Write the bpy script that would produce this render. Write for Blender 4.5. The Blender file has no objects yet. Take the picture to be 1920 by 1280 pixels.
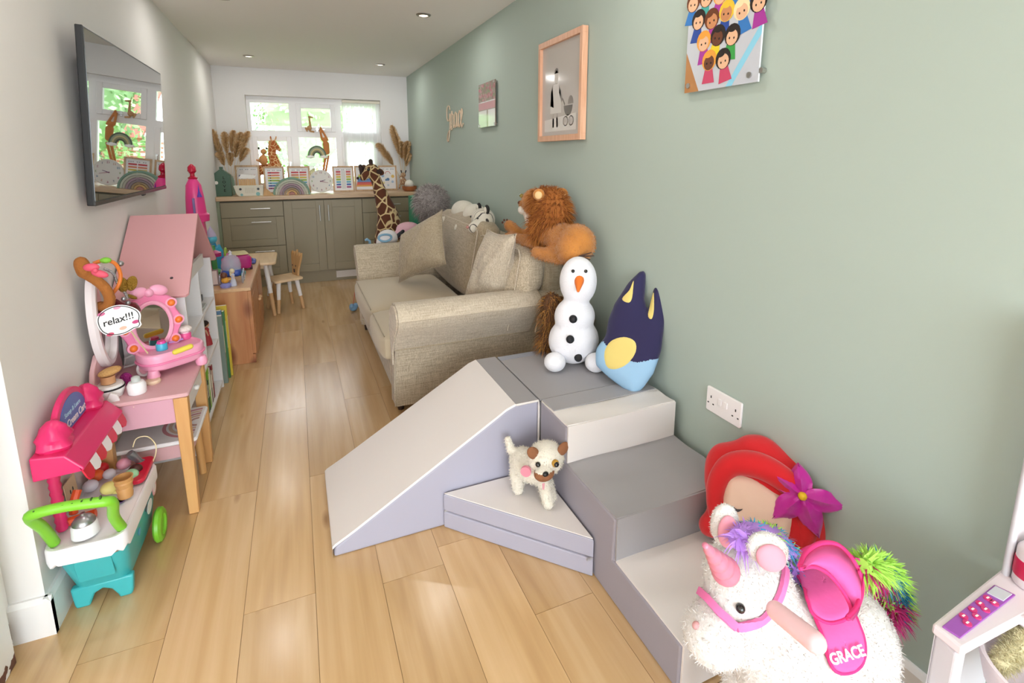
import bpy, bmesh, math, random
from mathutils import Vector, Matrix, Euler, Quaternion
import numpy as np
PI = math.pi
rnd = random.Random(7)
SC = bpy.context.scene
COL = SC.collection

# ------------------------------------------------------------------ camera
RC = np.array([[0.92012, 0.39164, -0.00057], [0, 0, 0], [0, 0, 0]])
def _rot(r, p, y):
    cy, sy, cp, sp, cr, sr = math.cos(y), math.sin(y), math.cos(p), math.sin(p), math.cos(r), math.sin(r)
    B = np.array([[1, 0, 0], [0, 0, -1], [0, 1, 0.]])
    Ry = np.array([[cy, 0, -sy], [0, 1, 0], [sy, 0, cy]])
    Rp = np.array([[1, 0, 0], [0, cp, -sp], [0, sp, cp]])
    Rr = np.array([[cr, -sr, 0], [sr, cr, 0], [0, 0, 1]])
    return Rr @ Rp @ Ry @ B
FPX, CX, CY, CH = 947.0, 960.0, 466.0, 1.28
RW = _rot(0.00062, 0.1800, 0.40244)
cam_data = bpy.data.cameras.new('camera')
cam = bpy.data.objects.new('camera', cam_data)
COL.objects.link(cam)
Mc = Matrix(((RW[0][0], -RW[1][0], -RW[2][0]), (RW[0][1], -RW[1][1], -RW[2][1]), (RW[0][2], -RW[1][2], -RW[2][2]))).to_4x4()
Mc.translation = (0, 0, CH)
cam.matrix_world = Mc
cam_data.sensor_width = 36
cam_data.lens = 36 * FPX / 1920
cam_data.shift_y = -(640 - CY) / 1920
cam_data.clip_start = 0.02
SC.camera = cam
SC.view_settings.view_transform = 'Standard'
SC.view_settings.look = 'None'
SC.view_settings.gamma = 1
SC.view_settings.use_curve_mapping = False
SC.view_settings.exposure = 0.02

def at(px, py, x=None, y=None, z=None):
    """The point of the room seen at a pixel, on the plane x=, y= or z=."""
    d = RW.T @ np.array([(px - CX) / FPX, (py - CY) / FPX, 1.0])
    if x is not None: s = x / d[0]
    elif y is not None: s = y / d[1]
    else: s = (z - CH) / d[2]
    return Vector((d[0] * s, d[1] * s, CH + d[2] * s))

# ------------------------------------------------------------------ world and lights
W = bpy.data.worlds.new('world'); SC.world = W; W.use_nodes = True
bg = W.node_tree.nodes['Background']
bg.inputs[0].default_value = (0.86, 0.93, 1.0, 1); bg.inputs[1].default_value = 8.0
XL, XR, YE, ZC = -0.70, 1.252, 6.03, 2.175        # left wall, right wall, end wall, ceiling
def area(name, loc, rot, sx, sy, power, col=(1, 1, 1), spread=None):
    l = bpy.data.lights.new(name, 'AREA'); l.shape = 'RECTANGLE'; l.size = sx; l.size_y = sy
    l.energy = power; l.color = col
    if spread: l.spread = spread
    o = bpy.data.objects.new(name, l); o.location = loc; o.rotation_euler = rot; COL.objects.link(o); return o
# daylight at the patio glazing of the room behind the camera
area('patio_daylight', (-0.2, -2.85, 1.25), (PI / 2 + 0.25, 0, 0), 3.2, 2.1, 34, (0.84, 0.93, 1.0))
area('side_fill_light', (-2.62, -0.9, 1.3), (0, -PI / 2, 0), 2.0, 2.6, 8, (0.86, 0.94, 1.0))  # added fill from behind left, evens the green wall; no window here
DL = [(-0.31, 5.35), (0.85, 5.32), (0.83, 3.40), (-0.31, 3.49), (-0.31, 1.5), (0.83, 1.5), (0.3, -0.6), (-1.2, -0.6)]
for i, (dx, dy) in enumerate(DL):
    l = bpy.data.lights.new('downlight_lamp', 'AREA'); l.shape = 'DISK'; l.size = 0.06; l.energy = 2.6
    l.color = (1.0, 0.97, 0.93)
    o = bpy.data.objects.new('downlight_lamp', l); o.location = (dx, dy, ZC - 0.012); COL.objects.link(o)

# ------------------------------------------------------------------ materials
def srgb(c):
    if isinstance(c, str):
        c = [int(c[i:i + 2], 16) for i in (0, 2, 4)]
    return tuple(((v / 255) / 12.92 if v / 255 <= 0.04045 else ((v / 255 + 0.055) / 1.055) ** 2.4) for v in c) + (1,)
MATS = {}
def mat(name, col, rough=0.6, metal=0.0, bump=0.0, bscale=60, var=0.0, vscale=4, sheen=0.0, coat=0.0, trans=0.0, emit=None, estr=1.0, alpha=1.0, spec=None, sss=0.0):
    if name in MATS: return MATS[name]
    m = bpy.data.materials.new(name); m.use_nodes = True; MATS[name] = m
    nt = m.node_tree; b = nt.nodes['Principled BSDF']
    c = srgb(col)
    b.inputs['Base Color'].default_value = c
    b.inputs['Roughness'].default_value = rough; b.inputs['Metallic'].default_value = metal
    if spec is not None: b.inputs['Specular IOR Level'].default_value = spec
    if sheen: b.inputs['Sheen Weight'].default_value = sheen; b.inputs['Sheen Roughness'].default_value = 0.5
    if coat: b.inputs['Coat Weight'].default_value = coat; b.inputs['Coat Roughness'].default_value = 0.08
    if trans: b.inputs['Transmission Weight'].default_value = trans
    if alpha < 1: b.inputs['Alpha'].default_value = alpha
    if sss: b.inputs['Subsurface Weight'].default_value = sss; b.inputs['Subsurface Radius'].default_value = (0.01, 0.006, 0.004)
    if emit: b.inputs['Emission Color'].default_value = srgb(emit); b.inputs['Emission Strength'].default_value = estr
    if bump or var:
        tc = nt.nodes.new('ShaderNodeTexCoord')
        if bump:
            n = nt.nodes.new('ShaderNodeTexNoise'); n.inputs['Scale'].default_value = bscale; n.inputs['Detail'].default_value = 4
            nt.links.new(tc.outputs['Object'], n.inputs['Vector'])
            bp = nt.nodes.new('ShaderNodeBump'); bp.inputs['Strength'].default_value = bump; bp.inputs['Distance'].default_value = 0.01
            nt.links.new(n.outputs['Fac'], bp.inputs['Height']); nt.links.new(bp.outputs['Normal'], b.inputs['Normal'])
        if var:
            n = nt.nodes.new('ShaderNodeTexNoise'); n.inputs['Scale'].default_value = vscale; n.inputs['Detail'].default_value = 5
            nt.links.new(tc.outputs['Object'], n.inputs['Vector'])
            h = nt.nodes.new('ShaderNodeHueSaturation'); h.inputs['Color'].default_value = c
            mr = nt.nodes.new('ShaderNodeMapRange'); mr.inputs[1].default_value = 0.3; mr.inputs[2].default_value = 0.7
            mr.inputs[3].default_value = 1 - var; mr.inputs[4].default_value = 1 + var
            nt.links.new(n.outputs['Fac'], mr.inputs[0]); nt.links.new(mr.outputs[0], h.inputs['Value'])
            nt.links.new(h.outputs[0], b.inputs['Base Color'])
    return m

def wood(name, c1, c2, axis='Y', scale=1.0, rough=0.5, knots=0.0, kcol=(110, 60, 30)):
    if name in MATS: return MATS[name]
    m = bpy.data.materials.new(name); m.use_nodes = True; MATS[name] = m
    nt = m.node_tree; b = nt.nodes['Principled BSDF']; b.inputs['Roughness'].default_value = rough
    tc = nt.nodes.new('ShaderNodeTexCoord'); mp = nt.nodes.new('ShaderNodeMapping')
    s = {'X': (1.2, 14, 14), 'Y': (14, 1.2, 14), 'Z': (14, 14, 1.2)}[axis]
    mp.inputs['Scale'].default_value = tuple(v * scale for v in s)
    nt.links.new(tc.outputs['Object'], mp.inputs['Vector'])
    n = nt.nodes.new('ShaderNodeTexNoise'); n.inputs['Scale'].default_value = 1.6; n.inputs['Detail'].default_value = 6; n.inputs['Distortion'].default_value = 0.6
    nt.links.new(mp.outputs[0], n.inputs['Vector'])
    r = nt.nodes.new('ShaderNodeValToRGB'); r.color_ramp.elements[0].position = 0.32; r.color_ramp.elements[1].position = 0.68
    r.color_ramp.elements[0].color = srgb(c1); r.color_ramp.elements[1].color = srgb(c2)
    nt.links.new(n.outputs['Fac'], r.inputs[0])
    out = r.outputs[0]
    if knots:
        mp2 = nt.nodes.new('ShaderNodeMapping'); s2 = {'X': (3.2, 7, 7), 'Y': (7, 3.2, 7), 'Z': (7, 7, 3.2)}[axis]
        mp2.inputs['Scale'].default_value = s2; nt.links.new(tc.outputs['Object'], mp2.inputs['Vector'])
        v = nt.nodes.new('ShaderNodeTexVoronoi'); nt.links.new(mp2.outputs[0], v.inputs['Vector']); v.inputs['Scale'].default_value = 1.0
        mr = nt.nodes.new('ShaderNodeMapRange'); mr.inputs[1].default_value = knots * 0.5; mr.inputs[2].default_value = knots; mr.inputs[3].default_value = 1; mr.inputs[4].default_value = 0
        nt.links.new(v.outputs['Distance'], mr.inputs[0])
        mx = nt.nodes.new('ShaderNodeMixRGB'); mx.inputs[2].default_value = srgb(kcol)
        nt.links.new(mr.outputs[0], mx.inputs[0]); nt.links.new(out, mx.inputs[1]); out = mx.outputs[0]
    nt.links.new(out, b.inputs['Base Color'])
    return m

def weave(name, c1, c2, scale=260, rough=0.9):
    """Linen: two crossed thread waves with slubs."""
    if name in MATS: return MATS[name]
    m = bpy.data.materials.new(name); m.use_nodes = True; MATS[name] = m
    nt = m.node_tree; b = nt.nodes['Principled BSDF']; b.inputs['Roughness'].default_value = rough
    b.inputs['Sheen Weight'].default_value = 0.25
    tc = nt.nodes.new('ShaderNodeTexCoord')
    facs = []
    for s in ((scale, 12, scale * 0.25), (12, scale * 0.5, scale * 0.5), (scale, scale * .2, 14)):
        mp = nt.nodes.new('ShaderNodeMapping'); mp.inputs['Scale'].default_value = s
        nt.links.new(tc.outputs['Object'], mp.inputs['Vector'])
        n = nt.nodes.new('ShaderNodeTexNoise'); n.inputs['Scale'].default_value = 1; n.inputs['Detail'].default_value = 2
        nt.links.new(mp.outputs[0], n.inputs['Vector']); facs.append(n.outputs['Fac'])
    a = nt.nodes.new('ShaderNodeMath'); a.operation = 'ADD'; nt.links.new(facs[0], a.inputs[0]); nt.links.new(facs[1], a.inputs[1])
    a2 = nt.nodes.new('ShaderNodeMath'); a2.operation = 'ADD'; nt.links.new(a.outputs[0], a2.inputs[0]); nt.links.new(facs[2], a2.inputs[1])
    mr = nt.nodes.new('ShaderNodeMapRange'); mr.inputs[1].default_value = 1.15; mr.inputs[2].default_value = 1.85
    nt.links.new(a2.outputs[0], mr.inputs[0])
    mx = nt.nodes.new('ShaderNodeMixRGB'); mx.inputs[1].default_value = srgb(c1); mx.inputs[2].default_value = srgb(c2)
    nt.links.new(mr.outputs[0], mx.inputs[0]); nt.links.new(mx.outputs[0], b.inputs['Base Color'])
    bp = nt.nodes.new('ShaderNodeBump'); bp.inputs['Strength'].default_value = 0.25; bp.inputs['Distance'].default_value = 0.004
    nt.links.new(mr.outputs[0], bp.inputs['Height']); nt.links.new(bp.outputs['Normal'], b.inputs['Normal'])
    return m

def patches(name, patch, line, scale=14, width=0.09, rough=0.9, zs=1.0):
    """Giraffe coat: dark cells with pale lines between them."""
    if name in MATS: return MATS[name]
    m = bpy.data.materials.new(name); m.use_nodes = True; MATS[name] = m
    nt = m.node_tree; b = nt.nodes['Principled BSDF']; b.inputs['Roughness'].default_value = rough; b.inputs['Sheen Weight'].default_value = 0.1
    tc = nt.nodes.new('ShaderNodeTexCoord'); mp = nt.nodes.new('ShaderNodeMapping'); mp.inputs['Scale'].default_value = (1, 1, zs)
    nt.links.new(tc.outputs['Object'], mp.inputs['Vector'])
    v = nt.nodes.new('ShaderNodeTexVoronoi'); v.feature = 'DISTANCE_TO_EDGE'; v.inputs['Scale'].default_value = scale
    nt.links.new(mp.outputs[0], v.inputs['Vector'])
    r = nt.nodes.new('ShaderNodeValToRGB'); r.color_ramp.elements[0].position = width; r.color_ramp.elements[1].position = width + 0.03
    r.color_ramp.elements[0].color = srgb(line); r.color_ramp.elements[1].color = srgb(patch)
    nt.links.new(v.outputs['Distance'], r.inputs[0]); nt.links.new(r.outputs[0], b.inputs['Base Color'])
    return m

# ------------------------------------------------------------------ mesh helpers
def BM(): return bmesh.new()
I4 = Matrix.Identity(4)
def TR(loc=(0, 0, 0), rot=(0, 0, 0), sc=(1, 1, 1)):
    return Matrix.LocRotScale(Vector(loc), Euler(rot), Vector(sc))
def box(bm, a, b, M=I4):
    (x0, y0, z0), (x1, y1, z1) = a, b
    vs = [bm.verts.new(M @ Vector(p)) for p in ((x0, y0, z0), (x1, y0, z0), (x1, y1, z0), (x0, y1, z0), (x0, y0, z1), (x1, y0, z1), (x1, y1, z1), (x0, y1, z1))]
    return [bm.faces.new([vs[i] for i in f]) for f in ((0, 3, 2, 1), (4, 5, 6, 7), (0, 1, 5, 4), (1, 2, 6, 5), (2, 3, 7, 6), (3, 0, 4, 7))]
def cbox(bm, c, s, M=I4):
    return box(bm, [c[i] - s[i] / 2 for i in range(3)], [c[i] + s[i] / 2 for i in range(3)], M)
def ring_loft(bm, rings, cap=True, closed=True):
    R = [[bm.verts.new(p) for p in r] for r in rings]
    n = len(R[0])
    for a, b in zip(R, R[1:]):
        for i in range(n if closed else n - 1):
            j = (i + 1) % n
            try: bm.faces.new((a[i], a[j], b[j], b[i]))
            except ValueError: pass
    if cap and closed:
        for r, rev in ((R[0], True), (R[-1], False)):
            try: bm.faces.new(list(reversed(r)) if rev else r)
            except ValueError: pass
    return R
def frame_of(d):
    d = Vector(d).normalized(); u = d.orthogonal().normalized(); return u, d.cross(u)
def cyl(bm, p0, p1, r0, r1=None, n=20, cap=True):
    r1 = r0 if r1 is None else r1
    p0, p1 = Vector(p0), Vector(p1); u, v = frame_of(p1 - p0)
    ring_loft(bm, [[p + (u * math.cos(t) + v * math.sin(t)) * r for t in [2 * PI * k / n for k in range(n)]] for p, r in ((p0, r0), (p1, r1))], cap)
def tube(bm, pts, r, n=8, closed=False, flat=None):
    pts = [Vector(p) for p in pts]; m = len(pts)
    rs = r if isinstance(r, (list, tuple)) else [r] * m
    u = None; rings = []
    for i, p in enumerate(pts):
        if closed: t = (pts[(i + 1) % m] - pts[i - 1])
        else: t = (pts[min(i + 1, m - 1)] - pts[max(i - 1, 0)])
        t = t.normalized() if t.length > 1e-9 else Vector((0, 0, 1))
        u = t.orthogonal().normalized() if u is None else (u - t * u.dot(t))
        u = u.normalized() if u.length > 1e-6 else t.orthogonal().normalized()
        v = t.cross(u)
        rings.append([p + (u * math.cos(a) + v * math.sin(a)) * rs[i] for a in [2 * PI * k / n for k in range(n)]])
    if closed: rings.append(rings[0])
    ring_loft(bm, rings, cap=not closed)
    if closed: bmesh.ops.remove_doubles(bm, verts=bm.verts, dist=1e-6)
def ell(bm, c, r, rot=(0, 0, 0), n=20, M=I4):
    if not hasattr(r, '__len__'): r = (r, r, r)
    MM = M @ TR(c, rot, r)
    bmesh.ops.create_uvsphere(bm, u_segments=n, v_segments=max(8, n * 2 // 3), radius=1.0, matrix=MM)
def cap(bm, p0, p1, r0, r1=None, n=14):
    """A capsule: a tapering limb with rounded ends."""
    r1 = r0 if r1 is None else r1
    p0, p1 = Vector(p0), Vector(p1); d = (p1 - p0); L = d.length or 1e-6; d /= L; u, v = frame_of(d)
    rings = []
    for k in range(7):
        a = PI / 2 * (1 - k / 6); rings.append((p0 - d * r0 * math.sin(a), max(r0 * math.cos(a), 1e-4)))
    for k in range(1, 7):
        a = PI / 2 * k / 6; rings.append((p1 + d * r1 * math.sin(a), max(r1 * math.cos(a), 1e-4)))
    rings.insert(7, (p1, r1))
    ring_loft(bm, [[p + (u * math.cos(t) + v * math.sin(t)) * r for t in [2 * PI * j / n for j in range(n)]] for p, r in rings])
def lathe(bm, prof, c=(0, 0, 0), n=28, M=I4):
    """prof: (radius, height) pairs turned about the z axis through c."""
    c = Vector(c)
    ring_loft(bm, [[M @ (c + Vector((max(r, 1e-4) * math.cos(t), max(r, 1e-4) * math.sin(t), h))) for t in [2 * PI * k / n for k in range(n)]] for r, h in prof])
def prism(bm, poly, h0, h1, M=I4):
    """poly in the local xy plane, from z=h0 to z=h1."""
    ring_loft(bm, [[M @ Vector((x, y, h)) for x, y in poly] for h in (h0, h1)])
def rrect(w, h, r, n=5, cx=0, cy=0):
    pts = []
    for sx, sy, a0 in ((1, 1, 0), (-1, 1, 90), (-1, -1, 180), (1, -1, 270)):
        for k in range(n + 1):
            a = math.radians(a0 + 90 * k / n)
            pts.append((cx + sx * (w / 2 - r) + r * math.cos(a), cy + sy * (h / 2 - r) + r * math.sin(a)))
    return pts
def slab(bm, w, d, h, r, M=I4, e=0.004):
    """A board with rounded corners and slightly eased edges; lies in xy, z 0..h."""
    e = min(e, h / 2.2)
    rings = []
    for off, z in ((e, 0), (0, e), (0, h - e), (e, h)):
        rings.append([M @ Vector((x, y, z)) for x, y in rrect(w - 2 * off, d - 2 * off, max(r - off, 0.001))])
    ring_loft(bm, rings)
def FR(o, x, y):
    """Frame with origin o, local x along x, local y along y."""
    x = Vector(x).normalized(); y = Vector(y); y = (y - x * y.dot(x)).normalized(); z = x.cross(y)
    M = Matrix((x, y, z)).transposed().to_4x4(); M.translation = Vector(o); return M
def pillow(bm, w, h, t, M=I4, n=16, pinch=0.07, seed=0, exp=2.6, wr=0.0):
    """A stuffed cushion: pinched corners, domed faces; in xy, thickness along z."""
    rr = random.Random(seed); ph = [rr.uniform(0, 6.28) for _ in range(6)]
    grid = {}
    for s in (1, -1):
        for i in range(n + 1):
            for j in range(n + 1):
                u, v = 2 * i / n - 1, 2 * j / n - 1
                if s == -1 and (i in (0, n) or j in (0, n)): grid[(s, i, j)] = grid[(1, i, j)]; continue
                x = u * w / 2 * (1 - pinch * (1 - abs(v) ** 2) * abs(u) ** 3); y = v * h / 2 * (1 - pinch * (1 - abs(u) ** 2) * abs(v) ** 3)
                d = (max(0, 1 - abs(u) ** exp) ** 0.5) * (max(0, 1 - abs(v) ** exp) ** 0.5)
                z = s * t / 2 * d
                if wr: z += wr * d * (math.sin(u * 7 + v * 3 + ph[0]) * 0.5 + math.sin(v * 9 - u * 4 + ph[1]) * 0.5)
                grid[(s, i, j)] = bm.verts.new(M @ Vector((x, y, z)))
    for s in (1, -1):
        for i in range(n):
            for j in range(n):
                q = [grid[(s, i, j)], grid[(s, i + 1, j)], grid[(s, i + 1, j + 1)], grid[(s, i, j + 1)]]
                if s == -1: q.reverse()
                try: bm.faces.new(q)
                except ValueError: pass
def pad(bm, a, b, r=0.03, n=4, puff=0.0, M=I4, div=8):
    """A soft box from corner a to corner b with rounded edges, faces slightly puffed."""
    a, b = Vector(a), Vector(b); c = (a + b) / 2; h = (b - a) / 2
    tmp = bmesh.new()
    box(tmp, (-1, -1, -1), (1, 1, 1))
    bmesh.ops.subdivide_edges(tmp, edges=tmp.edges, cuts=div, use_grid_fill=True)
    mp = {}
    for v in tmp.verts:
        p = Vector((v.co.x * h.x, v.co.y * h.y, v.co.z * h.z))
        rr = min(r, h.x, h.y, h.z)
        # snap grid rows near the edges so the rounding shows
        q = Vector([math.copysign(abs(p[k]), p[k]) for k in range(3)])
        inner = Vector([max(-h[k] + rr, min(h[k] - rr, q[k])) for k in range(3)])
        d = q - inner
        if d.length > 1e-9: q = inner + d.normalized() * rr if sum(abs(d[k]) > 1e-9 for k in range(3)) > 1 else inner + d
        u = [v.co[k] for k in range(3)]
        for k in range(3):
            o = [j for j in range(3) if j != k]
            if abs(u[k]) > 0.999: q[k] += math.copysign(puff * (1 - u[o[0]] ** 2) * (1 - u[o[1]] ** 2), u[k])
        mp[v] = bm.verts.new(M @ (q + c))
    for f in tmp.faces: bm.faces.new([mp[v] for v in f.verts])
    tmp.free()
def wmat(o):
    M = Matrix.LocRotScale(o.location, o.rotation_euler, o.scale)
    return wmat(o.parent) @ M if o.parent else M
def tag(o, label=None, cat=None, group=None, kind=None):
    if label: o['label'] = label
    if cat: o['category'] = cat
    if group: o['group'] = group
    if kind: o['kind'] = kind
    return o
def thing(name, label, cat, loc=(0, 0, 0), rotz=0.0, group=None):
    o = bpy.data.objects.new(name, None); o.empty_display_size = 0.05; COL.objects.link(o)
    o.location = loc; o.rotation_euler = (0, 0, rotz); return tag(o, label, cat, group)
def obj(name, bm, m, parent=None, smooth=True, world=False, bev=0.0, ang=40, sub=0, mats=None, paint=None, label=None, fix=True):
    """Link one mesh object. world=True: the mesh was drawn in room coordinates."""
    if fix: bmesh.ops.recalc_face_normals(bm, faces=bm.faces)
    me = bpy.data.meshes.new(name)
    o = bpy.data.objects.new(name, me); COL.objects.link(o)
    if parent: o.parent = parent
    elif world and not bev == -1:
        # own origin at the base of the thing
        vs = [v.co for v in bm.verts]
        c = Vector(((min(v.x for v in vs) + max(v.x for v in vs)) / 2, (min(v.y for v in vs) + max(v.y for v in vs)) / 2, min(v.z for v in vs)))
        o.location = c
    if world:
        bmesh.ops.transform(bm, matrix=wmat(o).inverted(), verts=bm.verts)
    bm.to_mesh(me); bm.free()
    for mm in (mats or [m]): me.materials.append(mm)
    if paint:
        for p in me.polygons: p.material_index = paint(p.center, p.normal)
    for p in me.polygons: p.use_smooth = smooth
    if smooth and ang < 180:
        es = []
        me.set_sharp_from_angle(angle=math.radians(ang))
    if bev > 0:
        b = o.modifiers.new('bevel', 'BEVEL'); b.width = bev; b.segments = 2; b.limit_method = 'ANGLE'; b.angle_limit = math.radians(35); b.harden_normals = False
    if sub:
        s = o.modifiers.new('subsurf', 'SUBSURF'); s.levels = sub; s.render_levels = sub
    if label: o['label'] = label
    return o
def wobj(name, bm, m, parent=None, **k): return obj(name, bm, m, parent, world=True, **k)
def struct(name, bm, m, **k):
    o = obj(name, bm, m, None, world=True, **k); o['kind'] = 'structure'; return o
def blob(name, bm, m, parent=None, vox=0.008, smooth=6, world=True, mats=None, paint=None, disp=None):
    """Fuse overlapping limbs into one continuous skin (voxel remesh, then smoothing), baked to a mesh."""
    bmesh.ops.recalc_face_normals(bm, faces=bm.faces)
    me = bpy.data.meshes.new(name); bm.to_mesh(me); bm.free()
    t = bpy.data.objects.new(name + '_tmp', me); COL.objects.link(t)
    r = t.modifiers.new('r', 'REMESH'); r.mode = 'VOXEL'; r.voxel_size = vox
    s = t.modifiers.new('s', 'SMOOTH'); s.factor = 0.5; s.iterations = smooth
    dg = bpy.context.evaluated_depsgraph_get(); dg.update()
    me2 = bpy.data.meshes.new_from_object(t.evaluated_get(dg))
    bpy.data.objects.remove(t); bpy.data.meshes.remove(me)
    b2 = bmesh.new(); b2.from_mesh(me2); bpy.data.meshes.remove(me2)
    return obj(name, b2, m, parent, world=world, ang=180, mats=mats, paint=paint, fix=False)
def spikes(bm, pts, length, width, droop=0.3, jit=0.5, n=3, rr=rnd, segs=3):
    """Tufts of pile: thin bent blades rooted at (point, normal) pairs."""
    for p, nrm in pts:
        L = length * rr.uniform(0.6, 1.2); d = (Vector(nrm) + Vector((rr.gauss(0, jit), rr.gauss(0, jit), rr.gauss(0, jit)))).normalized()
        side = d.orthogonal().normalized(); side.rotate(Quaternion(d, rr.uniform(0, 6.28)))
        q = Vector(p) - d * 0.002; prev = None
        for k in range(segs + 1):
            f = k / segs; w = width * (1 - f) * 0.5 + 0.0001
            c = q + d * L * f + Vector((0, 0, -droop * L * f * f))
            cur = (bm.verts.new(c - side * w), bm.verts.new(c + side * w))
            if prev: bm.faces.new((prev[0], prev[1], cur[1], cur[0]))
            prev = cur
def sample(me_obj, n, rr=rnd, keep=None):
    """Random points on an object's faces, in its local space, with normals."""
    ps = me_obj.data.polygons; ar = np.array([p.area for p in ps]); cs = np.cumsum(ar) / ar.sum(); out = []
    vs = me_obj.data.vertices
    g = np.random.default_rng(rr.randint(0, 10 ** 6))
    idx = np.searchsorted(cs, g.random(n))
    for i in idx:
        p = ps[int(min(i, len(ps) - 1))]; k = [vs[j].co for j in p.vertices]
        a, b = rr.random(), rr.random()
        if a + b > 1: a, b = 1 - a, 1 - b
        q = k[0] + (k[1] - k[0]) * a + (k[-1] - k[0]) * b
        if keep is None or keep(q, p.normal): out.append((q, p.normal.copy()))
    return out
def fur(me_obj, name, m, n, length, width, droop=0.3, jit=0.5, keep=None, parent=None, mats=None, pick=None, rr=rnd):
    b = BM(); spikes(b, sample(me_obj, n, rr, keep), length, width, droop, jit, rr=rr)
    return obj(name, b, m, parent or me_obj, ang=180, mats=mats, paint=pick, fix=False)
def text(body, size, m, M, parent=None, name='lettering', ext=0.0006, shear=0.0, bold=0.0, space=1.0):
    """Flat lettering as a mesh, centred on the frame M's origin, reading along its x."""
    cu = bpy.data.curves.new(name, 'FONT'); cu.body = body; cu.size = size; cu.extrude = ext; cu.align_x = 'CENTER'; cu.align_y = 'CENTER'
    cu.shear = shear; cu.offset = bold; cu.space_character = space; cu.resolution_u = 3
    t = bpy.data.objects.new(name, cu); COL.objects.link(t)
    dg = bpy.context.evaluated_depsgraph_get(); dg.update()
    me = bpy.data.meshes.new_from_object(t.evaluated_get(dg)); bpy.data.objects.remove(t)
    b = bmesh.new(); b.from_mesh(me); bpy.data.meshes.remove(me)
    bmesh.ops.transform(b, matrix=M, verts=b.verts)
    return obj(name, b, m, parent, world=True, smooth=False, fix=False)
def shade_disc(bm, c, nrm, r, h=0.001, n=16):
    c = Vector(c); nrm = Vector(nrm).normalized(); cyl(bm, c, c + nrm * h, r, r, n)

# common materials
white_plastic = mat('white_plastic', 'f3f1ef', 0.35)
black = mat('black_plastic', '141414', 0.4)
chrome = mat('brushed_steel', 'c8c6c2', 0.28, 1.0)
white_paint = mat('white_gloss_paint', 'f2f0ee', 0.35)

# ================================================================== THE ROOM
wall_white = mat('white_emulsion', 'ece9e6', 0.9, bump=0.04, bscale=40)
wall_green = mat('sage_emulsion', 'afbdb3', 0.82, bump=0.04, bscale=40)
ceil_m = mat('ceiling_paint', 'f2eeea', 0.92)
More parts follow.
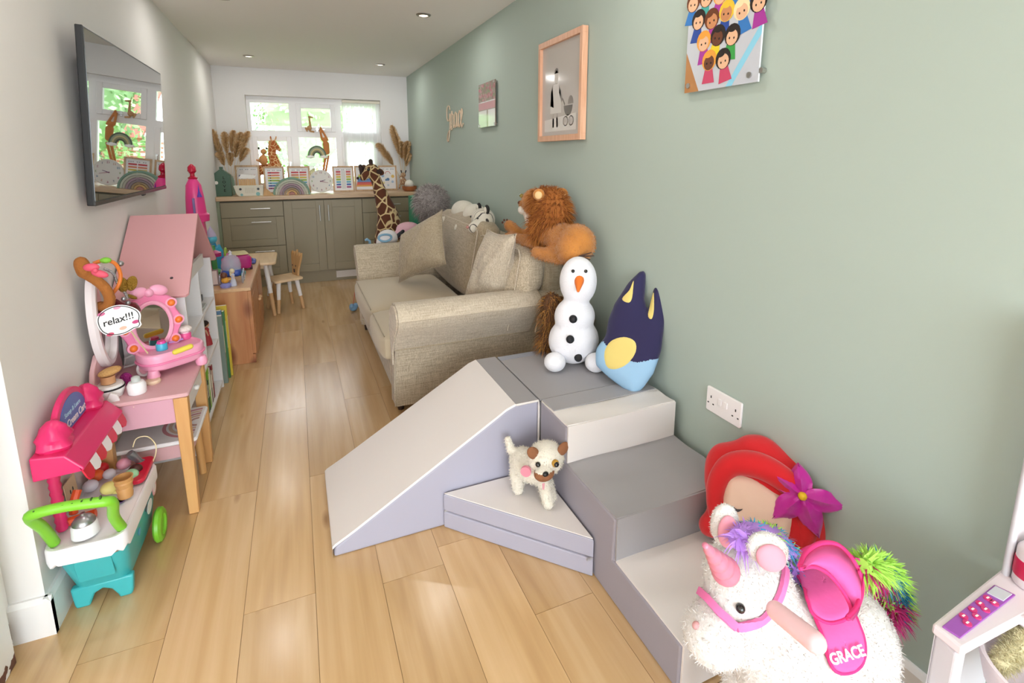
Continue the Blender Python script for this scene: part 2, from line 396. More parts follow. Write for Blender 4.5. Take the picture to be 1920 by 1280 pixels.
# floor: oak laminate planks laid along the room
def oak_floor():
    m = bpy.data.materials.new('oak_laminate'); m.use_nodes = True; nt = m.node_tree; b = nt.nodes['Principled BSDF']
    at_ = nt.nodes.new('ShaderNodeAttribute'); at_.attribute_name = 'plank'
    tc = nt.nodes.new('ShaderNodeTexCoord'); add = nt.nodes.new('ShaderNodeVectorMath'); add.operation = 'ADD'
    sc = nt.nodes.new('ShaderNodeVectorMath'); sc.operation = 'SCALE'; sc.inputs['Scale'].default_value = 17.0
    nt.links.new(at_.outputs['Vector'], sc.inputs[0]); nt.links.new(tc.outputs['Object'], add.inputs[0]); nt.links.new(sc.outputs[0], add.inputs[1])
    def noise(s, detail, dist, scale=1.0):
        mp = nt.nodes.new('ShaderNodeMapping'); mp.inputs['Scale'].default_value = s; nt.links.new(add.outputs[0], mp.inputs[0])
        n = nt.nodes.new('ShaderNodeTexNoise'); n.inputs['Scale'].default_value = scale; n.inputs['Detail'].default_value = detail; n.inputs['Distortion'].default_value = dist
        nt.links.new(mp.outputs[0], n.inputs['Vector']); return n.outputs['Fac']
    big = noise((7, 0.9, 1), 3, 0.8); fine = noise((120, 3.5, 1), 4, 0.4)
    w = nt.nodes.new('ShaderNodeTexWave'); w.wave_type = 'BANDS'; w.bands_direction = 'X'; w.inputs['Scale'].default_value = 1.6; w.inputs['Distortion'].default_value = 9; w.inputs['Detail'].default_value = 2; w.inputs['Detail Scale'].default_value = 0.8
    mpw = nt.nodes.new('ShaderNodeMapping'); mpw.inputs['Scale'].default_value = (4.5, 0.55, 1); nt.links.new(add.outputs[0], mpw.inputs[0]); nt.links.new(mpw.outputs[0], w.inputs['Vector'])
    r = nt.nodes.new('ShaderNodeValToRGB'); e = r.color_ramp.elements
    e[0].position = 0.25; e[0].color = srgb('ba9262'); e[1].position = 0.75; e[1].color = srgb('dcb98c')
    k = e.new(0.5); k.color = srgb('cea876')
    m1 = nt.nodes.new('ShaderNodeMath'); m1.operation = 'MULTIPLY_ADD'; m1.inputs[1].default_value = 0.07; nt.links.new(w.outputs['Fac'], m1.inputs[0]); nt.links.new(big, m1.inputs[2])
    m2 = nt.nodes.new('ShaderNodeMath'); m2.operation = 'MULTIPLY_ADD'; m2.inputs[1].default_value = 0.16; nt.links.new(fine, m2.inputs[0]); nt.links.new(m1.outputs[0], m2.inputs[2])
    m3 = nt.nodes.new('ShaderNodeMath'); m3.operation = 'SUBTRACT'; m3.inputs[1].default_value = 0.10; nt.links.new(m2.outputs[0], m3.inputs[0])
    nt.links.new(m3.outputs[0], r.inputs[0])
    hs = nt.nodes.new('ShaderNodeHueSaturation'); nt.links.new(r.outputs[0], hs.inputs['Color'])
    sx = nt.nodes.new('ShaderNodeSeparateXYZ'); nt.links.new(at_.outputs['Vector'], sx.inputs[0])
    mr = nt.nodes.new('ShaderNodeMapRange'); mr.inputs[3].default_value = 0.93; mr.inputs[4].default_value = 1.08; nt.links.new(sx.outputs['X'], mr.inputs[0]); nt.links.new(mr.outputs[0], hs.inputs['Value'])
    # a few knots
    mpk = nt.nodes.new('ShaderNodeMapping'); mpk.inputs['Scale'].default_value = (6, 1.7, 1); nt.links.new(add.outputs[0], mpk.inputs[0])
    v = nt.nodes.new('ShaderNodeTexVoronoi'); v.inputs['Scale'].default_value = 1; nt.links.new(mpk.outputs[0], v.inputs['Vector'])
    kr = nt.nodes.new('ShaderNodeMapRange'); kr.inputs[1].default_value = 0.02; kr.inputs[2].default_value = 0.1; kr.inputs[3].default_value = 0.75; kr.inputs[4].default_value = 0
    nt.links.new(v.outputs['Distance'], kr.inputs[0]); mx = nt.nodes.new('ShaderNodeMixRGB'); mx.inputs[2].default_value = srgb('94693f')
    nt.links.new(kr.outputs[0], mx.inputs[0]); nt.links.new(hs.outputs[0], mx.inputs[1]); nt.links.new(mx.outputs[0], b.inputs['Base Color'])
    b.inputs['Roughness'].default_value = 0.26; b.inputs['Specular IOR Level'].default_value = 0.6; b.inputs['Coat Weight'].default_value = 0.5; b.inputs['Coat Roughness'].default_value = 0.18
    return m
floor_m = oak_floor(); seam_m = mat('plank_seam', '8a6a44', 0.7)
bm = BM(); lay = bm.faces.layers.float_vector.new('plank')
PW = 0.1905; X0S = -0.030
joints = {-3: 1.2, -2: 2.05, -1: None}
jy = {}
def jat(px, py): return at(px, py, z=0).y
# columns counted from the seam at x=-0.03; one joint of each is read off the photograph, the rest follow the 1.29 m board
known = {0: jat(595, 681), -1: jat(530, 1130), 1: jat(672, 744), -2: jat(430, 931), 2: jat(757, 1054) + 0.02, -3: jat(260, 1211)}
rp = random.Random(3)
for c in range(-14, 9):
    xa, xb = X0S + c * PW + 0.0007, X0S + (c + 1) * PW - 0.0007
    if c == 0: cuts = [jat(595, 681) - 2.58, jat(592, 891), jat(595, 681), jat(595, 681) + 1.29, jat(595, 681) + 2.58]
    elif c == -1: cuts = [jat(530, 1130) - 1.29, jat(530, 1130), jat(534, 770), jat(534, 770) + 1.29, jat(534, 770) + 2.58]
    else:
        y0 = known.get(c, rp.uniform(0, 1.29)); cuts = [y0 + 1.29 * k for k in range(-5, 6)]
    cuts = sorted(y for y in cuts if -2.8 < y < 5.9)
    cuts = [-3.0] + cuts + [6.03]
    for ya, yb in zip(cuts, cuts[1:]):
        fs = box(bm, (xa, ya + 0.0007, -0.012), (xb, yb - 0.0007, 0))
        r3 = Vector((rp.random(), rp.random(), rp.random()))
        for f in fs: f[lay] = r3
fs = box(bm, (-2.7, -3.0, -0.03), (1.3, 6.03, -0.0015))
for f in fs: f.material_index = 1
me = bpy.data.meshes.new('floor'); bm.to_mesh(me); bm.free(); me.materials.append(floor_m); me.materials.append(seam_m)
fl = bpy.data.objects.new('floor', me); COL.objects.link(fl); fl['kind'] = 'structure'

bm = BM(); box(bm, (-2.8, -3.1, ZC), (1.4, 6.2, ZC + 0.15)); struct('ceiling', bm, ceil_m, smooth=False)
bm = BM(); box(bm, (XR, -3.1, -0.03), (XR + 0.15, 6.2, ZC)); struct('wall_right', bm, wall_green, smooth=False)
bm = BM(); box(bm, (XL - 0.11, 1.575, -0.03), (XL, 6.2, ZC)); box(bm, (-2.7, 1.575, -0.03), (XL - .11, 1.70, ZC)); struct('wall_left', bm, wall_white, smooth=False)
# end wall with the window opening
wx0, wx1, wz0, wz1 = -0.42, 0.945, 0.905, 1.905
bm = BM()
box(bm, (XL, YE, -0.03), (wx0, YE + 0.27, ZC)); box(bm, (wx1, YE, -0.03), (XR, YE + 0.27, ZC))
box(bm, (wx0, YE, -0.03), (wx1, YE + 0.27, wz0)); box(bm, (wx0, YE, wz1), (wx1, YE + 0.27, ZC))
struct('wall_back', bm, wall_white, smooth=False)
# the room behind the camera: left side wall and patio glazing
bm = BM(); box(bm, (-2.8, -3.1, -0.03), (-2.7, 1.70, ZC)); struct('wall_side', bm, wall_white, smooth=False)
bm = BM(); box(bm, (-2.7, -3.1, -0.03), (-1.9, -3.0, ZC)); box(bm, (-1.9, -3.1, 2.1), (1.25, -3.0, ZC)); struct('wall_front', bm, wall_white, smooth=False)
# skirtings
def skirt(name, pts, h=0.115, t=0.016, m=white_paint, side=1):
    bm = BM()
    for (xa, ya), (xb, yb) in zip(pts, pts[1:]):
        d = Vector((xb - xa, yb - ya, 0)); L = d.length; nrm = Vector((-d.y, d.x, 0)).normalized() * side
        M = FR((xa, ya, 0), d, (0, 0, 1))
        zz = 1 if (M.to_3x3() @ Vector((0, 0, 1))).dot(nrm) > 0 else -1
        prof = [(0, 0), (t, 0), (t, h - 0.012), (t * 0.45, h), (0, h)]
        ring_loft(bm, [[Vector((xa, ya, 0)) + d.normalized() * s + nrm * p + Vector((0, 0, q)) for p, q in prof] for s in (-0.0, L + 0.0)])
    return struct(name, bm, m, smooth=False)
skirt('baseboard_right', [(XR, -2.9), (XR, 5.5)], side=1)
skirt('baseboard_left', [(XL, 5.5), (XL, 1.575 - 0.016)], side=1)
skirt('trim_1', [(XL + 0.016, 1.575), (XL - 0.075, 1.575)], side=1)
# door lining with chipped paint at its foot
def chipped():
    m = mat('chipped_white_gloss', 'f0eeec', 0.35); nt = m.node_tree; b = nt.nodes['Principled BSDF']
    tc = nt.nodes.new('ShaderNodeTexCoord')
    n = nt.nodes.new('ShaderNodeTexNoise'); n.inputs['Scale'].default_value = 14; n.inputs['Detail'].default_value = 6; nt.links.new(tc.outputs['Object'], n.inputs['Vector'])
    s = nt.nodes.new('ShaderNodeSeparateXYZ'); nt.links.new(tc.outputs['Object'], s.inputs[0])
    a = nt.nodes.new('ShaderNodeMapRange'); a.inputs[1].default_value = 0.11; a.inputs[2].default_value = 0.0; a.inputs[3].default_value = 0; a.inputs[4].default_value = 0.22; nt.links.new(s.outputs['Z'], a.inputs[0])
    ad = nt.nodes.new('ShaderNodeMath'); nt.links.new(a.outputs[0], ad.inputs[0]); nt.links.new(n.outputs['Fac'], ad.inputs[1])
    g = nt.nodes.new('ShaderNodeMath'); g.operation = 'GREATER_THAN'; g.inputs[1].default_value = 0.69; nt.links.new(ad.outputs[0], g.inputs[0])
    mx = nt.nodes.new('ShaderNodeMixRGB'); mx.inputs[1].default_value = srgb('f0eeec'); mx.inputs[2].default_value = srgb('5a2a26')
    nt.links.new(g.outputs[0], mx.inputs[0]); nt.links.new(mx.outputs[0], b.inputs['Base Color']); return m
bm = BM(); box(bm, (-0.90, 1.30, 0), (-0.745, 1.50, ZC)); box(bm, (-0.90, 1.50, 0), (-0.775, 1.575, ZC)); struct('trim_2', bm, chipped(), bev=0.003)

# downlights
for i, (dx, dy) in enumerate(DL):
    if dy < 0: continue
    lab = {0: 'round recessed ceiling spotlight far left, above the drawers', 1: 'round recessed ceiling spotlight far right near the window wall', 2: 'round recessed ceiling spotlight nearest the green wall', 3: 'recessed ceiling spotlight cut by the top edge of the photo'}.get(i, 'recessed ceiling spotlight out of view')
    if dy < 3: continue
    t = thing('ceiling_spotlight', lab, 'light', (dx, dy, ZC))
    t['group'] = 'recessed ceiling spotlights'
    bm = BM(); lathe(bm, [(0.047, 0), (0.047, -0.004), (0.040, -0.009), (0.031, -0.009), (0.030, 0.0)]); obj('bezel', bm, mat('satin_nickel', 'a7a09a', 0.3, 0.9), t)
    bm = BM(); lathe(bm, [(0.030, -0.001), (0.026, -0.006), (0.0, -0.007)]); obj('lens', bm, mat('lamp_lens', 'fffaf0', 0.4, emit='fff4e0', estr=2.5), t)

# ------------------------------------------------------------------ window
upvc = mat('white_upvc', 'f4f1f0', 0.3)
glass = mat('window_glass', 'ffffff', 0.0, trans=1.0, spec=0.5)
nt = glass.node_tree; tp = nt.nodes.new('ShaderNodeBsdfTransparent'); gl = nt.nodes.new('ShaderNodeBsdfGlossy'); gl.inputs['Roughness'].default_value = 0.02
fz = nt.nodes.new('ShaderNodeFresnel'); mg = nt.nodes.new('ShaderNodeMixShader'); nt.links.new(fz.outputs[0], mg.inputs[0]); nt.links.new(tp.outputs[0], mg.inputs[1]); nt.links.new(gl.outputs[0], mg.inputs[2]); nt.links.new(mg.outputs[0], nt.nodes['Material Output'].inputs[0])
wroot = bpy.data.objects.new('window_1', None); COL.objects.link(wroot); wroot.location = (0.26, 6.15, wz0); wroot['kind'] = 'structure'
FY0, FY1 = 6.125, 6.185
gx = [(-0.385, -0.015), (0.065, 0.452), (0.520, 0.905)]       # light columns
zt0, zt1, zb0, zb1 = 1.555, 1.84, 0.955, 1.487
bm = BM()
box(bm, (wx0, FY0, zt1), (wx1, FY1, wz1)); box(bm, (wx0, FY0, wz0), (wx1, FY1, zb0)); box(bm, (wx0, FY0, zb1), (wx1, FY1, zt0))
box(bm, (wx0, FY0, zb0), (gx[0][0], FY1, zb1)); box(bm, (wx0, FY0, zt0), (gx[0][0], FY1, zt1))
for a, b in ((gx[0][1], gx[1][0]), (gx[1][1], gx[2][0]), (gx[2][1], wx1)):
    box(bm, (a, FY0, zb0), (b, FY1, zb1)); box(bm, (a, FY0, zt0), (b, FY1, zt1))
wobj('window_frame', bm, upvc, wroot, smooth=False)
def casement(x0, x1, z0, z1, hx, hz):
    w = 0.043; bm = BM(); y0, y1 = FY0 - 0.014, FY1 - 0.02
    box(bm, (x0 - .006, y0, z0 - .006), (x0 + w, y1, z1 + .006)); box(bm, (x1 - w, y0, z0 - .006), (x1 + .006, y1, z1 + .006))
    box(bm, (x0 + w, y0, z1 - w), (x1 - w, y1, z1 + .006)); box(bm, (x0 + w, y0, z0 - .006), (x1 - w, y1, z0 + w))
    c = wobj('casement', bm, upvc, wroot, smooth=False, bev=0.004)
    bm = BM(); cbox(bm, (hx, y0 - 0.006, hz), (0.022, 0.012, 0.05)); 
    if z1 - z0 > 0.4: cbox(bm, (hx, y0 - 0.02, hz - 0.045), (0.014, 0.014, 0.11)); 
    else: cbox(bm, (hx + 0.03, y0 - 0.02, hz), (0.10, 0.014, 0.014))
    wobj('window_handle', bm, chrome, c, bev=0.002, label='steel casement handle')
casement(gx[1][0], gx[1][1], zt0, zt1, 0.26, zt0 + 0.02)
casement(gx[0][0], gx[0][1], zb0, zb1, gx[0][1] - 0.02, 1.20)
casement(gx[2][0], gx[2][1], zb0, zb1, gx[2][0] + 0.02, 1.20)
bm = BM()
for a, b in gx:
    for c, d in ((zb0, zb1), (zt0, zt1)): box(bm, (a, 6.155, c), (b, 6.161, d))
wobj('window_pane', bm, glass, wroot, smooth=False)
bm = BM(); box(bm, (wx0, YE - 0.0, wz0), (wx1, FY0, wz0 + 0.006)); wobj('window_sill', bm, upvc, wroot, smooth=False)
# vertical blind gathered over the right-hand light
t = thing('vertical_blind', 'sheer white vertical blind gathered over right side of window', 'blind', (0.74, 6.09, 1.885))
bm = BM(); cbox(bm, (0, 0, 0), (0.41, 0.035, 0.028)); obj('head_rail', bm, mat('blind_rail', 'e9e2cf', 0.5), t, bev=0.003)
blind_m = mat('sheer_blind_fabric', 'ffffff', 0.9)
nt = blind_m.node_tree; b_ = nt.nodes['Principled BSDF']; tr = nt.nodes.new('ShaderNodeBsdfTranslucent'); tr.inputs[0].default_value = (1, 1, 1, 1)
mx = nt.nodes.new('ShaderNodeMixShader'); mx.inputs[0].default_value = 0.6; nt.links.new(b_.outputs[0], mx.inputs[1]); nt.links.new(tr.outputs[0], mx.inputs[2])
tp = nt.nodes.new('ShaderNodeBsdfTransparent'); m2 = nt.nodes.new('ShaderNodeMixShader'); m2.inputs[0].default_value = 0.22; nt.links.new(mx.outputs[0], m2.inputs[1]); nt.links.new(tp.outputs[0], m2.inputs[2])
nt.links.new(m2.outputs[0], nt.nodes['Material Output'].inputs[0])
for k in range(9):
    x = -0.185 + k * 0.0465; bm = BM()
    cbox(bm, (0, 0, -0.45), (0.052, 0.0012, 0.87), TR((x, 0, 0), (0, 0, 0.5 + 0.12 * math.sin(k * 2)))); obj('vane', bm, blind_m, t, smooth=False)

# ------------------------------------------------------------------ outside
bm = BM(); box(bm, (-30, 6.32, -0.5), (40, 45, -0.35)); g = struct('ground', bm, mat('lawn', '8fb45f', 0.95, bump=0.4, bscale=90, var=0.12, vscale=30), smooth=False)
leaf_m = [mat('leaf_green_a', '94b67c', 0.7, var=.1), mat('leaf_green_b', 'b4ce98', 0.7), mat('leaf_green_c', '7e9f6c', 0.7)]
def foliage(bm, c, r, n, s, rr):
    for _ in range(n):
        v = Vector((rr.gauss(0, 1), rr.gauss(0, 1), rr.gauss(0, 1))).normalized(); k = rr.uniform(0.75, 1.02) 
        p = Vector(c) + Vector((v.x * r[0], v.y * r[1], v.z * r[2])) * k
        a = v.orthogonal(); a.rotate(Quaternion(v, rr.uniform(0, 6.28))); d = (v * 0.5 + a + Vector((0, 0, -.3))).normalized(); e = d.cross(v).normalized()
        q = [p, p + d * s * .5 + e * s * .28, p + d * s, p + d * s * .5 - e * s * .28]
        f = bm.faces.new([bm.verts.new(x) for x in q]); f.material_index = rr.randint(0, 2)
def tree(x, y, h, r, label, n=2600, group='trees beyond the garden hedge'):
    rr = random.Random(int(x * 100 + y)); t = thing('garden_tree', label, 'tree', (x, y, -0.35), 0, group)
    bm = BM(); tube(bm, [(0, 0, 0), (0.05, 0, h * .3), (0, 0.05, h * .6), (0.1, 0, h * .85)], [.16, .12, .08, .03]); obj('trunk', bm, mat('bark', '6e5b48', 0.9, bump=.4, bscale=20), t)
    bm = BM()
    ell(bm, (0, 0, h * .62), (r * .8, r * .8, h * .33), n=10)
    for f in bm.faces: f.material_index = 2
    for k in range(7):
        foliage(bm, (rr.uniform(-.5, .5) * r, rr.uniform(-.5, .5) * r, h * (.45 + .3 * rr.random())), (r * .6, r * .6, h * .24), n // 7, 0.16, rr)
    me = obj('crown', bm, None, t, smooth=False, mats=leaf_m, fix=False)
tree(-2.5, 14.0, 4.3, 1.3, 'leafy green tree behind the hedge, left window light')
tree(0.4, 16.5, 4.6, 1.4, 'leafy green tree behind the hedge, middle of window')
tree(2.9, 13.8, 4.2, 1.1, 'leafy green tree behind the hedge, right window light')
rr = random.Random(5); bm = BM(); box(bm, (-4.5, 10.6, -0.35), (3.4, 11.2, 0.62))
for f in bm.faces: f.material_index = 0
for _ in range(9000):
    x, y, z = rr.uniform(-4.6, 3.5), rr.uniform(10.5, 11.25), rr.uniform(-.3, .68)
    if rr.random() < .6: y = 10.55
    elif rr.random() < .6: z = 0.63
    d = Vector((rr.gauss(0, 1), rr.gauss(0, 1) - 0.4, rr.gauss(0, 1) + .5)).normalized(); e = d.orthogonal().normalized(); s = 0.07; p = Vector((x, y, z))
    f = bm.faces.new([bm.verts.new(q) for q in (p, p + d * s * .5 + e * s * .3, p + d * s, p + d * s * .5 - e * s * .3)]); f.material_index = rr.choice((0, 1, 1))
tag(obj('clipped_hedge', bm, None, None, smooth=False, mats=[leaf_m[1], mat('hedge_leaf', 'cfe2a8', 0.7), leaf_m[0]], fix=False), 'low clipped light green hedge across the garden outside window', 'hedge')
# neighbour's brick house, seen in the television's reflection
def brick(name, c1, c2, mo, s):
    m = mat(name, c1, .9); nt = m.node_tree; b = nt.nodes['Principled BSDF']; tc = nt.nodes.new('ShaderNodeTexCoord'); mp = nt.nodes.new('ShaderNodeMapping'); mp.inputs['Rotation'].default_value = (PI / 2, 0, 0)
    t = nt.nodes.new('ShaderNodeTexBrick'); t.inputs['Scale'].default_value = s; t.inputs['Color1'].default_value = srgb(c1); t.inputs['Color2'].default_value = srgb(c2); t.inputs['Mortar'].default_value = srgb(mo)
    nt.links.new(tc.outputs['Object'], mp.inputs[0]); nt.links.new(mp.outputs[0], t.inputs[0]); nt.links.new(t.outputs[0], b.inputs['Base Color']); return m
t = thing('brick_house', 'red brick neighbouring house with tiled roof seen through window', 'house', (6.2, 19, -0.35))
bm = BM(); box(bm, (-3.0, 0, 0), (4, 4, 1.7)); obj('wall', bm, brick('house_brick', 'a8654e', '8f5342', 'c9bba8', 3), t, smooth=False)
bm = BM(); prism(bm, [(-3.4, 0), (4.4, 0), (4.4, .12), (-3.4, .12)], 0, 3.1, TR((0, -0.4, 1.7), (PI / 2 - 0.62 + PI / 2 - PI / 2, 0, 0)) ); 
bm.free(); bm = BM(); box(bm, (-3.3, 0, 0), (4.3, 3.0, .1), TR((0, -0.35, 1.65), (0.62, 0, 0))); obj('roof', bm, brick('roof_tiles', 'b5705c', '9a5a4a', '7c453a', 5), t, smooth=False)
for x in (-2.2, 0.3):
    bm = BM(); box(bm, (x, -0.04, 0.7), (x + 1.1, 0, 1.5)); obj('window', bm, mat('house_window', '49545c', .1), t, smooth=False)

# ================================================================== CABINETS ON THE END WALL
cab_m = mat('greige_cabinet_paint', '9c9075', 0.45)
cab_in = mat('cabinet_carcass', '6e6856', 0.7)
def handle(parent, c, L, vert, y=5.45):
    bm = BM(); r = 0.0055
    a, b = ((0, 0, -L / 2), (0, 0, L / 2)) if vert else ((-L / 2, 0, 0), (L / 2, 0, 0))
    a, b = Vector(a) + Vector(c) + Vector((0, -0.03, 0)), Vector(b) + Vector(c) + Vector((0, -0.03, 0))
    cyl(bm, a, b, r); k = (b - a).normalized() * 0.02
    cyl(bm, a + k, a + k + Vector((0, 0.032, 0)), r * .8); cyl(bm, b - k, b - k + Vector((0, 0.032, 0)), r * .8)
    wobj('handle', bm, chrome, parent)
def shaker(bm, x0, x1, z0, z1, y=5.45, fr=0.065, flat=False):
    if flat: box(bm, (x0, y, z0), (x1, y + 0.02, z1)); return
    box(bm, (x0, y, z0), (x0 + fr, y + 0.02, z1)); box(bm, (x1 - fr, y, z0), (x1, y + 0.02, z1))
    box(bm, (x0 + fr, y, z0), (x1 - fr, y + 0.02, z0 + fr)); box(bm, (x0 + fr, y, z1 - fr), (x1 - fr, y + 0.02, z1))
    box(bm, (x0 + fr, y + 0.009, z0 + fr), (x1 - fr, y + 0.02, z1 - fr))
def unit(name, label, x0, x1, fronts, cat='cabinet', group=None):
    t = thing(name, label, cat, ((x0 + x1) / 2, 5.74, 0.0), 0, group)
    bm = BM(); box(bm, (x0 + .001, 5.47, 0.13), (x1 - .001, 6.0, 0.858)); wobj('carcass', bm, cab_in, t, smooth=False)
    for kind, a, b, c, d, h in fronts:
        bm = BM(); shaker(bm, a, b, c, d, flat=(kind == 'flat'), fr=0.075 if kind == 'door' else 0.07)
        f = wobj('door' if kind == 'door' else 'drawer', bm, cab_m, t, smooth=False, bev=0.0015)
        if h: handle(f, *h)
    return t
dz = [(0.705, 0.848), (0.415, 0.700), (0.125, 0.410)]
L0, L1 = -0.672, -0.128
unit('drawer_unit', 'greige shaker drawer unit with three drawers at left end of worktop', L0, L1,
     [('flat', L0 + .002, L1 - .002, 0.705, 0.848, ((-0.33, 5.45, 0.785), 0.17, False)), ('shaker', L0 + .002, L1 - .002, 0.415, 0.700, ((-0.33, 5.45, 0.655), 0.17, False)), ('shaker', L0 + .002, L1 - .002, 0.125, 0.410, ((-0.32, 5.45, 0.365), 0.17, False))], 'drawers')
unit('cupboard_unit', 'greige shaker cupboard with two tall doors under middle of worktop', L1, 0.622,
     [('door', L1 + .002, 0.246, 0.125, 0.848, ((0.205, 5.45, 0.72), 0.16, True)), ('door', 0.249, 0.620, 0.125, 0.848, ((0.288, 5.45, 0.72), 0.16, True))])
unit('drawer_unit', 'greige drawer unit at right end, partly behind tall toy giraffe', 0.622, 1.235,
     [('flat', 0.624, 1.233, 0.705, 0.848, ((0.93, 5.45, 0.785), 0.17, False)), ('shaker', 0.624, 1.233, 0.415, 0.700, ((0.93, 5.45, 0.655), 0.17, False)), ('shaker', 0.624, 1.233, 0.125, 0.410, ((0.93, 5.45, 0.365), 0.17, False))], 'drawers')
bm = BM(); box(bm, (XL, 5.45, 0.0), (L0 - .001, 5.99, 0.862)); tag(wobj('end_panel', bm, mat('green_filler_paint', '8c947a', .5), None, smooth=False), 'narrow sage end panel between drawers and left wall', 'panel')
t = thing('plinth', 'greige kickboard with white air vent below cabinets', 'plinth', (0.28, 5.50, 0))
bm = BM(); box(bm, (L0, 5.49, 0), (1.235, 5.506, 0.122)); wobj('board', bm, cab_m, t, smooth=False)
bm = BM(); box(bm, (0.33, 5.482, 0.03), (0.78, 5.49, 0.10))
for k in range(4): box(bm, (0.345, 5.477, 0.041 + k * .014), (0.765, 5.483, 0.046 + k * .014))
wobj('vent', bm, mat('vent_white', 'e6dcd4', .5), t, smooth=False, label='white slatted vent')
WT = 0.905
worktop_m = wood('oak_worktop', (196, 160, 122), (222, 192, 156), 'X', 1.2, 0.35)
bm = BM(); box(bm, (XL + .001, 5.425, 0.865), (XR - .001, YE - 0.001, WT)); tag(wobj('worktop', bm, worktop_m, None, smooth=False, bev=0.004), 'long light oak worktop running below the window', 'worktop')

# ------------------------------------------------------------------ framed prints on the worktop
fr_oak = wood('pale_oak_frame', (188, 150, 112), (214, 180, 142), 'Z', 3, 0.5)
paper = mat('print_paper', 'f2efee', 0.6)
grey_ink = mat('grey_ink', '8d8f94', 0.7)
def bar(M, x0, x1, y0, y1, m, root, name='printed_shape', z=0.0122, label=None):
    bm = BM(); prism(bm, [(x0, y0), (x1, y0), (x1, y1), (x0, y1)], z, z + .0005, M); return wobj(name, bm, m, root, smooth=False)
def print_frame(pxl, pxr, yb, label, art, y=5.62, w=None, h=0.275, lean=0.10):
    a, b = at(pxl, yb, y=y), at(pxr, yb, y=y); w = w or (b.x - a.x); cx = (a.x + b.x) / 2
    t = thing('framed_print', label, 'picture frame', (cx, y, WT + .0005), 0)
    M = FR((cx, y + 0.0, WT + .0015 ), (1, 0, 0), (0, math.sin(lean), math.cos(lean)))
    bm = BM(); bw, d = 0.016, 0.020
    for (x0, x1, y0, y1) in ((-w / 2, w / 2, 0, bw), (-w / 2, w / 2, h - bw, h), (-w / 2, -w / 2 + bw, bw, h - bw), (w / 2 - bw, w / 2, bw, h - bw)): box(bm, (x0, y0, 0), (x1, y1, d), M)
    wobj('frame', bm, fr_oak, t, smooth=False, bev=0.0015)
    bm = BM(); box(bm, (-w / 2 + bw, bw, 0.006), (w / 2 - bw, h - bw, 0.012), M); p = wobj('print', bm, paper, t, smooth=False)
    bm = BM(); box(bm, (-0.02, 0, -0.001), (0.02, h * .62, 0.001), FR((cx, y + 0.012, WT + .001 + h * .05), (1, 0, 0), (0, 0.55, 1.0)) if False else M @ TR((0, 0, -0.003))); wobj('back_board', bm, cab_in, t, smooth=False)
    # title line: tiny grey strokes
    bmt = BM()
    for k in range(9):
        if k in (2, 5): continue
        x = (-4 + k) * w * .075; prism(bmt, [(x, h * .84), (x + w * .045, h * .84), (x + w * .045, h * .868), (x, h * .868)], 0.0122, 0.0127, M)
    wobj('title', bmt, grey_ink, p, smooth=False)
    art(M, w, h, p); return t
RB = ['c9525a', 'e08a6a', 'd9c05c', '9dbb4f', '6fb2c4', '5672b8', 'a65a80']
def ink(c): return mat('ink_' + c, c, 0.65)
def art_hearts(M, w, h, p):
    for k, (x, c) in enumerate(((-0.055, '4a4a86'), (-0.005, 'e0935f'), (0.05, 'd9554b'))):
        bm = BM(); pts = []
        for i in range(24):
            a = 2 * PI * i / 24; pts.append((x + 0.026 * 0.9 * math.sin(a) ** 3 * 1.1, h * .60 + 0.022 * (13 * math.cos(a) - 5 * math.cos(2 * a) - 2 * math.cos(3 * a) - math.cos(4 * a)) / 14))
        prism(bm, pts, .0122, .0128, M); wobj('printed_heart', bm, ink(c), p, smooth=False)
    for k in range(3): bar(M, -0.06 + k * .045, -0.03 + k * .045, h * .2, h * .26, ink(RB[k + 3]), p)
def art_pencils(M, w, h, p):
    for k, c in enumerate(RB):
        y = h * (.74 - k * .095); bm = BM()
        prism(bm, [(-w * .30, y), (w * .22, y), (w * .30, y + h * .028), (w * .22, y + h * .056), (-w * .30, y + h * .056)], .0122, .0128, M); s = wobj('printed_pencil', bm, ink(c), p, smooth=False)
        bm = BM(); shade_disc(bm, M @ Vector((-w * .18, y + h * .028, .0128)), M.to_3x3() @ Vector((0, 0, 1)), h * .02, .0004); wobj('printed_dot', bm, mat('ink_dark', '3d3550', .7), s)
def art_table(M, w, h, p):
    for k, c in enumerate(RB):
        y = h * (.74 - k * .095)
        bar(M, -w * .34, -w * .01, y, y + h * .06, ink(c), p); bar(M, w * .03, w * .34, y, y + h * .06, ink(c), p)
def art_ladder(M, w, h, p):
    for k, c in enumerate(RB):
        y = h * (.74 - k * .098)
        bar(M, -w * .34, -w * .13, y, y + h * .07, ink(c), p); bar(M, w * .13, w * .34, y, y + h * .07, ink(c), p)
    bar(M, -w * .10, w * .10, h * .12, h * .82, mat('ink_pale', 'dcdcd9', .7), p)
def art_spectrum(M, w, h, p):
    for k, c in enumerate(['d9c05c', '9dbb4f', '8dc3c8', '4f78b8', '6b8fc0', 'd2565a', 'e06a48', 'e8a850']):
        bar(M, -w * .32 - k * .0012 * 3, w * .32 + k * .0012 * 3, h * (.60 - k * .06), h * (.66 - k * .06) - .001, ink(c), p)
